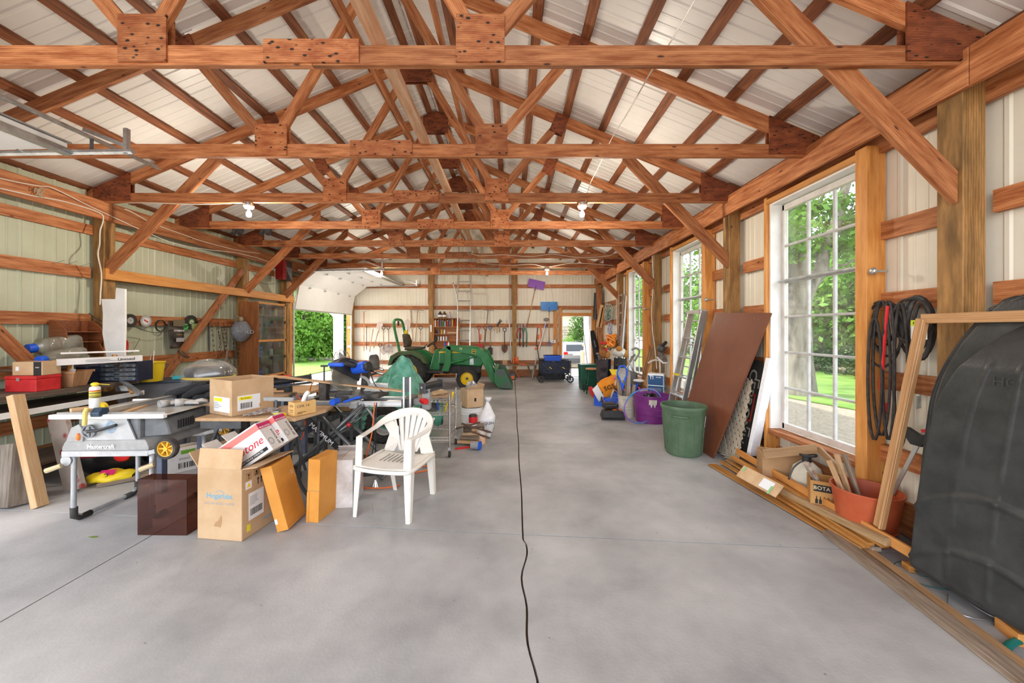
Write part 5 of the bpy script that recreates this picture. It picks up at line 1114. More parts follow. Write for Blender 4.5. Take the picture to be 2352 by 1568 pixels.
r = thing('trigger_clamp', 'grey bar clamp standing on the folding bench between the two boxes', 'clamp', (-2.10, 3.33, .779)); MB().board((-.13, 0, .13), (.13, .02, .12), .035, .03).build('clamp_head', sawlight, r, bevel=.004); MB().box((-.02, 0, .07), (.02, .02, .10)).build('bar', dgrey, r); MB().box((-.02, 0, .015), (.07, .05, .03)).build('foot', galv, r, bevel=.003)
for k in range(3): scrap('knife_pack', '%s of the slim packaged knives lying beside the brown wine box' % ('left', 'middle', 'right')[k], (-2.33+.05*k, 3.20, .79+.004*k), (-2.17+.05*k, 3.34, .83), .012, .03, M('dark_pack', (.12, .03, .03), (.5, .5, .45), 30, .4), 'pack')
r = thing('glue_tube', 'yellow tube lying on the folding bench left of the ochre box', 'tube', (-2.03, 3.22, .795)); MB().tube([(-.06, .02, 0), (.03, 0, 0), (.06, -.01, 0)], [.004, .016, .016], 10).build('tube_body', yellowp, r)

# ------------------------------------------------------------ second blue-grey bench with clutter
r = thing('drawer_bench', 'blue-grey painted bench with board top behind the folding bench', 'workbench', (-3.0, 4.85, 0))
MB().b2((-.34, -.30, .72), (.48, .34, .755)).build('bench_top', mdf, r, bevel=.003)
for x in (-.30, .42):
    for y in (-.26, .30): MB().b2((x-.03, y-.03, 0), (x+.03, y+.03, .72)).build('leg', bluegrey, r)
MB().b2((-.27, -.28, .50), (.39, -.265, .72)).build('apron', M('pale_blue_paint', (.30, .38, .46), None), r); MB().b2((-.20, -.30, .53), (.06, -.28, .70)).build('drawer_front', bluegrey, r); MB().b2((.12, -.29, .0), (.14, .28, .72)).build('side_panel', bluegrey, r)
MB().b2((-.27, -.24, .2), (.39, .28, .22)).build('shelf_board', bluegrey, r)
r = thing('metal_cabinet', 'small dark blue-grey steel cabinet right of the drawer bench', 'cabinet', (-2.50, 5.3, 0)); MB().b2((-.2, -.2, 0), (.2, .2, .78)).build('cabinet_body', sawlight, r, bevel=.004); MB().b2((-.16, -.21, .42), (.16, -.2, .72)).build('door', bluegrey, r)
cords = smoothpts([(-2.55, 4.55, .74), (-2.50, 4.5, .85), (-2.40, 4.45, .90), (-2.30, 4.5, .78), (-2.36, 4.5, .5), (-2.45, 4.55, .62), (-2.4, 4.5, .86)], 5)
MB().tube([Vector(p)+Vector((0, .12, 0)) for p in cords], .006, 6).build('orange_cord', orangec, None, smooth=True, label='looped orange extension cord hanging over the steel cabinet edge', cat='cord')
MB().tube(smoothpts([(-2.62, 4.50, .74), (-2.58, 4.48, .6), (-2.66, 4.5, .40), (-2.55, 4.48, .20), (-2.5, 4.48, .5), (-2.56, 4.46, .72), (-2.45, 4.42, .45), (-2.3, 4.4, .43), (-2.6, 4.45, .44)], 4), .007, 6).build('orange_cord', orangec, None, smooth=True, label='orange cord bundle hanging under the drawer bench corner', cat='cord')
def stand_roller(label, a, b_, zt):
    T, L = frame(a, b_); r = thing('roller_support', label, 'roller', T=T); MB().cyl((0, 0, 0), (L, 0, 0), .035, n=18).build('roller', blackp, r, smooth=40); m = MB().box((-.006, 0, -.01), (.012, .08, .11)); m.build('end_bracket', dgrey, r, bevel=.004); MB().box((L+.006, 0, -.01), (.012, .08, .11)).build('end_bracket', dgrey, r, bevel=.004); MB().cyl((-.02, 0, 0), (-.012, 0, 0), .012, n=10).build('axle_end', chrome, r); MB().box((L/2, 0, -.055), (L, .05, .02)).build('bracket_base', dgrey, r); return r
# ------------------------------------------------------------ mitre saw on its long stand
ms = thing('saw_stand', 'long aluminium folding stand with crossed grey tube legs under the blue saw', 'saw stand', (-1.55, 3.95, 0))
zb_ = .765
for y in (-.10, .10):
    MB().b2((-.52, y-.035, zb_-.03), (.42, y+.035, zb_+.03)).build('beam', alum, ms, bevel=.004)
    for dz in (-.012, .012): MB().b2((-.52, y-.037, zb_+dz-.002), (.42, y-.034, zb_+dz+.002)).build('beam_groove', dgrey, ms)
for x in (-.55, -.08, .46): MB().b2((x-.045, -.16, zb_-.045), (x+.045, .16, zb_+.05)).build('mount_block', dgrey if x != -.08 else sawlight, ms, bevel=.008)
text('lettering', 'MAXIMUM', .028, white, ms, face((-.03, -.166, zb_+.03), (1, 0, .35), (-.35, 0, 1)))
MB().b2((.46, -.03, zb_-.03), (.66, .03, zb_+.03)).build('extension', sawlight, ms, bevel=.003); MB().b2((.60, -.05, zb_-.08), (.68, .05, zb_+.14)).build('extension_head', sawlight, ms, bevel=.004)
for x in (.455, .52): MB().b2((x-.008, -.21, .45), (x+.008, -.19, 1.05)).build('upright', alum, ms)
MB().b2((.463, -.206, .9), (.512, -.194, 1.05)).build('handle_plate', dgrey, ms)
MB().cyl((.60, -.05, zb_+.02), (.66, -.12, zb_+.02), .03, n=10).build('red_knob', redp, ms, smooth=40)
def legtube(a, b_, nm='leg_tube', r_=.019, m_=None): return MB().tube([a, b_], r_, 10).build(nm, m_ or M('grey_tube', (.14, .15, .155), (.20, .21, .21), 8, .35, .5), ms, smooth=True)
for y in (-.17, .17):
    legtube((.02, y, .76), (-.66, y-.06, .13)); legtube((-.48, y, .74), (.26, y-.12, .06)); legtube((-.05, y, .62), (-.55, y, .24), r_=.014)
legtube((-.66, -.25, .13), (-.66, .15, .13)); legtube((.26, -.29, .06), (.26, .10, .06)); legtube((-.20, -.17, .48), (-.20, .17, .48), r_=.013)
MB().tube(smoothpts([(.06, -.17, .74), (.14, -.17, .62), (.10, -.17, .50), (-.1, -.17, .36)], 4), .016, 8).build('leg_brace', M('grey_tube', (1, 1, 1)), ms, smooth=True)
T, L = frame((-.50, -.205, .62), (-.22, -.215, .36), (0, -.0, 1)); text('lettering', 'MAXIMUM', .065, white, ms, face(((-.36), -.245, .485), (.28, 0, -.26), (.26, 0, .28)), bold=.001)
MB().board((-.52, -.225, .64), (-.2, -.225, .34), .055, .012).build('name_strip', blackp, ms)
small_wheel('stand_wheel', ms, (-.62, -.32, .10), (0, 1, 0), .10, .05, sawlight, spokes=5); MB().cyl((.22, -.34, 0), (.22, -.34, .06), .035, .012, n=14).build('levelling_foot', chrome, ms, smooth=40); MB().tube([(.0, -.33, .10), (.26, -.3, .12), (.3, -.28, .15)], .02, 8).build('foot_tube', dgrey, ms)
MB().sph((-.10, -.21, .57), .022, 8, 6).build('red_catch', redp, ms)
sw_ = thing('mitre_saw', 'blue and black mitre saw with a large clear blade guard', 'mitre saw', (-1.66, 3.95, zb_+.05), rz=math.radians(-8))
MB().lathe([(0, 0), (.20, 0), (.21, .02), (.20, .05), (0, .055)], 32).build('turntable', dgrey, sw_, smooth=40)
MB().prism([(-.28, -.06), (.28, -.06), (.30, .14), (-.30, .14)], 0, .045).build('base_casting', dusty, sw_, bevel=.006); MB().b2((-.04, -.34, .0), (.04, -.1, .04)).build('mitre_arm', dgrey, sw_, bevel=.006)
MB().cyl((-.0, -.42, .02), (0, -.33, .02), .03, n=14).build('mitre_knob', bluep, sw_, smooth=40); MB().tube([(.04, -.30, .0), (.12, -.24, .03), (.18, -.22, .04)], .012, 8).build('blue_lever', bluep, sw_)
for s_ in (-1, 1): MB().prism([(s_*.05, 0), (s_*.34, 0), (s_*.34, .09), (s_*.14, .09)], 0, .014).build('fence', alum, sw_, T=face((0, .05, .055), (1, 0, 0), (0, 0, 1)), bevel=.002)
MB().board((0, .16, .02), (-.02, .24, .30), .09, .06, up=(0, -1, .2)).build('tilt_arm', dusty, sw_, bevel=.01)
MB().lathe([(.09, 0), (.115, 0), (.115, .02), (.09, .02), (.09, 0)], 28, T=face((-.0, .10, .10), (1, 0, 0), (0, 0, 1))).build('bevel_scale', M('scale_grey', (.35, .34, .32), None), sw_, smooth=40)
MB().tube([(.02, .24, .26), (.20, .20, .22)], .016, 8).build('slide_rail', chrome, sw_, smooth=True); MB().tube([(.02, .24, .31), (.20, .20, .27)], .016, 8).build('slide_rail', chrome, sw_, smooth=True)
TG = face((-.10, -.06, .24), (.35, .94, 0), (0, 0, 1))
MB().lathe([(0, -.02), (.12, -.03), (.165, -.03), (.17, 0), (.165, .03), (.12, .03), (0, .02)], 36, T=TG).build('clear_guard', glassmat('guard_clear', (.85, .85, .82), .12, .3, dirtc=(.45, .43, .38)), sw_, smooth=40)
MB().lathe([(.01, -.001), (.15, -.001), (.15, .001), (.01, .001)], 40, T=TG).build('saw_disc', chrome, sw_)
MB().lathe([(.10, -.035), (.175, -.035), (.18, 0), (.175, .035), (.10, .035)], 20, T=TG @ Matrix.Rotation(0, 4, 'Z')).build('upper_guard', blackp, sw_, smooth=40) if False else MB().prism([(math.cos(a)*.178, math.sin(a)*.178) for a in [q*PI/12 for q in range(13)]]+[(-.07, .0), (.07, .0)], -.038, .038, TG @ Matrix.Rotation(-.5, 4, 'Z')).build('upper_guard', blackp, sw_, bevel=.006)
MB().cyl((-.02, -.0, .30), (.15, -.06, .33), .062, n=18).build('motor_body', bluep, sw_, smooth=40, bevel=.01); MB().cyl((.14, .03, .36), (.22, .06, .37), .085, n=20).build('motor_housing', dusty, sw_, smooth=40, bevel=.015)
MB().cyl((.145, -.06, .33), (.19, -.075, .335), .05, n=16).build('motor_cap', blackp, sw_, smooth=40, bevel=.01)
MB().tube(smoothpts([(-.16, -.20, .36), (-.02, -.18, .37), (.03, -.1, .34), (.02, -.02, .36), (-.1, -.04, .40), (-.16, -.14, .38)], 4), .022, 8).build('d_handle', blackp, sw_, smooth=True); MB().box((-.10, -.20, .36), (.17, .05, .04)).build('front_handle', bluep, sw_, bevel=.012)
MB().tube(smoothpts([(.17, -.03, .29), (.20, .0, .15), (.28, -.02, .08), (.36, -.05, .05)], 4), .006, 6).build('power_lead', blackp, sw_, smooth=True)
stand_roller('black roller support on a stand left of the blue saw', (-2.66, 3.98, .955), (-2.30, 4.22, .985), .9)
st2 = thing('roller_stand', 'grey folding stand carrying the left roller support', 'stand', (-2.48, 4.1, 0))
MB().b2((-.03, -.03, .3), (.03, .03, .90)).build('column', dgrey, st2)
for x, y in ((-.25, -.1), (.25, -.1), (0, .25)): MB().tube([(0, 0, .6), (x, y, .01)], .014, 8).build('leg', dgrey, st2)
stand_roller('grey roller support on the right end of the saw stand', (-.93, 3.86, .93), (-.80, 4.12, .94), .9)
scrap('thin_board', 'long thin wood strip lying across the saw fence and left roller', (-2.62, 4.02, 1.03), (-1.12, 3.80, .90), .014, .07, lightw, 'board')
# shop fan cage behind the saw
fn = thing('floor_fan', 'dusty wire-caged workshop fan standing behind the blue saw', 'fan', (-2.05, 4.45, 0), rz=math.radians(35))
TF = face((0, 0, 1.06), (0, 1, 0), (0, 0, 1)); wirem = M('fan_wire', (.35, .33, .26), None, rough=.5, metal=.5)
for s_ in (-1, 1):
    m = MB()
    for rr2, zz in ((.05, .10), (.10, .095), (.15, .085), (.20, .06), (.235, .0)): m.tube([TF @ Vector((math.cos(q*PI/14)*rr2, math.sin(q*PI/14)*rr2, s_*zz)) for q in range(28)], .003, 4, closed=True)
    for q in range(16): a = q*PI/8; m.tube([TF @ Vector((math.cos(a)*r2, math.sin(a)*r2, s_*z2)) for r2, z2 in ((.05, .1), (.15, .085), (.2, .06), (.235, 0))], .002, 4)
    tag(m.build('cage', wirem, fn), kind='stuff')
for k in range(3): MB().sheet(lambda u, v: ((.03+.17*u), (v-.5)*(.05+.10*u), (v-.5)*.06), 5, 3).build('blade', sawlight, fn, T=TF @ Matrix.Rotation(k*2*PI/3, 4, 'Z'), solid=.003)
MB().cyl((-.06, 0, 1.06), (.06, 0, 1.06), .05, n=14).build('motor', blackp, fn); MB().tube([(0, 0, .82), (0, 0, .02)], .018, 8).build('pole', blackp, fn); MB().cyl((0, 0, 0), (0, 0, .03), .22, n=24).build('base', blackp, fn)
r = thing('tool_post', 'small black vice post with a T handle left of the blue saw', 'vice', (-2.02, 3.98, .62)); MB().b2((-.04, -.04, .0), (.04, .04, .36)).build('bracket', dusty, r, bevel=.003); MB().cyl((0, 0, .36), (0, 0, .52), .008).build('screw', blackp, r); MB().box((0, 0, .52), (.07, .02, .02)).build('handle', blackp, r)
MB().b2((-.12, -.08, -.06), (.12, .10, .0)).build('mount', dgrey, r); MB().tube([(0, 0, -.05), (0, .02, -.62)], .02, 8).build('support_post', dgrey, r)

# ------------------------------------------------------------ riding mower under a green tarp
mw = thing('riding_mower', 'dark riding mower half hidden behind the saw stand', 'mower', (-2.1, 5.3, 0)); mwh = M('mower_rim', (.62, .60, .56), None, rough=.5)
def tyre_wheel(par, c, r_, w_, rimm, lug=0, axis=(0, 1, 0), rimf=.55):
    T = Matrix.Translation(c) @ Vector(axis).to_track_quat('Z', 'Y').to_matrix().to_4x4()
    wl = MB().lathe([(r_*rimf, -w_*.4), (r_*.75, -w_*.5), (r_*.93, -w_*.48), (r_, -w_*.3), (r_, w_*.3), (r_*.93, w_*.48), (r_*.75, w_*.5), (r_*rimf, w_*.4), (r_*rimf, -w_*.4)], 36).build('tyre', blackr, par, T=T, smooth=40)
    if lug:
        m = MB()
        for k in range(lug):
            for s_ in (-1, 1): a = (k+(.5 if s_ > 0 else 0))*2*PI/lug; m.box((0, 0, 0), (r_*.05, r_*.10, w_*.5), Matrix.Rotation(a, 4, 'Z') @ Matrix.Translation((r_*1.0, 0, s_*w_*.22)) @ Matrix.Rotation(s_*.5, 4, 'X'))
        tag(m.build('tread_lugs', blackr, wl), kind='stuff')
    MB().lathe([(0, -w_*.1), (r_*.25, -w_*.12), (r_*rimf*.8, -w_*.05), (r_*rimf*.95, -w_*.38), (r_*rimf*1.02, -w_*.4), (r_*rimf*1.02, w_*.4), (r_*rimf*.95, w_*.38), (r_*rimf*.8, -w_*.0), (r_*.25, w_*.1), (0, w_*.12)], 28).build('rim', rimm, wl, smooth=40)
    MB().cyl((0, 0, -w_*.3), (0, 0, w_*.3), r_*.12, n=12).build('hub', dgrey, wl); return wl
for y in (-.25, .5): tyre_wheel(mw, (-.62, y, .165), .165, .14, mwh)
for y in (-.25, .55): tyre_wheel(mw, (.38, y, .25), .25, .2, mwh, 22)
loft([[(-.75, y, .22), (.5, y, .22), (.5, y, .45), (.1, y, .5), (-.05, y, .62), (-.7, y, .60), (-.78, y, .45)] for y in (-.08, .40)]).build('chassis', M('mower_grey', (.05, .052, .055), (.09, .09, .095), 6, .5), mw, bevel=.02)
MB().lathe([(0, .06), (.38, .07), (.40, .16), (.30, .20), (0, .21)], 28, T=Matrix.Translation((-.15, .1, 0))).build('cutting_deck', M('mower_grey', (1, 1, 1)), mw, smooth=40); MB().b2((.05, -.12, .42), (.62, .45, .50)).build('fender', M('mower_grey', (1, 1, 1)), mw, bevel=.03)
loft([[(.15, y, .5), (.45, y, .5), (.52, y, .72), (.42, y, .74), (.35, y, .56), (.15, y, .56)] for y in (0, .32)]).build('mower_saddle', blackp, mw, bevel=.02)
MB().tube([(-.1, .15, .6), (-.02, .15, .85)], .02, 8).build('steering_column', blackp, mw); MB().tube([(math.cos(q*PI/10)*.14-.02, .15+math.sin(q*PI/10)*.14, .86+.03*math.cos(q*PI/10)) for q in range(20)], .012, 6, closed=True).build('steering_wheel', blackp, mw, smooth=True)
tarpm = M('green_tarp', (.05, .25, .17), (.16, .45, .34), 9, .4, bump=.5, bscale=7)
tp = thing('green_tarp', 'crumpled green tarpaulin draped in a mound beside the tractor', 'tarpaulin', (-1.72, 5.5, 0))
rt = random.Random(11)
def tarp(u, v):
    a = 2*PI*u; rad = v; x = math.cos(a)*rad*.70; y = math.sin(a)*rad*.52
    pk = math.exp(-((x-.14)**2+(y+.02)**2)/.035)*.30+math.exp(-((x+.10)**2+y*y)/.10)*.24+math.exp(-((x-.2)**2+y*y)/.16)*.14
    fold = .03*math.sin(9*a+5*rad)*rad+.02*math.sin(17*a-7*rad)*rad+.018*math.sin(31*x+7*math.sin(9*y))
    z = .56+pk+fold-.50*max(0, rad-.62)**1.2*(1.5+.5*math.sin(5*a))
    return (x*(1+.05*math.sin(7*a)), y*(1+.05*math.cos(6*a)), max(.30, z))
MB().sheet(tarp, 110, 36).build('tarp_sheet', tarpm, tp, smooth=True, solid=.002)
for k in range(5):
    a = -.1-.7*k; MB().sheet(lambda u, v: (math.cos(a+.35*(u-.5)*2)*(.68+.02*math.sin(u*20)), math.sin(a+.35*(u-.5)*2)*.48-.02*v, .45-.28*v*(1+.2*math.sin(u*9+k))+.02*math.sin(u*14)), 14, 6).build('hanging_fold', tarpm, tp, smooth=True, solid=.002)
for x, y in ((-.3, -.2), (.3, -.2), (-.3, .2), (.3, .2)): pass
r = thing('plastic_sack', 'white plastic sack on the floor behind the white chair', 'sack', (-1.32, 4.35, 0)); MB().sheet(lambda u, v: (.15*math.cos(2*PI*u)*math.sin(PI*(.12+.86*v))**.6*(1+.06*math.sin(14*u)), .12*math.sin(2*PI*u)*math.sin(PI*(.12+.86*v))**.6, .30*v+.01*math.sin(19*u+7*v)), 30, 14).build('sack_body', M('white_film', (.72, .72, .71), (.82, .82, .82), 12, .4, bump=.4), r, smooth=True)
MB().tube(smoothpts([(-1.38, 3.72, .80), (-1.40, 3.70, .5), (-1.48, 3.75, .12), (-1.3, 3.9, .02), (-1.0, 3.95, .012), (-.85, 4.1, .012), (-1.2, 4.1, .012), (-1.6, 3.9, .012), (-1.55, 3.6, .012), (-1.25, 3.55, .012), (-1.1, 3.62, .012)], 6), .007, 6).build('orange_cord', orangec, None, smooth=True, label='orange extension cord hanging from the saw stand and tangled on the floor', cat='cord')
MB().tube(smoothpts([(-1.36, 3.72, .80), (-1.37, 3.69, .45), (-1.42, 3.72, .2), (-1.38, 3.74, .3), (-1.36, 3.70, .78)], 5), .005, 6).build('black_lead', blackp, None, smooth=True, label='black lead hanging beside the orange cord from the saw stand', cat='cord')
scrap('flat_sheet', 'dark grey flat panel lying on the floor under the saw stand', (-2.0, 4.35, .012), (-1.2, 4.25, .012), .02, .3, dgrey, 'panel')
for k, (x, y, c, lb) in enumerate(((-2.95, 4.8, 'bb1a12', 'red cordless drill on the drawer bench'), (-3.12, 5.0, '1d4fa0', 'blue tool case on the drawer bench'))):
    r = thing('power_drill' if k == 0 else 'tool_case', lb, 'drill' if k == 0 else 'case', (x, y, .757), rz=.4); cm = M('tool_'+c, srgb(c)[:3], None, rough=.4)
    if k == 0: MB().cyl((-.07, 0, .15), (.07, 0, .15), .035, n=14).build('drill_body', cm, r, smooth=40); MB().board((-.02, 0, .13), (-.04, 0, .03), .03, .04, up=(1, 0, 0)).build('grip', blackp, r); MB().box((-.04, 0, .02), (.09, .07, .035)).build('battery', blackp, r, bevel=.004); MB().cyl((.07, 0, .15), (.12, 0, .15), .02, .01).build('chuck', dgrey, r)
    else: MB().box((0, 0, .05), (.22, .14, .10)).build('case_body', cm, r, bevel=.01); MB().box((0, -.072, .06), (.06, .01, .02)).build('catch', blackp, r)
bucket('white_bucket', 'white ribbed plastic bucket with pink label near the far overhead door', (-2.75, 5.95, 0), .13, .15, .36, white, ribs_=(.7, .8, .9))
carton('flat brown carton lying behind the left end of the saw stand', TR(-1.98, 4.2, .62, 8), .3, .16, .1, kraftd)
r = thing('side_table', 'grey metal frame table under the flat brown carton', 'table', (-1.98, 4.22, 0)); MB().b2((-.22, -.14, .595), (.22, .14, .618)).build('table_top', dgrey, r)
for x in (-.2, .2):
    for y in (-.12, .12): MB().b2((x-.012, y-.012, 0), (x+.012, y+.012, .595)).build('leg', dgrey, r)

# ------------------------------------------------------------ chrome wire cart and what stands round it
ct = thing('wire_cart', 'chrome wire shelf cart on black castors behind the white chair', 'cart', (-.97, 4.70, 0)); cwx, cwy = .22, .25
for x in (-cwx, cwx):
    for y in (-cwy, cwy):
        MB().cyl((x, y, .11), (x, y, .76), .0125, n=10).build('post', chrome, ct, smooth=40); c = MB().box((x, y, .09), (.03, .03, .05)).build('caster_fork', galv, ct); MB().cyl((x-.012, y, .042), (x+.012, y, .042), .042, n=18).build('caster_wheel', blackr, c, smooth=40)
for z in (.66, .50, .20):
    m = MB()
    for s_ in (-1, 1):
        for dz in (0, .035): m.tube([(-cwx, s_*cwy, z+dz), (cwx, s_*cwy, z+dz)], .005, 5); m.tube([(s_*cwx, -cwy, z+dz), (s_*cwx, cwy, z+dz)], .005, 5)
        for k in range(10): m.tube([(-cwx+k*.044, s_*cwy, z), (-cwx+(k+.5)*.044, s_*cwy, z+.035), (-cwx+(k+1)*.044, s_*cwy, z)], .0035, 4)
        for k in range(11): m.tube([(s_*cwx, -cwy+k*.0455, z), (s_*cwx, -cwy+(k+.5)*.0455, z+.035), (s_*cwx, -cwy+(k+1)*.0455, z)], .0035, 4)
    for k in range(22): m.tube([(-cwx+.02*k, -cwy, z+.004), (-cwx+.02*k, cwy, z+.004)], .0035, 4)
    tag(m.build('wire_shelf', chrome, ct), kind='stuff')
scrap('clear_board', 'thin brown board lying on the top shelf of the wire cart', (-1.18, 4.70, .706), (-.76, 4.70, .706), .012, .44, M('cart_board', (.40, .28, .19), None, rough=.3), 'board')
rumple('work_gloves', 'pile of tan leather work gloves on top of the wire cart', 'gloves', (-1.0, 4.72, .713), .17, .12, .05, tan, seed=9)
rumple('rag_pile', 'bunched grey rag on the second shelf of the wire cart', 'rag', (-1.05, 4.7, .51), .11, .1, .09, M('grey_rag', (.10, .09, .085), (.2, .18, .17), 10, .95), seed=3)
r = thing('hand_saw', 'yellow and blue handled saws leaning in the wire cart', 'saw', (-.84, 4.62, .51)); MB().tube(smoothpts([(0, 0, 0), (.03, .02, .10), (.08, .02, .14), (.10, .02, .24)], 3), .012, 8).build('handle', yellowp, r, smooth=True); MB().tube(smoothpts([(-.08, 0, .02), (-.09, 0, .14), (-.03, 0, .16)], 3), .010, 8).build('blue_handle', bluep, r, smooth=True)
bk2 = bucket('white_bucket', 'white bucket with a brown carton standing on it beside the tractor wheel', (-.60, 5.55, 0), .14, .16, .38, white, ribs_=(.75, .85))
b = carton('brown cardboard box with plastic packaging sticking out, on the white bucket', TR(-.60, 5.55, .385, 30), .26, .24, .27, kraft, True, (('f', .07, 35), ('r', .07, 20))); lab(b, ff(.26, .24, .27, 'f', .0, -.02), .03, .05, blackink, 'hand_hole'); lines(b, ff(.26, .24, .27, 'r', 0, .03), .16, .09, 5, kraftd); text('lettering', 'FreshBox', .035, blackink, b, ff(.26, .24, .27, 'r', .0, -.08))
rumple('plastic_packaging', 'crumpled clear and blue plastic wrapping poking out of the carton', 'packaging', (-.60, 5.55, .60), .10, .09, .13, glassmat('shiny_film', (.8, .8, .85), .3, .5), seed=5)
r = thing('plastic_bag', 'white knotted plastic bag standing on the floor beside the carton', 'bag', (-.37, 5.30, 0)); filmw = M('bag_white', (.74, .74, .75), (.86, .86, .86), 12, .35, bump=.4, bscale=9)
MB().sheet(lambda u, v: (.14*math.cos(2*PI*u)*(math.sin(PI*(.15+.6*v)) if v < .55 else max(.10, .95-1.9*(v-.55)))*(1+.05*math.sin(12*u)), .12*math.sin(2*PI*u)*(math.sin(PI*(.15+.6*v)) if v < .55 else max(.10, .95-1.9*(v-.55))), .50*v+.05*v*math.cos(2*PI*u)), 32, 24).build('bag_body', filmw, r, smooth=True)
MB().lathe([(.015, .49), (.05, .56)], 12, T=Matrix.Translation((.03, 0, 0))).build('bag_neck', filmw, r, smooth=True, solid=.002); text('lettering', 'QUIN', .055, blackink, r, face((.05, -.125, .22), (.9, .3, 0), (0, 0, 1)))
r = thing('lubricant_jar', 'black jar with a red and white label beside the wire cart', 'jar', (-.53, 5.05, .22)); MB().lathe([(0, 0), (.06, 0), (.06, .14), (.05, .155), (0, .155)], 20).build('jar_body', blackp, r, smooth=40); MB().lathe([(.061, .05), (.061, .13)], 20).build('red_label', redp, r); MB().lathe([(.0612, .01), (.0612, .05)], 20).build('white_label', paper, r)
carton('low plastic crate under the red-labelled jar', TR(-.53, 5.08, 0, 12), .26, .2, .22, dusty, tape=False, name='crate'); 
for k, (a, b_) in enumerate((((-.66, 4.85, .30), (-.28, 4.80, .20)), ((-.62, 4.80, .24), (-.30, 4.76, .14)), ((-.74, 4.9, .22), (-.44, 4.9, .30)))):
    r = thing('blacksmith_tongs', ('long rusty tongs lying uppermost on the pile by the cart', 'rusty tongs lying lower on the pile by the cart', 'old wood-jawed clamp in the pile by the cart')[k], 'tongs', T=frame(a, b_)[0]); L = (Vector(b_)-Vector(a)).length
    rm = M('rusty_iron', (.09, .045, .03), (.2, .11, .07), 15, .7, .4)
    for s_ in (-1, 1): MB().tube(smoothpts([(0, s_*.02, 0), (L*.5, s_*.012, 0), (L*.9, s_*.025, 0), (L, s_*.015, 0)], 4), .008, 6).build('jaw_arm', rm, r, smooth=True)
    MB().tube([(L+math.cos(q*PI/5)*.02, .0+math.sin(q*PI/5)*.02, 0) for q in range(10)], .004, 5, closed=True).build('ring_end', rm, r)
for k in range(5): scrap('wood_offcut', ('top', 'split', 'short', 'bottom', 'dark')[k]+' wood offcut in the pile beside the wire cart', (-.72+.03*k, 4.95+.02*k, .04+.045*k), (-.46+.02*k, 4.86+.05*k, .05+.045*k), .035, .07, (lightw, oldw, mdf)[k % 3])
r = thing('plastic_tub', 'small clear tub with a blue lid lying on its side by the cart', 'tub', (-.45, 4.72, .055)); MB().cyl((-.07, .02, 0), (.03, 0, 0), .05, n=18).build('tub_body', sawlight, r, smooth=40); MB().cyl((.03, 0, 0), (.05, -.005, 0), .055, n=18).build('lid', bluep, r, smooth=40)
scrap('pry_bar', 'red-handled bar lying on the floor behind the cart castor', (-.72, 4.72, .012), (-.55, 4.80, .012), .022, .022, redp, 'bar')
bucket('paint_pot', 'orange and white paint tub with orange lid near the tongs', (-.42, 5.0, 0), .06, .065, .20, M('orange_tub', (.85, .35, .05), (.8, .75, .7), 6), handle=False, cat='tub')
# ------------------------------------------------------------ compact green tractor with a front loader, facing right
tg = M('tractor_green', (.012, .15, .035), (.03, .23, .06), 5, .4); tyel = M('tractor_yellow', (.85, .58, .01), None, rough=.4); tblk = M('tractor_black', (.02, .02, .02), (.05, .045, .04), 8, .6)
tk_ = thing('compact_tractor', 'green compact tractor with front loader and yellow wheel rims', 'tractor', (-1.16, 10.06, 0))
for y in (-.48, .48): tyre_wheel(tk_, (0, y, .27), .27, .19, tyel, 30, rimf=.60)
for y in (-.50, .50): tyre_wheel(tk_, (-1.50, y, .44), .44, .30, tyel, 22, rimf=.55)
def slab(name, par, poly, y0, y1, mat, bevel=.01, **k):    # polygon in x,z extruded along y
    return MB().prism([(p[0], p[1]) for p in poly], 0, y1-y0, T=Matrix(((1, 0, 0, 0), (0, 0, 1, y0), (0, 1, 0, 0), (0, 0, 0, 1)))).build(name, mat, par, bevel=bevel, **k)
hood = slab('hood', tk_, [(-.80, .62), (.30, .55), (.40, .60), (.40, .98), (.30, 1.06), (-.45, 1.10), (-.62, 1.08), (-.78, .95)], -.24, .24, tg, .03)
MB().b2((-.78, -.245, .915), (.24, -.238, .955)).build('yellow_stripe', tyel, hood); text('lettering', '4WD', .04, blackink, hood, face((-.45, -.247, .935), (1, 0, 0), (0, 0, 1))); text('lettering', '855', .04, blackink, hood, face((-.64, -.247, .935), (1, 0, 0), (0, 0, 1)))
MB().b2((.04, -.246, .60), (.14, -.238, .82)).build('side_grille', galv, hood); MB().b2((.40, -.2, .62), (.415, .2, .95)).build('front_grille', tblk, hood)
slab('chassis', tk_, [(-1.9, .36), (.30, .36), (.34, .56), (-.7, .60), (-1.1, .55), (-1.9, .60)], -.14, .14, tblk, .02)
slab('front_axle', tk_, [(-.07, .22), (.07, .22), (.07, .33), (-.07, .33)], -.45, .45, tblk, .01); slab('rear_axle', tk_, [(-1.6, .34), (-1.4, .34), (-1.4, .54), (-1.6, .54)], -.42, .42, tblk, .01)
for s_ in (-1, 1):
    slab('fender', tk_, [(-2.02, .62), (-1.95, .86), (-1.75, .97), (-1.35, .97), (-1.12, .84), (-1.02, .66), (-1.10, .66), (-1.2, .78), (-1.40, .88), (-1.7, .88), (-1.86, .78), (-1.94, .62)], min(s_*.30, s_*.62), max(s_*.30, s_*.62), tg if s_ > 0 else M('faded_fender', (.10, .06, .03), (.05, .16, .05), 4, .6), .01)
    slab('fender_side', tk_, [(-1.95, .60), (-1.75, .95), (-1.3, .95), (-1.0, .60)], min(s_*.29, s_*.305), max(s_*.29, s_*.305), tg, 0)
    slab('footboard', tk_, [(-1.15, .42), (-.62, .42), (-.60, .45), (-1.13, .46)], min(s_*.20, s_*.55), max(s_*.20, s_*.55), tblk, .004)
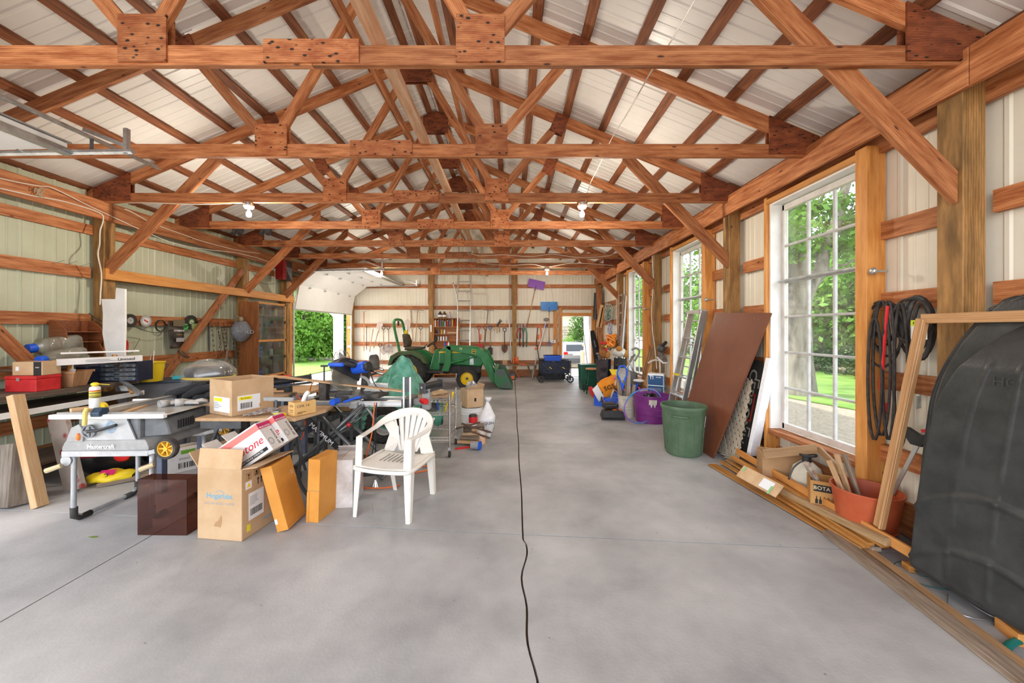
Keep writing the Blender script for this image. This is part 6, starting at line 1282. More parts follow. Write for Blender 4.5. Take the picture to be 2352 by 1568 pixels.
slab('console', tk_, [(-1.05, .46), (-.78, .46), (-.74, .95), (-.84, 1.02), (-.92, .98)], -.16, .16, tg, .015)
MB().tube([(-.85, 0, .98), (-.97, 0, 1.14)], .025, 8).build('steering_column', tblk, tk_)
m = MB(); T = tilted((-1.0, 0, 1.17), (0, 1, 0), (-.6, 0, .8)); m.tube([T @ Vector((math.cos(q*PI/12)*.17, math.sin(q*PI/12)*.17, 0)) for q in range(24)], .014, 6, closed=True)
for q in range(3): m.tube([T @ Vector((0, 0, -.03)), T @ Vector((math.cos(q*2.1)*.17, math.sin(q*2.1)*.17, 0))], .009, 6)
m.build('steering_wheel', tblk, tk_, smooth=True)
slab('seat_cushion', tk_, [(-1.72, .98), (-1.25, 1.0), (-1.22, 1.06), (-1.68, 1.08)], -.22, .22, M('worn_seat', (.03, .025, .02), (.12, .08, .04), 9, .7), .02)
slab('seat_backrest', tk_, [(-1.74, 1.04), (-1.62, 1.08), (-1.60, 1.22), (-1.68, 1.42), (-1.78, 1.42)], -.2, .2, M('worn_seat', (1, 1, 1)), .03)
MB().tube([(-1.25, -.2, 1.0), (-1.1, -.2, 1.15)], .012, 6).build('lever', tblk, tk_)
m = MB().tube(smoothpts([(-1.72, -.42, .70), (-1.80, -.42, 1.1), (-1.90, -.42, 1.55), (-1.93, -.36, 1.74), (-1.93, -.2, 1.80), (-1.93, .2, 1.80), (-1.93, .36, 1.74), (-1.90, .42, 1.55), (-1.80, .42, 1.1), (-1.72, .42, .70)], 4), .036, 8); m.build('roll_bar', tg, tk_, smooth=True)
MB().box((-1.84, .42, 1.45), (.08, .08, .12)).build('yellow_decal', tyel, tk_); MB().box((-1.93, 0, 1.70), (.03, .10, .13)).build('lamp', tblk, tk_, bevel=.01)
lg = []
for s_ in (-1, 1):
    y0, y1 = (s_*.36-.03, s_*.36+.03)
    slab('loader_tower', tk_, [(-.68, .44), (-.50, .44), (-.44, .62), (-.44, 1.10), (-.56, 1.12), (-.60, .70)], y0, y1, tg, .006)
    arm = slab('loader_arm', tk_, [(-.60, 1.10), (.10, 1.08), (.42, .98), (.52, .86), (.78, .22), (.72, .10), (.62, .16), (.36, .74), (.24, .84), (-.50, 1.0)], y0, y1, tg, .008)
    MB().cyl((-.44, s_*.36, .66), (-.10, s_*.36, .74), .035, n=12).build('lift_cylinder', tg, tk_, smooth=40); MB().cyl((-.10, s_*.36, .74), (.22, s_*.36, .84), .018, n=10).build('lift_rod', tg, tk_)
    for dy in (0,): MB().cyl((.46, s_*.36, .98), (.66, s_*.36, .58), .026, n=10).build('tilt_cylinder', tg, tk_, smooth=40); MB().cyl((.66, s_*.36, .58), (.82, s_*.36, .28), .015, n=8).build('tilt_rod', chrome, tk_)
    if s_ < 0:
        text('lettering', '70', .075, M('decal_cream', (.75, .70, .35), None), arm, face((-.18, y0-.002, 1.03), (1, 0, 0), (0, 0, 1)), bold=.001)
        T = face((.16, y0-.003, .96), (1, 0, -.2), (.2, 0, 1)); MB().box((0, 0, 0), (.11, .10, .003)).build('badge', tyel, arm, T=T, bevel=.01); MB().box((0, 0, .003), (.09, .08, .003)).build('badge_field', M('badge_green', (.01, .06, .02), None), arm, T=T)
        MB().add([(p[0]*.04, p[1]*.04, .006) for p in ((-.9, -.1), (-.5, .35), (.35, .3), (.6, .75), (.75, .35), (1.0, .2), (.6, .05), (.9, -.5), (.5, -.1), (-.3, -.1), (-.8, -.6))], [(0, 1, 2, 9), (2, 3, 4, 5, 6), (2, 6, 8, 9), (6, 7, 8), (0, 9, 10)]).build('deer_mark', tyel, arm, T=T)
bucketm = M('bucket_worn', (.02, .17, .05), (.10, .08, .10), 5, .5)
sec = [(.74, .52), (.70, .36), (.72, .18), (.80, .06), (.92, .03), (1.18, .02), (1.18, .035), (.93, .05), (.82, .08), (.745, .19), (.725, .36), (.76, .51)]
slab('loader_bucket', tk_, sec, -.62, .62, bucketm, .004)
for y in (-.63, .61): slab('bucket_side', tk_, [(.74, .52), (.70, .36), (.72, .18), (.80, .06), (1.18, .02), (1.12, .20), (.95, .52)], y, y+.02, bucketm, .003)
MB().b2((.74, -.62, .49), (.96, .62, .52)).build('bucket_lip', bucketm, tk_) if False else MB().b2((.70, -.62, .50), (.80, .62, .55)).build('bucket_top_bar', tg, tk_, bevel=.005)

# ------------------------------------------------------------ back wall: tools, ladder, shelf unit
HW = M('worn_handle', (.42, .24, .11), (.62, .42, .25), 6, .6, rnd=.2); steelw = M('worn_tool_steel', (.20, .15, .12), (.42, .36, .32), 8, .6, .5)
BY = 12.03
def bp(px, py, d=BY): return at(px, py, d)
def grip(kind, m_, r, p, dr):
    u = Vector(dr).normalized(); T, _ = frame(p, Vector(p)+u, (0, -1, 0))
    if kind == 'D': MB().tube([T @ Vector(q) for q in ((0, 0, 0), (.05, .05, 0), (.11, .055, 0), (.12, 0, 0), (.11, -.055, 0), (.05, -.05, 0), (0, 0, 0))], .012, 6).build('grip', m_, r, smooth=True)
def garden(name, label, top, bot, blade=None, gripm=None, hm=None, bm=None, cat='shovel', r_=.014, at_top=False, d=BY):
    a = bp(*top, d); b = bp(*bot, d); hm = hm or HW; bm = bm or steelw
    r = thing(name, label, cat, b); a0 = a-b; z = Vector((0, 0, 0)); up = a0.normalized()
    MB().tube([z, a0], r_, 8).build('handle', hm, r, smooth=True)
    end, dr = (a0, up) if at_top else (z, -up)
    q_ = a0*.86; MB().cyl(q_, q_+Vector((0, YB-d-.03, 0)), .004, n=5).build('nail', galv, r)
    if gripm: grip('D', gripm, r, z if at_top else a0, -up if at_top else up)
    T, _ = frame(end, end+dr, (0, -1, 0))                   # x along the tool outward, y across, z towards the camera
    if blade == 'round': poly = [(0, -.05), (.02, -.09), (.14, -.10), (.22, -.07), (.28, 0), (.22, .07), (.14, .10), (.02, .09), (0, .05)]
    elif blade == 'square': poly = [(0, -.05), (.02, -.11), (.28, -.12), (.28, .12), (.02, .11), (0, .05)]
    elif blade == 'snow': poly = [(0, -.26), (.02, -.27), (.27, -.27), (.27, .27), (.02, .27), (0, .26)]
    elif blade == 'spade': poly = [(0, -.03), (.03, -.08), (.24, -.075), (.28, 0), (.24, .075), (.03, .08), (0, .03)]
    else: poly = None
    if poly:
        bl = MB().prism(poly, -.004, .004, T).build('blade', bm, r); MB().tube([T @ Vector((-.06, 0, 0)), T @ Vector((.10, 0, .006))], [.018, .010], 8).build('socket', bm, r, smooth=True)
        if blade == 'snow':
            for s_ in (-1, 1):
                for k in range(4): MB().board(T @ Vector((.03, s_*(.03+.055*k), .008)), T @ Vector((.20, s_*(.06+.06*k), .008)), .01, .018, up=(0, -1, 0)).build('stiffening_rib', bm, bl)
    if blade == 'rake':
        MB().board(T @ Vector((0, -.19, 0)), T @ Vector((0, .19, 0)), .02, .02).build('rake_head', bm, r)
        for k in range(11): MB().tube([T @ Vector((0, -.18+.036*k, 0)), T @ Vector((.0, -.18+.036*k, .07))], .004, 5).build('tine', bm, r)
    if blade == 'fork':
        MB().board(T @ Vector((0, -.09, 0)), T @ Vector((0, .09, 0)), .02, .02).build('fork_head', bm, r)
        for k in range(4): MB().tube([T @ Vector((0, -.08+.053*k, 0)), T @ Vector((.26, -.08+.053*k, .0))], .006, 5).build('tine', bm, r)
    if blade == 'hoe': MB().board(T @ Vector((.01, -.07, .02)), T @ Vector((.01, .07, .02)), .004, .09).build('blade', bm, r)
    return r
gd = M('dark_grip', (.06, .05, .045), None); purple = M('purple_plastic', (.22, .03, .42), None, rough=.4); snowb = M('snow_blue', (.01, .16, .55), (.02, .24, .65), 5, .35)
orh = M('orange_handle', (.75, .20, .05), (.8, .35, .15), 6, .5); redh = M('red_handle', (.50, .03, .03), None, rough=.5); blh = M('blue_handle', (.03, .10, .28), None, rough=.5)
garden('garden_hoe', 'long orange-handled hoe, first tool left on the back wall', (837, 716), (837, 806), 'hoe', None, orh, cat='hoe', at_top=True, d=12.0)
garden('iron_rod', 'thin dark rod hanging beside the orange-handled hoe', (843, 748), (843, 803), None, None, gd, cat='rod', r_=.01)
garden('long_shears', 'long-handled shears crossed left of the upturned shovel', (858, 755), (850, 808), None, None, HW, cat='shears', r_=.012)
garden('round_shovel', 'round shovel hung blade up left of the square shovel', (871, 756), (859, 800), 'round', None, None, M('pale_steel', (.55, .42, .36), (.66, .55, .5), 8, .6), at_top=True, d=11.98)
garden('round_shovel', 'round-bladed shovel with D grip hung blade down left of the square one', (882, 757), (882, 795), 'round', gd, d=11.98); garden('square_shovel', 'square-mouthed shovel with D grip on the back wall', (893, 757), (894, 790), 'square', gd, d=11.94)
garden('fork', 'small D-gripped digging fork low on the back wall, left', (874, 797), (874, 826), 'fork', gd, cat='fork')
garden('round_shovel', 'round shovel hung blade up behind the tractor roll bar', (937, 752), (938, 810), 'round', None, None, M('pale_steel', (1, 1, 1)), at_top=True, d=11.98)
garden('garden_hoe', 'long pale-handled hoe behind the tractor seat', (945, 712), (951, 822), 'hoe', None, None, cat='hoe', at_top=True); garden('garden_rake', 'garden rake hung head up between the upturned shovel and fork', (961, 712), (954, 790), 'rake', None, None, cat='rake', at_top=True, d=11.97)
garden('fork', 'digging fork with D grip left of the wall post', (967, 757), (965, 800), 'fork', gd, cat='fork', d=12.0); garden('wooden_pole', 'plain wooden pole leaning behind the tractor roll bar', (908, 755), (918, 822), None, None, orh, cat='pole')
garden('scoop_shovel', 'red-gripped shovel with a wide red blade right of the ladder', (1101, 757), (1103, 790), 'square', redh, redh, redh); garden('round_shovel', 'long shovel with a red D grip beside the thin grey handle', (1115, 757), (1113, 800), 'round', redh, None)
garden('long_rake', 'very long thin grey handle with wide rake head above the red grips', (1122, 712), (1112, 815), 'rake', None, oldw, cat='rake', at_top=True, d=11.97); garden('spade', 'blue D-gripped spade with a black blade on the back wall', (1127, 757), (1127, 797), 'spade', blh, HW, gd, cat='spade')
garden('hand_saw', 'small orange-handled saw hanging between the red-gripped shovels', (1105, 767), (1105, 780), None, None, orangec, cat='saw', r_=.02)
r = thing('hedge_shears', 'open hedge shears with wooden handles hung above the round shovel', 'shears', bp(1142, 750, 11.99))
for a, b_, m_ in (((-.12, 0, -.12), (.0, 0, .02), HW), ((.02, 0, -.22), (.0, 0, .02), HW), ((0, 0, 0), (.16, 0, .20), gd), ((0, -.01, 0), (.12, -.01, .24), gd)): MB().board(a, b_, .035, .015, up=(0, 0, 1) if a[0] else (1, 0, 0)).build('handle' if m_ is HW else 'shear_blade', m_, r)
garden('wooden_mallet', 'thin wooden-handled tool right of the hedge shears', (1148, 744), (1148, 762), None, None, HW, cat='tool'); garden('round_shovel', 'round shovel with a wire D grip and brown blade left of the middle post', (1160, 762), (1160, 791), 'round', gd, gd, M('rusty_iron', (1, 1, 1)))
garden('pole_saw', 'long white and red pole leaning beside the middle post', (1170, 726), (1176, 832), None, None, M('white_pole', (.7, .7, .68), None), cat='pole', r_=.018, d=11.93)
garden('manure_fork', 'purple plastic fork with a long wooden handle hung high on the back wall', (1231, 662), (1212, 747), 'snow', None, HW, purple, cat='fork', at_top=True, d=11.99).scale = (1, 1, 1)
garden('snow_shovel', 'blue snow shovel hung blade up beside the back door', (1262, 712), (1262, 784), 'snow', M('snow_blue', (1, 1, 1)), HW, snowb, cat='shovel', at_top=True, d=11.97)
garden('pole_brush', 'long white and blue telescopic brush pole leaning under the snow shovel', (1256, 738), (1223, 862), None, None, M('white_pole', (1, 1, 1)), cat='pole', r_=.02, d=11.8); bpb = [o for o in col.objects if o.name.startswith('pole_brush')][0]
MB().sph(bp(1256, 734, 11.8)-bp(1223, 862, 11.8), (.09, .06, .06), 10, 6, jit=.2).build('brush_head', M('bristle_grey', (.25, .22, .2), None), bpb); MB().tube([(bp(1253, 752, 11.8)-bp(1223, 862, 11.8)), (bp(1255, 744, 11.8)-bp(1223, 862, 11.8))], .023, 8).build('blue_collar', bluep, bpb)
cut = M('green_grip', (.02, .22, .16), None)
for k, (px, c, lb) in enumerate(((1193, redh, 'red and black hand shears right of the middle post'), (1199, gd, 'black bolt cutters hung right of the middle post'), (1207, cut, 'green-handled loppers hung under the purple fork'))):
    r = thing('loppers' if k == 2 else 'cutters', lb, 'cutters', bp(px, 746, 12.0)); L = (.45, .70, .72)[k]
    for s_ in (-1, 1): MB().tube([(s_*.02, 0, -.10), (s_*.06, 0, -.3), (s_*.05, 0, -L)], .016, 8).build('handle', c, r, smooth=True)
    MB().prism([(-.03, -.10), (.03, -.10), (.035, 0), (0, .06), (-.035, 0)], 0, .02, face((0, 0, 0), (1, 0, 0), (0, 0, 1))).build('jaw', steelw, r)
r = thing('orange_strimmer_head', 'orange garden tools hanging in a bunch left of the white brush pole', 'tool', bp(1236, 752, 12.0)); r.name = 'garden_tool'
MB().cyl((0, 0, 0), (0, .10, 0), .005, n=5).build('nail', galv, r); MB().tube(smoothpts([(.0, 0, 0), (.09, 0, .02), (.12, 0, -.2), (.08, 0, -.55), (.0, 0, -.66)], 4), .02, 8).build('curved_handle', orangec, r, smooth=True); MB().tube([(0, 0, 0), (-.05, 0, -.6)], .014, 8).build('shaft', gd, r); MB().sph((.02, -.03, -.30), (.035, .02, .09), 10, 8).build('trowel_blade', orangec, r); MB().tube([(-.10, 0, -.70), (.05, 0, -.66)], .03, 8).build('end_guard', orangec, r)
r = thing('outlet_box', 'small white outlet box on the back wall under the snow shovel', 'outlet', bp(1272, 784, 12.03)); MB().box((0, 0, 0), (.16, .03, .10)).build('box_body', white, r, bevel=.004); MB().box((0, -.017, .0), (.03, .004, .06)).build('socket_face', sawlight, r)
MB().tube(smoothpts([bp(1279, 708, 12.0), bp(1276, 740, 12.0), bp(1283, 765, 12.0), bp(1277, 780, 12.0), bp(1284, 750, 11.99), bp(1281, 710, 11.99), bp(1286, 735, 12.0), bp(1284, 764, 12.0)], 5), .009, 6).build('cord_bundle', M('beige_cord', (.62, .48, .34), None), None, smooth=True, label='beige cord loops hanging on the girt beside the back door', cat='cord')
MB().tube(smoothpts([bp(1258, 634, 11.9), bp(1262, 655, 11.95), bp(1271, 675, 12.0), bp(1273, 700, 12.0)], 5), .006, 6).build('hanging_wire', cable, None, smooth=True, label='thin pale wire hanging between the purple and blue snow tools', cat='wire')
# extension ladder
ld = thing('extension_ladder', 'tall aluminium extension ladder leaning on the back wall behind the tractor', 'ladder', (-1.50, 11.35, 0), rot=(math.radians(-6.2), math.radians(0), 0)); ld.rotation_euler = (math.radians(-6.4), 0, 0)
for s_ in (-1, 1): MB().b2((s_*.20-.014, -.035, 0), (s_*.20+.014, .035, 4.55)).build('rail', alum, ld, bevel=.003); MB().box((s_*.20, 0, .0), (.05, .09, .03)).build('foot', blackr, ld)
for k in range(14): MB().cyl((-.19, 0, .28+.31*k), (.19, 0, .28+.31*k), .02, n=8).build('rung', alum, ld, smooth=40)
# strimmer-like cable beside the ladder
MB().tube(smoothpts([bp(1041, 650, 11.7), bp(1047, 668, 11.7), bp(1051, 690, 11.7), bp(1053, 740, 11.7)], 4), [.02]*13, 8).build('pole_pruner', galv, None, smooth=True, label='grey curved pole pruner hung left of the tall ladder', cat='pruner')
# shelf unit with cans
su = thing('shelf_unit', 'orange-brown wooden shelf unit of spray cans on the back wall', 'shelf unit', (-2.50, 11.80, 0)); SW, SD = .80, .22; suw = M('shelf_orange', (.42, .15, .04), (.58, .25, .08), 3, .5, stretch=WS)
MB().b2((0, SD, 0), (SW, SD+.012, 1.90)).build('back_panel', suw, su)
for x in (0, SW): MB().b2((x-.01, 0, 0), (x+.01, SD, 1.90)).build('side_panel', suw, su)
for z in (.10, .45, .95, 1.16, 1.385, 1.61, 1.89): MB().b2((.01, 0, z), (SW-.01, SD, z+.016)).build('shelf', suw, su)
for k in range(1, 10): MB().b2((k*.078, .005, 1.626), (k*.078+.007, SD, 1.89)).build('divider', suw, su)
def can(label, x, z, h, c, r_=.028, capc=None, y=.06, par=su, grp=None):
    t = thing('spray_can', label, 'can', par.location+Vector((x, y, z)), group=grp); MB().lathe([(0, 0), (r_, 0), (r_, h*.8), (r_*.75, h*.86), (0, h*.87)], 12).build('can_body', M('can_'+c, srgb(c)[:3], None, rough=.35), t, smooth=40); MB().cyl((0, 0, h*.86), (0, 0, h), r_*.7, n=10).build('cap', M('can_'+(capc or c), srgb(capc or c)[:3], None, rough=.35), t, smooth=40)
cc = [('e8e4dc', 'white'), ('b9622a', 'orange-brown'), ('2f6fc0', 'blue'), ('2e8a44', 'green'), ('9fc4e0', 'pale blue'), ('c23a2a', 'brick red'), ('6e7fd0', 'violet-blue'), ('d8c23a', 'yellow'), ('d01818', 'bright red')]
for k, (c, nm) in enumerate(cc): can('%s spray can in its own cubby, %s from the left in the top row' % (nm, ('first', 'second', 'third', 'fourth', 'fifth', 'sixth', 'seventh', 'eighth', 'ninth')[k]), .042+.078*k, 1.627, (.22, .2, .23, .19, .18, .2, .23, .24, .2)[k], c, capc='e8e4dc' if k % 2 else c)
for k, (c, nm) in enumerate((('2b2b2b', 'black'), ('8f9090', 'grey'), ('d01818', 'red and white'), ('d62a2a', 'red'), ('c8c8c8', 'white'), ('b02020', 'dark red'))): can('%s aerosol can on the third shelf of the back wall unit' % nm, .06+.085*k if k < 5 else .72, 1.177, .16 if k < 5 else .09, 'd8d6d0' if k in (2, 3) else c, .03, 'd01818' if k in (2, 3, 4) else '2b2b2b')
for k, (c, nm) in enumerate((('26221e', 'black'), ('5c5c58', 'grey'), ('c7a53a', 'yellow-topped'), ('e0e0dc', 'white'))): can('%s bottle on the second shelf of the back wall unit' % nm, .07+.09*k, 1.402, .13, c, .028)
r = thing('paper_roll', 'pale roll lying on the second shelf of the back wall unit', 'roll', su.location+Vector((.42, .1, 1.43))); MB().cyl((0, 0, 0), (.30, .02, .0), .026, n=12).build('roll_body', M('beige_cord', (1, 1, 1)), r, smooth=40)
for k, (x, c) in enumerate(((.19, '3a2f26'), (.33, '5b4632'))):
    r = thing('brown_jug', '%s dark brown jug on top of the back wall shelf unit' % ('left' if k == 0 else 'right'), 'jug', su.location+Vector((x, .1, 1.907))); MB().lathe([(0, 0), (.065, 0), (.07, .01), (.07, .12), (.03, .18), (.025, .21), (0, .215)], 16).build('jug_body', M('jug_'+c, srgb(c)[:3], None, rough=.4), r, smooth=40); MB().lathe([(.0705, .03), (.0705, .10)], 16).build('paper_label', paper, r)
can('orange-capped can standing on top of the shelf unit', .50, 1.907, .20, 'c9c4d6', .033, 'd8701a')
for k in range(5):
    r = thing('plastic_jug', ('black', 'white', 'dark grey', 'milky white', 'clear white')[k]+' jug on the lowest shelf of the back wall unit', 'jug', su.location+Vector((.10+.15*k, .1, .117))); MB().box((0, 0, .10), (.12, .09, .20)).build('jug_body', (blackp, white, dgrey, white, sawlight)[k], r, bevel=.02); MB().cyl((0, 0, .2), (0, 0, .24), .02).build('cap', (redp, bluep)[k % 2], r)
for k, (x, c) in enumerate(((.42, 'c01c28'), (.36, '2a58b8'), (.47, 'e0e0e0'))): can('%s can standing on the fourth shelf behind the tractor hood' % ('red', 'blue', 'white')[k], x, .967, .17, c, .032)
MB().b2((0, 0, 0), (.05, .004, .22)).build('thermometer', white, None, loc=bp(989, 762, 11.86), label='white thermometer strip nailed to the back wall post', cat='thermometer')

# workbench plank with reel, jug, boxes at the foot of the back wall
r = thing('sawhorse_table', 'low plank table under the orange cable reel by the back wall', 'table', (.02, 11.55, 0)); board('plank', (-.75, 0, .42), (.75, 0, .42), .03, .26, oldw, r)
for x in (-.6, .6):
    for s_ in (-1, 1): board('leg', (x, s_*.16, 0), (x-.12*s_, s_*.04, .41), .05, .03, oldw, r)
r = thing('cable_reel', 'orange cable reel standing on the low plank table', 'cable reel', (.12, 11.5, .57)); 
for x in (-.07, .07): MB().cyl((x-.008, 0, 0), (x+.008, 0, 0), .135, n=26).build('reel_flange', orangec, r, smooth=40)
MB().tube([(-.06+.12*((q*.13) % 1), math.cos(q*.6)*.09, math.sin(q*.6)*.09) for q in range(70)], .007, 5).build('wound_cable', orangec, r); MB().tube(smoothpts([(.06, -.1, -.05), (.2, -.1, -.08), (.32, -.08, -.1), (.2, -.12, -.125), (.38, -.05, -.12), (.1, -.14, -.13), (.0, -.16, -.3), (.1, -.15, -.5), (.05, -.15, -.55)], 5), .008, 6).build('loose_cable', orangec, r, smooth=True)
r = thing('fuel_jug', 'grey and orange jug on the floor under the cable reel', 'jug', (.02, 11.25, 0)); MB().box((0, 0, .11), (.18, .12, .22)).build('jug_body', dgrey, r, bevel=.02); MB().box((0, -.062, .09), (.11, .004, .10)).build('orange_label', orangec, r); MB().tube(smoothpts([(-.05, 0, .22), (-.04, 0, .27), (.04, 0, .27), (.05, 0, .22)], 3), .01, 6).build('handle', dgrey, r)
carton('small tan cardboard box at the left of the orange cable reel', TR(-.22, 11.52, .436, 0), .14, .12, .14, kraft, tape=False); carton('black battery charger box on the low plank table left of the tan box', TR(-.52, 11.52, .436, 0), .32, .14, .12, dusty, tape=False, name='charger')
r = thing('oil_bottle', 'white bottle with orange label behind the tractor loader arms', 'bottle', (-.66, 11.4, .436)); MB().lathe([(0, 0), (.05, 0), (.05, .16), (.02, .22), (0, .23)], 14).build('bottle_body', white, r, smooth=40); MB().lathe([(.051, .02), (.051, .12)], 14).build('orange_label', orangec, r)
# folding wagon
wg = thing('folding_wagon', 'dark blue folding fabric wagon with black wheels by the back wall', 'wagon', (1.26, 10.95, 0)); navyf = M('navy_fabric', (.018, .025, .05), (.03, .04, .075), 8, .8)
for s_ in (-1, 1): MB().b2((-.42, s_*.22-.006, .27), (.42, s_*.22+.006, .60)).build('side_fabric', navyf, wg); MB().b2((s_*.42-.006, -.22, .27), (s_*.42+.006, .22, .60)).build('end_fabric', navyf, wg)
MB().b2((-.42, -.22, .26), (.42, .22, .275)).build('floor_fabric', navyf, wg)
for x in (-.44, .44):
    for y in (-.24, .24):
        MB().tube([(x, y, .12), (x, y, .64)], .013, 8).build('corner_post', blackp, wg, smooth=True); small_wheel('wheel', wg, (x*.95, y+(-.05 if y < 0 else .05), .10), (0, 1, 0), .10, .06, blackp, spokes=6)
for y in (-.235, .235):
    for a, b_ in (((-.40, .30), (.05, .56)), ((.40, .30), (-.05, .56)), ((-.4, .56), (0, .2)), ((.4, .56), (0, .2))): MB().tube([(a[0], y, a[1]), (b_[0], y, b_[1])], .009, 6).build('cross_bar', dgrey, wg, smooth=True)
    MB().tube([(-.44, y, .62), (.44, y, .62)], .012, 8).build('top_rail', blackp, wg); 
for x in (-.18, .2): MB().board((x, -.243, .45), (x+.07, -.243, .40), .02, .003).build('yellow_strap', yellowp, wg)
MB().tube([(-.44, 0, .55), (-.52, -.02, 1.05)], .013, 8).build('pull_pole', blackp, wg); MB().cyl((-.56, -.02, 1.06), (-.48, -.02, 1.06), .02).build('pull_handle', blackp, wg)
r = bin_('storage_bin', 'bright blue plastic bin standing in the navy wagon', (1.20, 10.95, .277), .48, .34, .50, 0, bluep, bluep, 'bin', lid=False); MB().b2((-.26, -.185, .46), (.26, .185, .50)).build('rim_band', bluep, r); MB().cyl((0, -.168, .30), (0, -.174, .30), .04).build('round_logo', white, r)
bin_('storage_tote', 'long black storage tote on the floor behind the navy wagon', (1.25, 11.55, 0), .8, .4, .60, 0, blackp, dusty)

# ------------------------------------------------------------ electrics on the trusses
emitb = M('bulb_glass', (.95, .93, .88), None, rough=.2, emit=1.2)
def bulb(label, x, y):
    r = thing('light_bulb', label, 'light bulb', (x, y, CB)); MB().cyl((0, 0, -.03), (0, 0, 0), .05, n=16).build('junction_box', galv, r, smooth=40); MB().lathe([(.0, -.075), (.045, -.07), (.06, -.045), (.06, -.03), (0, -.03)][::-1], 20).build('lamp_holder', white, r, smooth=40)
    MB().lathe([(.012, -.07), (.014, -.095), (.03, -.125), (.033, -.145), (.024, -.17), (0, -.178)][::-1], 16).build('bulb', emitb, r, smooth=True); return r
_b0 = bulb
def bulb(label, x, y):
    r = _b0(label, x, y); l = bpy.data.lights.new('bulb_light', 'POINT'); l.energy = 26; l.color = (1, .9, .76); l.shadow_soft_size = .04; link('bulb_light', l, r, (0, 0, -.22))
bulb('bare white bulb under the third truss, on the left', -3.30, 4.64); bulb('bare white bulb under the third truss, on the right', .88, 4.64); bulb('bare white bulb far back on the right, above the purple fork', .90, 9.51); bulb('bare white bulb far back on the left, above the overhead door', -3.35, 9.51)
for x, y, lb in ((-4.32, 5.84, 'leftmost'), (-3.88, 5.84, 'second')): 
    r = thing('spotlight', 'small black twin spotlight under the fourth truss, %s' % lb, 'spotlight', (x, y, CB)); MB().box((0, 0, -.015), (.16, .04, .03)).build('base', blackp, r)
    for s_ in (-1, 1): MB().cyl((s_*.05, 0, -.03), (s_*.05, -.04, -.09), .03, .035, 12).build('lamp_head', blackp, r, smooth=40)
MB().box((0, 0, 0), (.03, .03, .09)).build('clip', blackp, None, loc=(1.03, 7.10, CB-.046), label='small black clip hanging under the fifth truss on the right', cat='clip')
def wire(label, pts, r_=.006, m_=None, k=5): return MB().tube(smoothpts(pts, k), r_, 6).build('electric_cable', m_ or cable, None, smooth=True, label=label, cat='cable')
LX = -5.082
wire('upper white cable stapled along the left wall beam', [onx(0, 409, LX), onx(50, 420, LX), onx(92, 427, LX), onx(125, 433, LX+.03), onx(200, 470, LX), onx(260, 498, LX), onx(330, 530, LX), onx(400, 558, LX), onx(470, 572, LX), onx(540, 580, LX), onx(590, 592, LX), onx(640, 608, LX)])
wire('lower white cable running along the left beam and down the post', [onx(0, 432, LX), onx(80, 450, LX), onx(150, 463, LX), onx(228, 488, LX), onx(238, 505, LX), onx(231, 530, LX+.01), onx(230, 560, LX), onx(226, 585, -5.0), onx(234, 628, -5.05), onx(232, 672, -5.05), onx(231, 700, -5.05)], .007)
wire('white cable looping from the third truss along the left beam', [Vector((-3.35, 4.6, CB-.01)), Vector((-3.9, 4.60, CB-.03)), Vector((-4.6, 4.6, CB-.01)), onx(262, 470, LX), onx(300, 485, LX), onx(350, 512, LX), onx(420, 538, LX), onx(470, 555, LX), onx(545, 574, LX), onx(600, 582, LX)])
wire('pale wire hanging diagonally from the first truss to the third', [at(1597, 0, 2.1), at(1545, 90, 2.22), at(1502, 155, 2.5), at(1445, 255, 3.2), at(1405, 320, 3.42), at(1375, 385, 4.3), at(1355, 425, 4.6), at(1345, 470, 4.62)], .005)
wire('white cable draped along the sixth truss', [Vector((x, 8.24, CB+z)) for x, z in ((-1.0, .13), (-.7, .06), (-.2, .08), (.4, .04), (.9, .09), (1.5, .02), (2.1, .05), (2.35, .12), (2.66, .07))])
wire('white cable draped along the seventh truss', [Vector((x, 9.46, CB+z)) for x, z in ((-.9, .13), (-.5, .08), (0, .06), (.5, .09), (.9, .02), (1.5, .11), (2.1, .09), (2.6, .05))])
wire('white cable stapled down the third right-hand post', [Vector((2.69, 7.1, 2.95)), Vector((2.72, 7.12, 2.4)), Vector((2.715, 7.2, 1.9)), Vector((2.72, 7.15, 1.5)), Vector((2.72, 7.02, 1.1)), Vector((2.70, 6.9, .8))], .008)
wire('white cable stapled down the fourth right-hand post', [Vector((2.70, 9.55, 2.95)), Vector((2.715, 9.6, 2.4)), Vector((2.72, 9.6, 1.6)), Vector((2.715, 9.5, 1.2))], .008)
# knots of twine on the left beam
MB().tube(smoothpts([onx(93, 427, LX+.03)+Vector((0, R.uniform(-.05, .05), R.uniform(-.12, .02))) for _ in range(14)], 4), .004, 5).build('twine_knot', M('old_twine', (.42, .36, .26), None), None, smooth=True, label='knot of old twine hanging from the upper cable on the left beam', cat='twine')
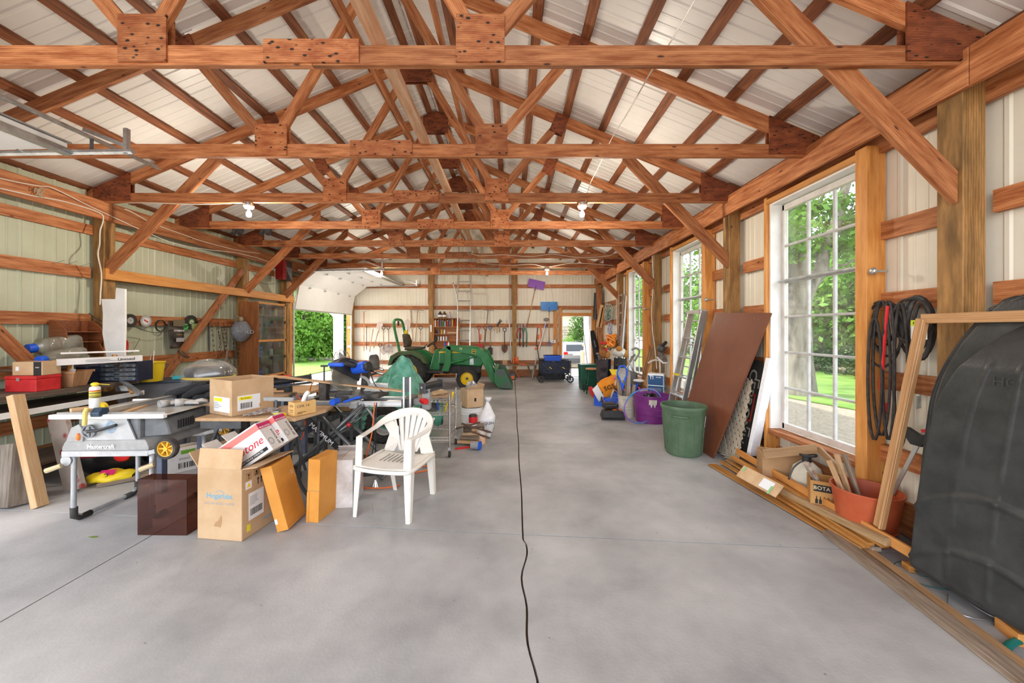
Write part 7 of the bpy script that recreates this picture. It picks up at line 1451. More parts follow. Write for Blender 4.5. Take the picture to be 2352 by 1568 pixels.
# ------------------------------------------------------------ right side, from the camera to the far corner
sledm = M('sled_black', (.028, .03, .03), (.05, .053, .052), 9, .36, bump=.1, bscale=80)
def sled(label, X0, y0, z0, W, H, D, detail, tilt):
    r = thing('utility_sled', label, 'sled', (X0, y0, z0), rot=(0, math.radians(tilt), 0)); n, mv = 36, 40
    def hw(v): return W/2*((1-.12*v)*(1 if v < .60 else max(.0, math.cos((v-.60)/.40*1.35))**.75)) if v < .999 else W/2*.2
    def f(i, j):
        v = j; u = (i-.5)*2; e = min(1, (1-abs(u))/.13)*min(1, v/.05+.0)*min(1, (1-v)/.16)
        e = max(0, e)**.6; dep = D*e
        if detail and e > .9:
            for c in (-.5, -.08, .38): dep += .006*math.exp(-((u-c)/.025)**2)*(1 if (.08 < v < .22 or .27 < v < .43 or .48 < v < .86) else 0)
            for c in (.20, .40): dep += .016*math.exp(-((v-c+.10*(u+.1)**2*1.2)/.010)**2)
        return (-dep, u*hw(v)-.14*v*v, v*H)
    MB().sheet(f, 70, 110).build('sled_shell', sledm, r, smooth=True, solid=.004)
    rim = [(0, -hw(v)*1.03-.14*v*v, v*H) for v in [q/24 for q in range(24)]]+[(0, -.14, H+.01)]+[(0, hw(v)*1.03-.14*v*v, v*H) for v in [q/24 for q in range(23, -1, -1)]]
    MB().tube(rim, .016, 8).build('rim_lip', sledm, r, smooth=True)
    if detail: text('lettering', 'HORN', .07, sledm, r, face((-D-.004, -.12, H*.80), (0, -1, .0), (0, 0, 1)), .002)
    return r
sled('black moulded plastic sled standing on end against the near right wall', 2.60, 1.93, .01, .78, 1.56, .17, True, 2.5)
sled('second glossy black sled nested behind the first on the near right wall', 2.68, 2.03, .01, .80, 1.70, .05, False, 0)
# belts and hoses in loops on the girts (plane x = HX)
HX = 2.83
def loop(cx, cy, rx, ry, n=22, x=HX, ph=0, wob=0): return [onx(cx+rx*math.cos(ph+q*2*PI/n), cy+ry*math.sin(ph+q*2*PI/n), x-.01*math.sin(q*2)-.0) for q in range(n)]
beltm = M('belt_rubber', (.022, .018, .016), (.06, .05, .045), 20, .7)
for k, (cx, cy, rx, ry, lb) in enumerate(((2022, 745, 34, 52, 'narrow'), (2028, 768, 42, 74, 'widest'), (2034, 738, 28, 44, 'small inner'), (2040, 756, 36, 62, 'slack'), (2026, 845, 20, 155, 'long hanging'), (2042, 850, 14, 160, 'second long hanging'), (2010, 870, 16, 140, 'leftmost long'))):
    MB().tube(loop(cx, cy, rx, ry, x=HX-.012*k), .0095, 6, closed=True).build('drive_belt', beltm, None, smooth=True, label='%s black belt loop in the left bunch by the nearest window' % lb, cat='belt')
for k, (cx, cy, rx, ry, lb) in enumerate(((2108, 752, 42, 72, 'outer'), (2106, 742, 34, 60, 'second'), (2112, 755, 27, 70, 'third'), (2118, 760, 20, 64, 'innermost'), (2095, 735, 45, 50, 'widest'), (2070, 860, 16, 165, 'long straight'))):
    MB().tube(loop(cx, cy, rx, ry, x=HX-.012*k), .013 if k in (1, 2, 3) else .0095, 6, closed=True).build('rubber_hose', M('hose_grey', (.05, .05, .05), (.10, .10, .10), 20, .6) if k in (1, 2) else beltm, None, smooth=True, label='%s loop of black hose in the right bunch beside the nearest post' % lb, cat='hose')
r = thing('price_card', 'yellow and white hang card on the coiled hose by the nearest post', 'card', onx(2112, 757, HX-.09)); T = face((0, 0, 0), (0, -1, 0), (0, 0, 1)); lab(r, T, .10, .13, paper, 'card'); lab(r, T @ Matrix.Translation((0, .045, .001)), .10, .04, M('lime', (.6, .75, .02), None), 'lime_band'); text('lettering', "Dealer's", .022, blackink, r, T @ Matrix.Translation((0, .045, .003)), bold=.0005); barcode(r, T @ Matrix.Translation((-.01, -.04, .001)), .05, .025)
MB().tube([onx(2040, 702, HX-.06), onx(2034, 760, HX-.06), onx(2024, 895, HX-.06)], .011, 8).build('red_lever', redp, None, label='long thin red steel bar hanging inside the left bunch of belts', cat='bar')
MB().tube([onx(2160, 0, HX), onx(2160, 0, HX)], .0, 4) if False else None
MB().cyl(onx(2036, 925, HX-.02), onx(2038, 952, HX-.02), .014, n=10).build('bungee_hook', redp, None, label='small red-handled hook hanging behind the belts', cat='hook')
MB().tube([onx(2111+6*math.cos(q*.9), 905+q*.55, HX-.02) for q in range(60)], .003, 5).build('coil_spring', galv, None, label='grey coil spring on a bungee hanging beside the leaning frame', cat='spring')
bc = thing('bar_clamp', 'long bar clamp with black and red jaws leaning behind the wooden frame', 'clamp', onx(2050, 1135, 2.80)); o = bc.location.copy()
board('clamp_bar', (0, 0, 0), onx(2168, 905, 2.80)-o, .03, .008, alum, bc)
pj = onx(2104, 998, 2.78)-o; MB().prism([(-.12, .03), (-.05, .04), (.04, .0), (.12, .06), (.13, .03), (.05, -.07), (-.02, -.07), (-.06, -.02)], -.02, .02, T=face(pj, (0, -1, 0), (0, 0, 1))).build('sliding_jaw', blackp, bc, bevel=.004); MB().prism([(.05, .05), (.12, .075), (.13, .055), (.06, .03)], -.022, .022, T=face(pj, (0, -1, 0), (0, 0, 1))).build('red_trigger', redp, bc); MB().box(onx(2166, 912, 2.79)-o, (.04, .03, .06)).build('fixed_jaw', redp, bc, bevel=.004)
# wooden frame standing racked in front of the wall
fr = thing('timber_surround', 'large pale bare wooden screen frame leaning at the near right wall', 'frame', (2.50, 2.50, 0)); fo = fr.location
A = Vector((2.50, 2.52, .185)); B = Vector((2.63, 2.37, 1.60)); C_ = Vector((2.62, 1.72, 1.60)); D_2 = Vector((2.50, 1.84, .06))
fm = M('frame_pine', (.50, .25, .10), (.62, .35, .16), 3, .5, stretch=WS, wave=(3, .2, 'Z', 5))
for nm, a, b_ in (('stile', A, B), ('top_rail', B, C_), ('stile', C_, D_2)): board(nm, a-fo, b_-fo, .06, .032, fm, fr, up=(-1, 0, .2) if nm == 'top_rail' else (0, -1, 0), bevel=.003) if nm != 'top_rail' else board(nm, a-fo, b_-fo, .06, .032, fm, fr, up=(0, 0, 1), bevel=.003)
board('bead', A-fo+Vector((-.02, -.02, 0)), B-fo+Vector((-.02, -.02, 0)), .015, .012, fm, fr, up=(0, -1, 0))
# terracotta pot with sticks, sprayer, boxes
pt = bucket('plant_pot', 'large orange-red plastic plant pot with wood sticks standing in it', (2.62, 2.74, 0), .15, .20, .36, M('terracotta_plastic', (.42, .07, .025), (.50, .11, .04), 5, .45), ribs_=(.25,), handle=False, cat='pot', n=48)
for k, (a, b_, m_) in enumerate((((2.60, 2.76, .03), (2.56, 2.92, .55), mdf), ((2.66, 2.74, .03), (2.60, 2.90, .56), oldw), ((2.55, 2.70, .03), (2.50, 2.92, .50), lightw))): scrap('wood_stick', ('reddish', 'grey', 'pale')[k]+' wooden stick standing in the orange-red pot', a, b_, .04, .018, m_, 'stick', up=(0, 1, .2))
sp = thing('pump_sprayer', 'cream plastic pump sprayer with black collar beside the wine box', 'sprayer', (2.66, 3.34, 0)); MB().lathe([(0, 0), (.11, 0), (.12, .02), (.12, .22), (.10, .29), (.05, .335), (.035, .34), (0, .34)], 28).build('tank', M('cream_plastic', (.62, .57, .45), (.7, .66, .55), 5, .45), sp, smooth=40); MB().cyl((0, 0, .335), (0, 0, .39), .035, n=16).build('collar', blackp, sp, smooth=40)
MB().tube([(math.cos(q*PI/10)*.07, math.sin(q*PI/10)*.07, .41) for q in range(20)], .010, 6, closed=True).build('ring_handle', blackp, sp, smooth=True); MB().board((-.07, 0, .41), (.07, 0, .41), .012, .02).board((0, -.07, .41), (0, .07, .41), .012, .02).build('handle_cross', blackp, sp); MB().tube(smoothpts([(-.03, -.03, .34), (-.1, -.06, .36), (-.17, -.06, .30), (-.2, -.05, .2)], 4), .007, 6).build('hose', dgrey, sp, smooth=True)
oc = M('ochre_box', (.42, .21, .06), (.52, .28, .09), 4, .7)
b = carton('open ochre wine box printed with bottles and white lettering', TR(2.58, 3.03, .05, -32), .24, .20, .26, oc, True)
lab(b, ff(.24, .20, .26, 'f', 0, .075), .20, .055, blackink, 'name_band'); text('lettering', 'BOTA BOX', .042, M('cream_ink', (.75, .62, .40), None), b, ff(.24, .20, .26, 'f', 0, .075) @ Matrix.Translation((0, 0, .002)), sx=.95)
for k in range(4):
    MB().prism([(-.009, -.04), (.009, -.04), (.009, -.01), (.003, .003), (.003, .02), (-.003, .02), (-.003, .003), (-.009, -.01)], 0, .001).build('bottle_picture', blackink, b, T=ff(.24, .20, .26, 'f', -.08+.024*k, -.01))
T = ff(.24, .20, .26, 'f', .05, -.03); m = MB(); m.tube([T @ Vector((math.cos(q*PI/8)*.026, math.sin(q*PI/8)*.026, 0)) for q in range(16)], .002, 4, closed=True)
for q in range(3): a = q*2*PI/3+.5; m.tube([T @ Vector((math.cos(a+t)*.013, math.sin(a+t)*.013, 0)) for t in (0, .7, 1.4)], .003, 4)
m.build('recycling_mark', blackink, b); text('lettering', 'THE ORIGINAL', .011, blackink, b, T @ Matrix.Translation((0, .034, 0))); lab(b, ff(.24, .20, .26, 'f', .06, -.09), .11, .045); barcode(b, ff(.24, .20, .26, 'f', .06, -.09), .10, .03); lab(b, ff(.24, .20, .26, 'r', 0, .075), .15, .055, blackink, 'name_band'); lab(b, ff(.24, .2, .26, 'r', .02, -.07), .09, .08)
scrap('painted_stick', 'flaking white-painted moulding standing in the wine box', (2.64, 3.04, .05), (2.46, 3.10, .42), .045, .03, M('flaky_paint', (.25, .15, .09), (.6, .55, .48), 14, .8), 'stick', up=(0, -1, .2))
carton('plain brown carton standing behind the cream sprayer', TR(2.62, 3.62, 0, -20), .34, .2, .34, kraftd, True, (('f', .08, 40),))
scrap('frame_rail', 'brown picture frame rail leaning over the wine box towards the window', (2.32, 3.42, .38), (2.72, 3.30, .47), .08, .02, M('frame_brown', (.30, .17, .08), (.42, .26, .13), 4, .5, stretch=WS), 'frame')
scrap('frame_rail', 'brown picture frame rail running from the window sill down to the pot', (2.73, 3.29, .47), (2.70, 2.97, .33), .06, .02, M('frame_brown', (1, 1, 1)), 'frame')
scrap('triangular_board', 'cut board with a paper label and green tape lying on the timber pile', (2.22, 3.60, .16), (2.33, 3.22, .12), .13, .012, mdf, 'board', up=(.6, 0, .6)); lb_ = [o for o in col.objects if o.name.startswith('triangular_board')][0]
lab(lb_, face((.28, -.008, .0), (1, 0, 0), (0, 0, 1)), .11, .09); lab(lb_, face((.33, -.009, -.03), (1, 0, 0), (0, 0, 1)), .02, .08, M('green_tape2', (.25, .50, .22), None), 'green_tape'); lab(lb_, face((.03, -.009, .03), (1, 0, 0), (0, 0, 1)), .02, .05, M('green_tape2', (1, 1, 1)), 'green_tape')
# long timbers on the floor
for k, (p, q, wd, th, m_, lb) in enumerate((((1636, 1066, .012), (1985, 1266, .012), .012, .10, trimw, 'thin splintered veneer strip at the outer edge of the timber pile'), ((1658, 1060, .035), (1982, 1258, .035), .018, .05, trimw, 'stained moulding next to the splintered veneer strip'),
        ((1672, 1056, .055), (1992, 1256, .055), .018, .045, trimw, 'second stained moulding in the timber pile'), ((1690, 1054, .075), (2002, 1250, .07), .02, .05, trimw, 'third stained moulding, topmost of the three'),
        ((1684, 1050, .105), (2035, 1252, .095), .035, .05, trimw, 'rounded brown handrail moulding across the timber pile'), ((1800, 1128, .075), (2045, 1245, .14), .05, .07, M('rough_end_timber', (.30, .18, .08), (.45, .30, .16), 4, .8, stretch=WS), 'thick rough timber ending beside the orange-red pot'),
        ((1770, 1100, .05), (2015, 1262, .045), .03, .06, oldw, 'grey batten low in the timber pile'), ((1694, 1036, .17), (2352, 1420, .13), .065, .022, pine, 'very long nailed pine board on edge on top of the pile'),
        ((1738, 1018, .24), (2025, 1226, .13), .018, .035, pine, 'thin pine strip slanting over the timber pile'), ((1905, 1222, .02), (2420, 1612, .02), .038, .09, oldw, 'long grey plank flat on the floor in the near right corner'),
        ((1975, 1250, .02), (2420, 1585, .02), .038, .055, M('floor_timber', (.26, .14, .06), (.40, .24, .12), 4, .7, stretch=WS), 'long brown timber beside the grey floor plank'), ((2040, 1240, .012), (2300, 1390, .012), .02, .06, pine, 'splintered pine piece on the floor in front of the black sled'))):
    scrap('timber_board', lb, fl(*p), fl(*q), wd, th, m_, 'timber')
scrap('wood_block', 'short pine block under the long pine board in front of the sled', fl(2080, 1300, .02), fl(2098, 1302, .02), .04, .06, pine); scrap('wood_block', 'pine block end at the right edge under the frame', (2.47, 1.78, .03), (2.51, 1.90, .03), .06, .05, pine)
def wireloop(label, pts, r_, m_): return MB().tube(smoothpts([fl(x, y, .012+.004*(i % 3)) for i, (x, y) in enumerate(pts)], 5), r_, 6).build('loose_wire', m_, None, smooth=True, label=label, cat='wire')
wireloop('thin blue-green wire looping on the floor before the sled', [(2190, 1355), (2120, 1342), (2060, 1310), (2058, 1292), (2090, 1290), (2110, 1318), (2140, 1322), (2165, 1300), (2135, 1262), (2110, 1250), (2125, 1240), (2150, 1270), (2160, 1300)], .003, M('teal_wire', (.03, .12, .12), None))
wireloop('grey wire cable coil on the floor in the near right corner', [(2178, 1365), (2180, 1390), (2220, 1415), (2290, 1425), (2320, 1420), (2280, 1385), (2240, 1370), (2232, 1385), (2270, 1410), (2310, 1425), (2330, 1422), (2300, 1395), (2250, 1375), (2200, 1362)], .004, galv)
MB().tube(smoothpts([fl(2400, 1560, .02), fl(2345, 1545, .02), fl(2312, 1510, .02), fl(2320, 1480, .02), fl(2360, 1468, .02), fl(2420, 1470, .02)], 6), .016, 10).build('garden_hose', M('hose_green', (.01, .16, .13), None, rough=.4), None, smooth=True, label='thick green garden hose curving in at the lower right corner', cat='hose')

# green bin, brown panel, lattice, black printed board
gb = thing('garbage_bin', 'round dark green ribbed plastic garbage bin with a white label', 'garbage bin', (2.13, 4.60, 0)); gm = M('bin_green', (.075, .13, .07), (.12, .19, .115), 6, .55)
MB().lathe([(0, .01), (.19, 0), (.21, .03), (.25, .54), (.262, .56), (.27, .575), (.27, .595), (.262, .605), (.25, .60), (.243, .56), (.20, .03), (0, .03)], 48).build('bin_body', gm, gb, smooth=35)
for k in range(16): a = k*PI/8+.1; MB().tube([(math.cos(a)*.213, math.sin(a)*.213, .04), (math.cos(a)*.2485, math.sin(a)*.2485, .50)], .0035, 5).build('rib', gm, gb)
for a0 in (-PI/2-.55, PI/2-.55): MB().tube([(math.cos(a0+d)*(.262+.018*(abs(d) < .25)), math.sin(a0+d)*(.262+.018*(abs(d) < .25)), .495) for d in (-.33, -.24, -.1, .1, .24, .33)], .012, 8).build('handle', gm, gb, smooth=True)
m = MB(); m.lathe([(.245, .37), (.2515, .52)], 48); me_ = None
MB().sheet(lambda u, v: (math.cos(-.78+.14*u)*(.2375+.014*v+.003), math.sin(-.78+.14*u)*(.2375+.014*v+.003), .36+.13*v), 4, 2).build('white_label', paper, gb); wrap(gb, 'GARBAGE', .022, M('label_blue', (.05, .1, .2), None), .246, .46, -.71, sx=.7); wrap(gb, '77 L', .03, M('label_blue', (1, 1, 1)), .244, .39, -.71)
bm_ = M('brown_panel', (.155, .048, .022), (.185, .062, .03), 3, .38, spots=((.32, .17, .11), .035), spot_scale=9)
P = [Vector((2.385, 4.40, .004)), Vector((2.385, 5.36, .004)), Vector((2.72, 4.95, 1.76)), Vector((2.76, 3.95, 1.71))]; nn = (P[1]-P[0]).cross(P[3]-P[0]).normalized()*.02; o_ = P[0]
MB().add([p-o_ for p in P]+[p-o_+nn for p in P], [(0, 1, 2, 3), (7, 6, 5, 4), (0, 4, 5, 1), (1, 5, 6, 2), (2, 6, 7, 3), (3, 7, 4, 0)]).build('brown_board', bm_, None, loc=o_, label='large smooth brown board leaning skewed on the wall by the green bin', cat='board')
latm = M('lattice_wood', (.36, .30, .22), (.52, .46, .37), 5, .8)
def lattice(label, T, W, H, step=.075, sw=.05):
    r = thing('lattice', label, 'lattice', T=T)
    for s_, off in ((1, 0), (-1, .007)):
        c = -H
        while c < W:
            pts = []
            for t in (0, 1):
                pass
            x0, x1 = max(0, c), min(W, c+H)
            if x1-x0 > .05:
                a = Vector((x0, x0-c, off)); b_ = Vector((x1, x1-c, off))
                if s_ < 0: a.y = H-a.y; b_.y = H-b_.y
                board('slat', a, b_, .006, sw, latm, r, up=(0, 0, 1), bevel=0)
            c += step*1.414
    return r
lattice('wooden lattice panel lying flat on the floor beside the green bin', face((2.45, 4.02, .02), (.45, -.05, .0), (.12, .6, .03)), .40, .52)
lattice('upper wooden lattice panel leaning behind the large brown board', face((2.50, 4.12, .03), (.12, .95, 0), (.16, -.03, 1)), .8, .95)
nb = face((2.66, 4.15, .14), (.02, 1, 0), (.12, -.10, 1)); r = thing('printed_board', 'black board with large cream letters and a red bracket leaning by the window', 'board', T=nb)
MB().box((.25, .52, 0), (.52, 1.04, .03)).build('board_panel', M('black_foam', (.035, .033, .03), (.05, .048, .045), 20, .7), r); cri = M('cream_print', (.55, .50, .40), None)
nT = Matrix.Translation((0, 0, 0)) ; fl_ = Matrix(((-1, 0, 0, 0), (0, 1, 0, 0), (0, 0, -1, 0), (0, 0, 0, 1)))
text('lettering', 'CEPROMU', .20, cri, r, Matrix.Translation((.19, .50, -.016)) @ fl_ @ Matrix.Rotation(-PI/2, 4, 'Z'), sx=.95, bold=.002)
def brk(x, y, s_, m_, h, fl2): 
    mm = MB(); mm.box((x, y, -.017), (.016, h, .002)); mm.box((x+fl2*.03, y+h/2, -.017), (.075, .016, .002)); mm.box((x+fl2*.03, y-h/2, -.017), (.075, .016, .002)) if s_ else None; return mm.build('bracket_mark', m_, r)
brk(.075, .50, 1, M('red_bracket', (.65, .04, .02), None), .30, 1); brk(.05, .78, 0, cri, .09, 1); brk(.05, .22, 0, cri, .09, 1)
scrap('foam_strip', 'white foam insulation strip leaning at the edge of the black printed board', (2.66, 4.10, .14), (2.80, 3.99, 1.22), .12, .045, M('white_foam', (.78, .78, .80), (.88, .88, .9), 40, .8), 'panel', up=(-1, -.3, 0))
sl = thing('step_ladder', 'old aluminium step ladder folded and leaning left of the brown board', 'ladder', (2.42, 5.55, 0)); so = sl.location
for k, (dx, nm) in enumerate(((0, 'front'), (.10, 'rear'))):
    a, b_ = Vector((2.42+dx, 5.86, .0)), Vector((2.70+dx*.4, 5.60, 1.80)); c, d = Vector((2.42+dx, 5.42, .0)), Vector((2.70+dx*.4, 5.22, 1.80))
    for p, q in ((a, b_), (c, d)): board('rail', p-so, q-so, .07 if k == 0 else .04, .022, alum, sl, up=(-1, 0, 0))
    for t in (.14, .30, .46, .62, .78): board('step' if k == 0 else 'cross_bar', a.lerp(b_, t)-so, c.lerp(d, t)-so, .02 if k == 0 else .03, .08 if k == 0 else .01, alum, sl)
MB().board(Vector((2.70, 5.60, 1.79))-so, Vector((2.70, 5.22, 1.79))-so, .05, .12).build('top_cap', alum, sl); MB().board(Vector((2.515, 5.73, .85))-so, Vector((2.515, 5.6, .85))-so, .022, .04).build('yellow_sticker', yellowp, sl)
# purple tub, hoop, boxes, pails
tub = bucket('purple_tub', 'big round purple plastic tub with a torn white label', (2.34, 6.22, 0), .25, .29, .45, M('tub_purple', (.16, .02, .17), (.22, .035, .22), 5, .4), ribs_=(.3, .5), handle=False, cat='tub', n=48)
MB().sheet(lambda u, v: (math.cos(-2.05+.42*u)*(.285+.01*v), math.sin(-2.05+.42*u)*(.285+.01*v), .30+.10*v+.03*math.sin(u*15)*(1-v)), 14, 3).build('torn_label', M('torn_paper', (.5, .44, .38), (.72, .68, .62), 12, .8), tub)
rumple('black_liner', 'black plastic liner bunched inside the purple tub', 'liner', (2.34, 6.22, .20), .22, .22, .20, M('black_film', (1, 1, 1)), seed=8)
TH = tilted((2.12, 5.98, .30), (1, .35, .18), (-.16, -.1, 1)); MB().tube([TH @ Vector((math.cos(q*PI/24)*.37, 0, math.sin(q*PI/24)*.27)) for q in range(48)], .012, 8, closed=True).build('hula_hoop', M('hoop_blue', (.02, .28, .60), (.30, .10, .50), 6, .3), None, smooth=True, label='blue and pink hula hoop leaning on the purple tub', cat='hoop')
carton('plain carton under the blue and white box by the second window', TR(2.62, 6.75, 0, -15), .34, .30, .36, kraftd)
ob = carton('blue and white printed box standing behind the purple tub', TR(2.62, 6.70, .362, -33), .27, .20, .38, white, tape=False); bl1 = M('print_navy', (.01, .07, .19), None, rough=.4); bl2 = M('print_sky', (.22, .50, .72), None, rough=.4)
lab(ob, ff(.27, .20, .38, 'f', 0, -.01), .26, .34, bl1, 'blue_panel'); lab(ob, ff(.27, .20, .38, 'f', 0, -.02) @ Matrix.Translation((0, 0, .001)), .26, .012, white, 'white_wave'); text('lettering', 'T!', .09, white, ob, ff(.27, .20, .38, 'f', -.07, .12) @ Matrix.Translation((0, 0, .002)), bold=.002); lines(ob, ff(.27, .2, .38, 'f', 0, -.1) @ Matrix.Translation((0, 0, .001)), .2, .08, 4, greyink); text('lettering', 'SILVER', .03, white, ob, ff(.27, .2, .38, 'f', .05, .13) @ Matrix.Translation((0, 0, .002)))
lab(ob, ff(.27, .20, .38, 'r', 0, .02), .19, .25, bl2, 'sky_panel'); text('lettering', 'THE', .035, white, ob, ff(.27, .20, .38, 'r', 0, .0) @ Matrix.Translation((0, 0, .002))); text('lettering', 'OCEANS', .035, white, ob, ff(.27, .20, .38, 'r', 0, -.035) @ Matrix.Translation((0, 0, .002)))
dp = bucket('detergent_pail', 'dirty white detergent pail holding wooden sticks', (2.03, 6.55, 0), .13, .15, .38, M('dirty_white_pail', (.50, .45, .35), (.66, .62, .54), 8, .6), ribs_=(.85,), handle=False, cat='pail'); wrap(dp, 'laundry', .045, greyink, .139, .19, -PI/2-.35, taper=.05); wrap(dp, 'detergent', .045, greyink, .137, .14, -PI/2-.25, taper=.05)
for k, (dx, dy, tx, ty, h, w_) in enumerate(((-.05, .0, -.10, .02, .72, .09), (.02, -.03, .0, 0, .80, .07), (.05, .02, .10, .03, .55, .06), (.0, .05, .03, .08, .60, .05))): scrap('wood_stick', ('wide', 'tallest', 'short', 'thin')[k]+' grey wooden stick standing in the detergent pail', (2.03+dx, 6.55+dy, .02), (2.03+dx+tx, 6.55+dy+ty, h), w_, .02, oldw, 'stick', up=(1, 0, 0))
r = thing('lacrosse_stick', 'blue-headed lacrosse stick standing beside the detergent pail', 'lacrosse stick', (1.97, 6.50, .02)); MB().tube([(0, 0, 0), (-.03, 0, .48)], .013, 8).build('shaft', blackp, r); MB().tube(smoothpts([(-.03, 0, .46), (-.06, 0, .60), (-.12, 0, .74), (-.08, 0, .86), (-.03, .0, .87), (.02, 0, .86), (.05, 0, .74), (-.0, 0, .60), (-.03, 0, .46)], 4), .015, 8).build('head', bluep, r, smooth=True); MB().sheet(lambda u, v: (-.10+.13*u, .04*math.sin(PI*u)*math.sin(PI*v), .62+.22*v), 6, 6).build('net', M('dirty_net', (.4, .37, .33), None), r)
r = thing('vacuum_head', 'black carpet sweeper head with bristles lying on the floor', 'sweeper', (1.72, 6.35, 0), rz=-.1); MB().prism([(-.2, 0), (.2, 0), (.19, .10), (.1, .14), (-.16, .12)], -.11, .11, T=face((0, 0, .03), (1, 0, 0), (0, 0, 1))).build('sweeper_body', blackp, r, bevel=.015); MB().box((.07, -.02, .165), (.14, .12, .004)).build('orange_panel', orangec, r)
m = MB()
for k in range(60): m.tube([(-.19+.0065*k, -.10, .035), (-.195+.0065*k, -.15, .012)], .0015, 3)
tag(m.build('bristles', blackr, r), kind='stuff'); r = thing('black_case', 'small black zipped case on top of the carpet sweeper', 'case', (1.68, 6.40, .175), rz=.15); MB().box((0, 0, .05), (.22, .16, .10)).build('case_body', blackp, r, bevel=.02); MB().box((0, -.083, .06), (.2, .004, .006)).build('zip', galv, r)
crt = thing('blue_crate', 'bright blue plastic crate on the floor holding the orange bag', 'crate', (2.0, 7.55, 0), rz=math.radians(-22)); 
for a, b_ in (((-.28, -.2), (.28, -.2)), ((-.28, .2), (.28, .2)), ((-.28, -.2), (-.28, .2)), ((.28, -.2), (.28, .2))): board('side_wall', (a[0], a[1], .14), (b_[0], b_[1], .14), .28, .008, bluep, crt, bevel=0); board('rim', (a[0], a[1], .275), (b_[0], b_[1], .275), .03, .03, bluep, crt); board('base_rib', (a[0], a[1], .02), (b_[0], b_[1], .02), .03, .02, bluep, crt)
for x in (-.28, -.1, .1, .28): MB().box((x, -.21, .14), (.015, .012, .26)).build('rib', bluep, crt)
MB().box((0, 0, .006), (.56, .4, .01)).build('base', bluep, crt)
ob_ = thing('fabric_bag', 'orange, yellow and white fabric bag slumped over the blue crate', 'bag', (2.0, 7.46, .27), rot=(math.radians(12), math.radians(-28), math.radians(-12)))
ora = M('bag_orange', (.85, .28, .01), None, rough=.6); MB().sheet(lambda u, v: (-.16+.40*u, -.12+.02*math.sin(9*u)*v-.08*math.sin(PI*u)*math.sin(PI*v), .34*v+.02*math.sin(7*u+3)), 14, 10).build('orange_side', ora, ob_, smooth=True, solid=.01); MB().sheet(lambda u, v: (-.30+.14*u, -.12-.03*math.sin(PI*v), .02+.30*v-.05*(1-u)), 6, 8).build('white_side', paper, ob_, smooth=True, solid=.01); MB().sheet(lambda u, v: (.18+.18*u, -.06+.03*math.sin(8*v), .10+.36*v-.1*u), 8, 8).build('yellow_side', yellowp, ob_, smooth=True, solid=.01); MB().sph((.0, .04, .16), (.24, .11, .15), 14, 8).build('bag_inside', ora, ob_, smooth=True)
text('lettering', 'SGS', .13, blackink, ob_, face((.02, -.225, .19), (1, 0, -.1), (.1, 0, 1)), bold=.002)
r = thing('red_dish', 'bright red round dish on its edge left of the blue crate', 'dish', (1.68, 7.75, .17), rot=(0, math.radians(60), .4)); MB().lathe([(0, 0), (.10, .01), (.165, .05), (.17, .055), (.10, .02), (0, .01)], 24).build('dish_body', redp, r, smooth=40)
# child's bicycle
bi = thing('child_bicycle', "small pink and blue child's bicycle behind the detergent pail", 'bicycle', (2.25, 7.15, 0), rz=math.radians(-25)); pink = M('bike_pink', (.75, .10, .30), None, rough=.4); whit = M('white_tyre', (.65, .60, .52), None, rough=.7)
for x in (-.33, .33):
    wl = MB().tube([(x+math.cos(q*PI/14)*.19, 0, .20+math.sin(q*PI/14)*.19) for q in range(28)], .02, 8, closed=True).build('tyre', whit if x > 0 else tyre, bi, smooth=True); m = MB()
    for q in range(12): m.tube([(x, 0, .2), (x+math.cos(q*PI/6)*.18, 0, .20+math.sin(q*PI/6)*.18)], .002, 4)
    m.build('spokes', chrome, wl); MB().tube([(x+math.cos(q*PI/12)*.165, 0, .20+math.sin(q*PI/12)*.165) for q in range(24)], .008, 6, closed=True).build('rim', M('lilac', (.5, .3, .6), None), wl, smooth=True)
for a, b_, m_ in (((-.33, .2), (-.22, .56), white), ((-.24, .50), (.08, .22), pink), ((.08, .22), (.33, .2), bluep), ((.08, .22), (.18, .52), bluep), ((.18, .46), (-.22, .48), bluep), ((.18, .44), (.33, .2), pink)): MB().tube([(a[0], 0, a[1]), (b_[0], 0, b_[1])], .016, 8).build('frame_tube', m_, bi, smooth=True)
MB().tube(smoothpts([(-.22, -.22, .60), (-.18, -.12, .64), (-.22, 0, .58), (-.18, .12, .64), (-.22, .22, .60)], 4), .011, 6).build('handlebar', white, bi, smooth=True)
for s_ in (-1, 1): MB().cyl((-.22, s_*.15, .62), (-.22, s_*.25, .60), .018, n=10).build('grip', pink, bi)
MB().sph((.19, 0, .56), (.11, .07, .03), 12, 6).build('saddle', white, bi, smooth=True)
# golf bags, buggy, stool, bin
def golf(label, x, y, h, r_, c, rz, n, lean=0):
    g_ = thing('golf_bag', label, 'golf bag', (x, y, 0), rot=(0, math.radians(lean), rz)); MB().lathe([(0, 0), (r_, 0), (r_, .05), (r_*.9, .08), (r_*.9, h*.6), (r_*1.0, h-.04), (r_*1.02, h), (r_*.9, h), (r_*.85, h-.1), (0, h-.1)], 22).build('bag_body', c, g_, smooth=40)
    for k, (z, hh) in enumerate(((.14, .22), (.40, .16), (.60, .14))): MB().sph((-.02, -r_*.85, z+hh/2), (r_*.62, r_*.5, hh*.55), 12, 8).build('pocket', c, g_, smooth=True)
    for k in range(n):
        a = k*2.4; x0, y0 = math.cos(a)*r_*.55, math.sin(a)*r_*.5; s2 = MB().tube([(x0, y0, h-.1), (x0*1.3, y0*1.3, h+.10+.02*(k % 3))], .006, 5).build('club_shaft', chrome, g_); MB().sph((x0*1.3-.02, y0*1.3-.02, h+.12+.02*(k % 3)), (.045, .02, .02), 8, 5).build('club_head', chrome if k % 3 else dgrey, g_)
    return g_
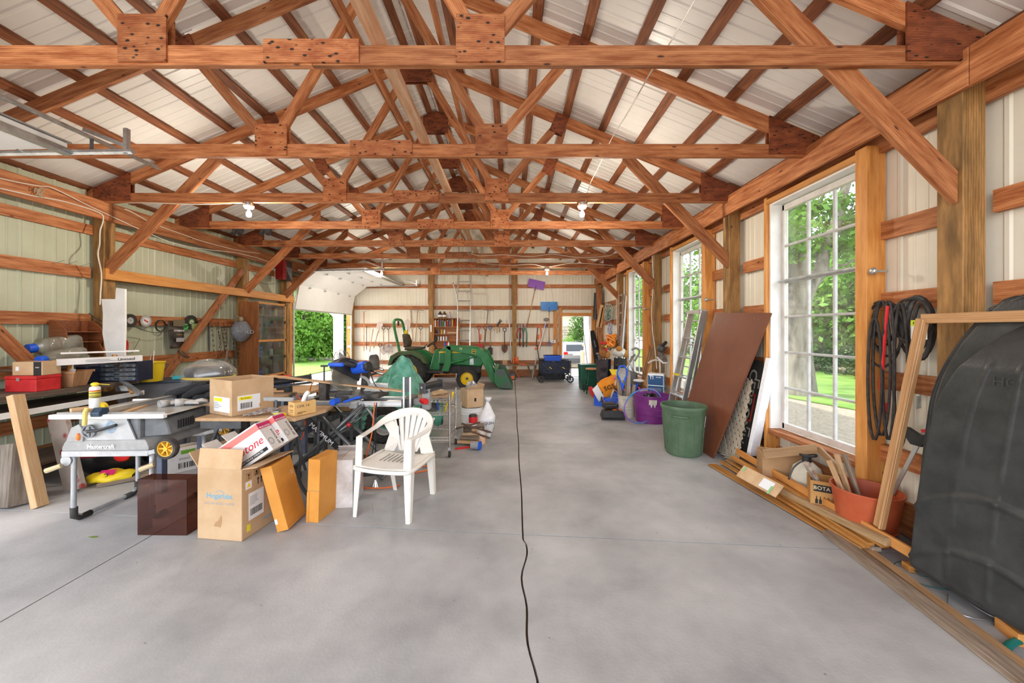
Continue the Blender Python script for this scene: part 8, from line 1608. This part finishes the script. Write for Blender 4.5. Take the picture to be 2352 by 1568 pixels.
pb = M('plum_fabric', (.035, .025, .03), (.07, .055, .06), 8, .8); golf('plum-brown golf bag full of clubs beside the green stool', 2.08, 8.55, .84, .14, pb, .2, 7); golf('black golf bag leaning behind the plum-brown one', 2.50, 8.75, .86, .15, blackp, -.2, 6, 4); golf('navy golf bag between the plum and black ones', 2.28, 8.95, .82, .11, navyf, .0, 4)
rs_ = thing('rooster_headcover', 'plush rooster club cover with red comb on the plum golf bag', 'club cover', (2.10, 8.50, .90)); ruf = M('brown_fur', (.16, .07, .03), (.42, .17, .05), 20, .95, bump=.5)
MB().sph((0, 0, .10), (.10, .09, .13), 14, 10, jit=.05).build('body', ruf, rs_, smooth=True); MB().sph((.0, -.02, .24), (.07, .06, .07), 12, 8, jit=.04).build('head', ruf, rs_, smooth=True); MB().sph((.08, -.03, .06), (.07, .06, .09), 12, 8, jit=.04).build('wing', M('tan_fur', (.45, .20, .05), None, rough=.9), rs_, smooth=True)
for x in (-.05, 0, .05): MB().sph((x, -.02, .32), (.03, .02, .035), 8, 6).build('comb', redp, rs_, smooth=True)
MB().cyl((.03, -.08, .25), (.05, -.13, .23), .025, .004, 8).build('beak', yellowp, rs_); MB().sph((.05, -.08, .18), (.03, .02, .04), 8, 6).build('wattle', redp, rs_, smooth=True)
ds_ = thing('dog_headcover', 'brown and white plush dog club cover on the black golf bag', 'club cover', (2.52, 8.68, .92)); MB().sph((0, 0, .08), (.16, .10, .11), 16, 10, jit=.05).build('body', M('white_fur', (.7, .66, .6), None, rough=.95), ds_, smooth=True); MB().sph((-.02, -.05, .16), (.08, .07, .07), 12, 8, jit=.04).build('brown_patch', M('tan_fur', (1, 1, 1)), ds_, smooth=True); MB().sph((.13, -.02, .05), (.07, .06, .09), 12, 8).build('rear', M('tan_fur', (1, 1, 1)), ds_, smooth=True); MB().sph((.05, -.10, .06), (.035, .03, .03), 8, 6).build('muzzle', white, ds_, smooth=True)
bg_ = thing('push_buggy', 'folded grey three-wheeled push buggy beside the golf bags', 'buggy', (2.42, 7.95, 0)); 
for x, y, r_ in ((-.18, -.12, .15), (.0, .16, .15)): small_wheel('wheel', bg_, (x, y, r_+.22 if x < 0 else r_), (.3, 1, 0), r_, .04, galv, spokes=6)
for a, b_ in (((-.2, 0, .3), (.22, .0, 1.0)), ((-.1, .16, .15), (.2, .14, .95)), ((.22, 0, 1.0), (.22, .14, .95)), ((-.2, 0, .3), (.24, .05, .1)), ((.24, .05, .1), (.1, .1, .7)), ((.05, -.05, .9), (.28, -.02, .45))): MB().tube([a, b_], .016, 8).build('frame_tube', galv, bg_, smooth=True)
MB().sheet(lambda u, v: (-.0+.26*u, -.02-.05*math.sin(PI*u), .28+.42*v-.1*u), 6, 6).build('seat_fabric', M('buggy_grey', (.22, .25, .26), None, rough=.7), bg_, smooth=True, solid=.02); MB().tube(smoothpts([(.20, -.04, .86), (.30, -.04, 1.05), (.24, -.04, 1.14), (.14, -.04, 1.1)], 4), .022, 8).build('hood_rim', sawlight, bg_, smooth=True)
so_ = thing('bar_stool', 'dark green bar stool with round orange wooden seat', 'stool', (1.93, 8.95, 0)); sg = M('stool_green', (.01, .07, .04), None, rough=.4); MB().cyl((0, 0, .57), (0, 0, .60), .15, n=28).build('seat', M('shelf_orange', (1, 1, 1)), so_, smooth=40, bevel=.006)
for x in (-1, 1):
    for y in (-1, 1): MB().tube([(x*.08, y*.08, .57), (x*.16, y*.16, .0)], .014, 8).build('leg', sg, so_, smooth=True)
for z in (.2, .38):
    k = .16-.08*z/.57
    for a, b_ in (((-k, -k), (k, -k)), ((k, -k), (k, k)), ((k, k), (-k, k)), ((-k, k), (-k, -k))): MB().tube([(a[0], a[1], z), (b_[0], b_[1], z)], .009, 6).build('rung', sg, so_)
bn2 = bin_('wheelie_bin', 'dark green wheeled bin behind the bar stool', (1.95, 9.55, 0), .42, .40, .62, 0, M('bin_dark_green', (.01, .08, .05), (.02, .12, .07), 5, .4), M('bin_dark_green', (1, 1, 1)), 'garbage bin'); 
for x in (-.14, .14): MB().cyl((x-.02, -.17, .07), (x+.02, -.17, .07), .07, n=14).build('wheel', blackr, bn2)
# wall-side things in the far right corner
RX = 2.80
def rope(label, cx, cy, n, m_, x=RX, rx=14, ry=24, r_=.010):
    return MB().tube(smoothpts([onx(cx+R.uniform(-rx, rx), cy+ry*math.sin(q*1.3)*R.uniform(.6, 1), x-R.uniform(0, .10)) for q in range(n)], 3), r_, 6).build('rope_hank', m_, None, smooth=True, label=label, cat='rope')
rope('thick hank of grey and white rope hung in the far right corner', 1398, 716, 46, M('rope_grey', (.22, .22, .18), (.6, .58, .5), 30, .9), rx=9); rope('hank of teal rope tangled in the grey rope bundle', 1398, 722, 16, M('teal_rope', (.02, .22, .22), None), rx=7, ry=14); rope('blue and white tow strap hanging below the rope hank', 1402, 757, 18, M('strap_blue', (.05, .12, .40), (.7, .7, .72), 20, .8), rx=5, ry=18, r_=.014)
rope('orange straps bunched above the golf bags', 1405, 782, 26, M('bag_orange', (1, 1, 1)), x=2.72, rx=14, ry=16, r_=.022); rope('dark brown harness straps in the far right corner', 1408, 790, 20, M('brown_strap', (.2, .1, .04), None), x=2.76, rx=14, ry=14, r_=.02)
MB().cyl(onx(1369, 733, 2.66), onx(1372, 673, 2.72)-Vector((0, .05, 0)), .085, .10, 18).build('black_tube', blackp, None, smooth=40, label='thick black tapered plastic tube standing in the far right corner', cat='tube')
for k, (a, b_, m_, lb) in enumerate((((1385, 860), (1376, 662), wood, 'tall reddish board leaning in the far right corner'), ((1374, 752), (1384, 700), lightw, 'pale slotted wooden piece hung beside the black tube'), ((1379, 752), (1388, 706), M('handle_wood', (1, 1, 1)), 'brown slotted wooden piece hung right of the pale one'))):
    scrap('corner_board', lb, at(a[0], a[1], 11.3 if k == 0 else 11.1), at(b_[0], b_[1], 11.6 if k == 0 else 11.1), .16 if k == 0 else .10, .03, m_, 'board', up=(1, 0, 0))
scrap('dark_pole', 'long dark fishing pole leaning from the corner floor', (2.30, 11.0, 0), (2.25, 11.9, 1.9), .02, .02, gd, 'pole'); r = thing('ski_bag', 'long black bag leaning in the corner behind the back door', 'bag', (2.62, 11.35, 0)); MB().tube(smoothpts([(0, 0, .0), (.02, .05, .5), (-.04, .12, 1.0), (-.12, .2, 1.5)], 3), [.05, .10, .11, .11, .11, .10, .10, .09, .08, .06], 12).build('bag_body', cloth, r, smooth=True); MB().tube([(-.06, -.05, 1.0), (-.10, .0, 1.2)], .02, 6).build('carry_strap', dgrey, r)
dr_ = thing('old_door', 'narrow weathered wooden ladder-back frame leaning between the far windows', 'frame', (2.74, 9.15, 0)); wb_ = M('weathered_brown', (.16, .09, .05), (.42, .32, .25), 8, .8, stretch=WS)
for y in (-.0, .28): board('stile', (0, y, .75), (.0, y, 2.42), .05, .05, wb_, dr_, up=(0, 1, 0))
for z in (.8, 1.05, 1.35, 1.65, 1.95, 2.2, 2.4): board('cross_rail', (0, 0, z), (0, .28, z), .05, .02, wb_, dr_)
for y in (0, .28): board('leg', (-.02, y, 0), (0, y, .75), .04, .04, wb_, dr_, up=(0, 1, 0))
scrap('bark_slab', 'rough brown split log slab leaning beside the farthest window', (2.60, 9.05, 0), (2.76, 9.0, 2.40), .12, .07, M('weathered_brown', (1, 1, 1)), 'slab', up=(0, 1, 0)); scrap('white_pvc_board', 'narrow whitewashed board leaning by the farthest window', (2.58, 8.92, .0), (2.76, 8.97, 2.35), .09, .02, M('whitewash', (.62, .62, .64), (.85, .85, .87), 14, .7, stretch=WS), 'board', up=(0, 1, 0))
# things on the pier between windows two and three
r = thing('float_valve', 'grey round lamp and fittings hung on the girt between the windows', 'lamp', onx(1520, 800, 2.78)); r.name = 'work_lamp'; MB().sph((0, 0, 0), (.07, .09, .08), 14, 8).build('lamp_shade', dgrey, r, smooth=True); MB().cyl((0, -.06, .06), (.02, -.16, .12), .03, n=10).build('bracket', blackp, r)
r = thing('old_shoe', 'worn grey shoe hanging under the work lamp between the windows', 'shoe', onx(1522, 822, 2.76)); MB().prism([(-.14, -.02), (.14, -.03), (.15, 0), (.08, .03), (-.02, .08), (-.12, .09), (-.14, .04)], -.04, .04, T=face((0, 0, 0), (0, -1, -.25), (0, -.25, 1))).build('upper', M('shoe_grey', (.07, .05, .05), (.25, .22, .2), 30, .9), r, bevel=.015); MB().prism([(-.15, -.05), (.15, -.06), (.15, -.03), (-.15, -.02)], -.045, .045, T=face((0, 0, 0), (0, -1, -.25), (0, -.25, 1))).build('sole', white, r, bevel=.006)
for k in range(2): MB().tube([(2.50+.03*k, 7.3, .35), (2.70, 7.22-.1*k, 1.17)], .007, 6).build('thin_rod', dgrey, None, label=('upper', 'lower')[k]+' thin black fishing rod slanting across the farthest window', cat='rod')
scrap('brown_bag', 'reddish brown flat board behind the bicycle between the windows', (2.66, 7.35, .40), (2.80, 7.25, .95), .24, .02, mdf, 'board', up=(0, 1, 0))
r = thing('walking_cane', 'white cane handle curving above the blue and white box', 'cane', (2.60, 6.85, .36)); MB().tube(smoothpts([(.14, 0, -.3), (.14, 0, .52), (.10, 0, .60), (.0, 0, .60), (-.08, 0, .55)], 4), .018, 8).build('cane_tube', M('dirty_white_pail', (1, 1, 1)), r, smooth=True)
for k, (x, z) in enumerate(((2.87, 1.98), (2.87, 1.96), (2.87, 1.97))): y = (2.84, 5.28, 7.72)[k]; r = thing('door_knob', 'round grey knob on the stud beside the %s window' % ('nearest', 'second', 'farthest')[k], 'knob', (2.80, y, z)); MB().sph((-.03, 0, 0), (.02, .028, .028), 12, 8).build('knob', galv, r, smooth=True); MB().cyl((-.03, 0, 0), (.08, 0, 0), .008).build('spindle', galv, r)
MB().prism([(-.03, 0), (.02, -.012), (.05, .0), (.02, .014)], 0, .002).build('fallen_leaf', M('leaf_green', (.15, .22, .03), None), None, loc=fl(212, 1233, .001), label='small green leaf lying on the floor below the table saw', cat='leaf')
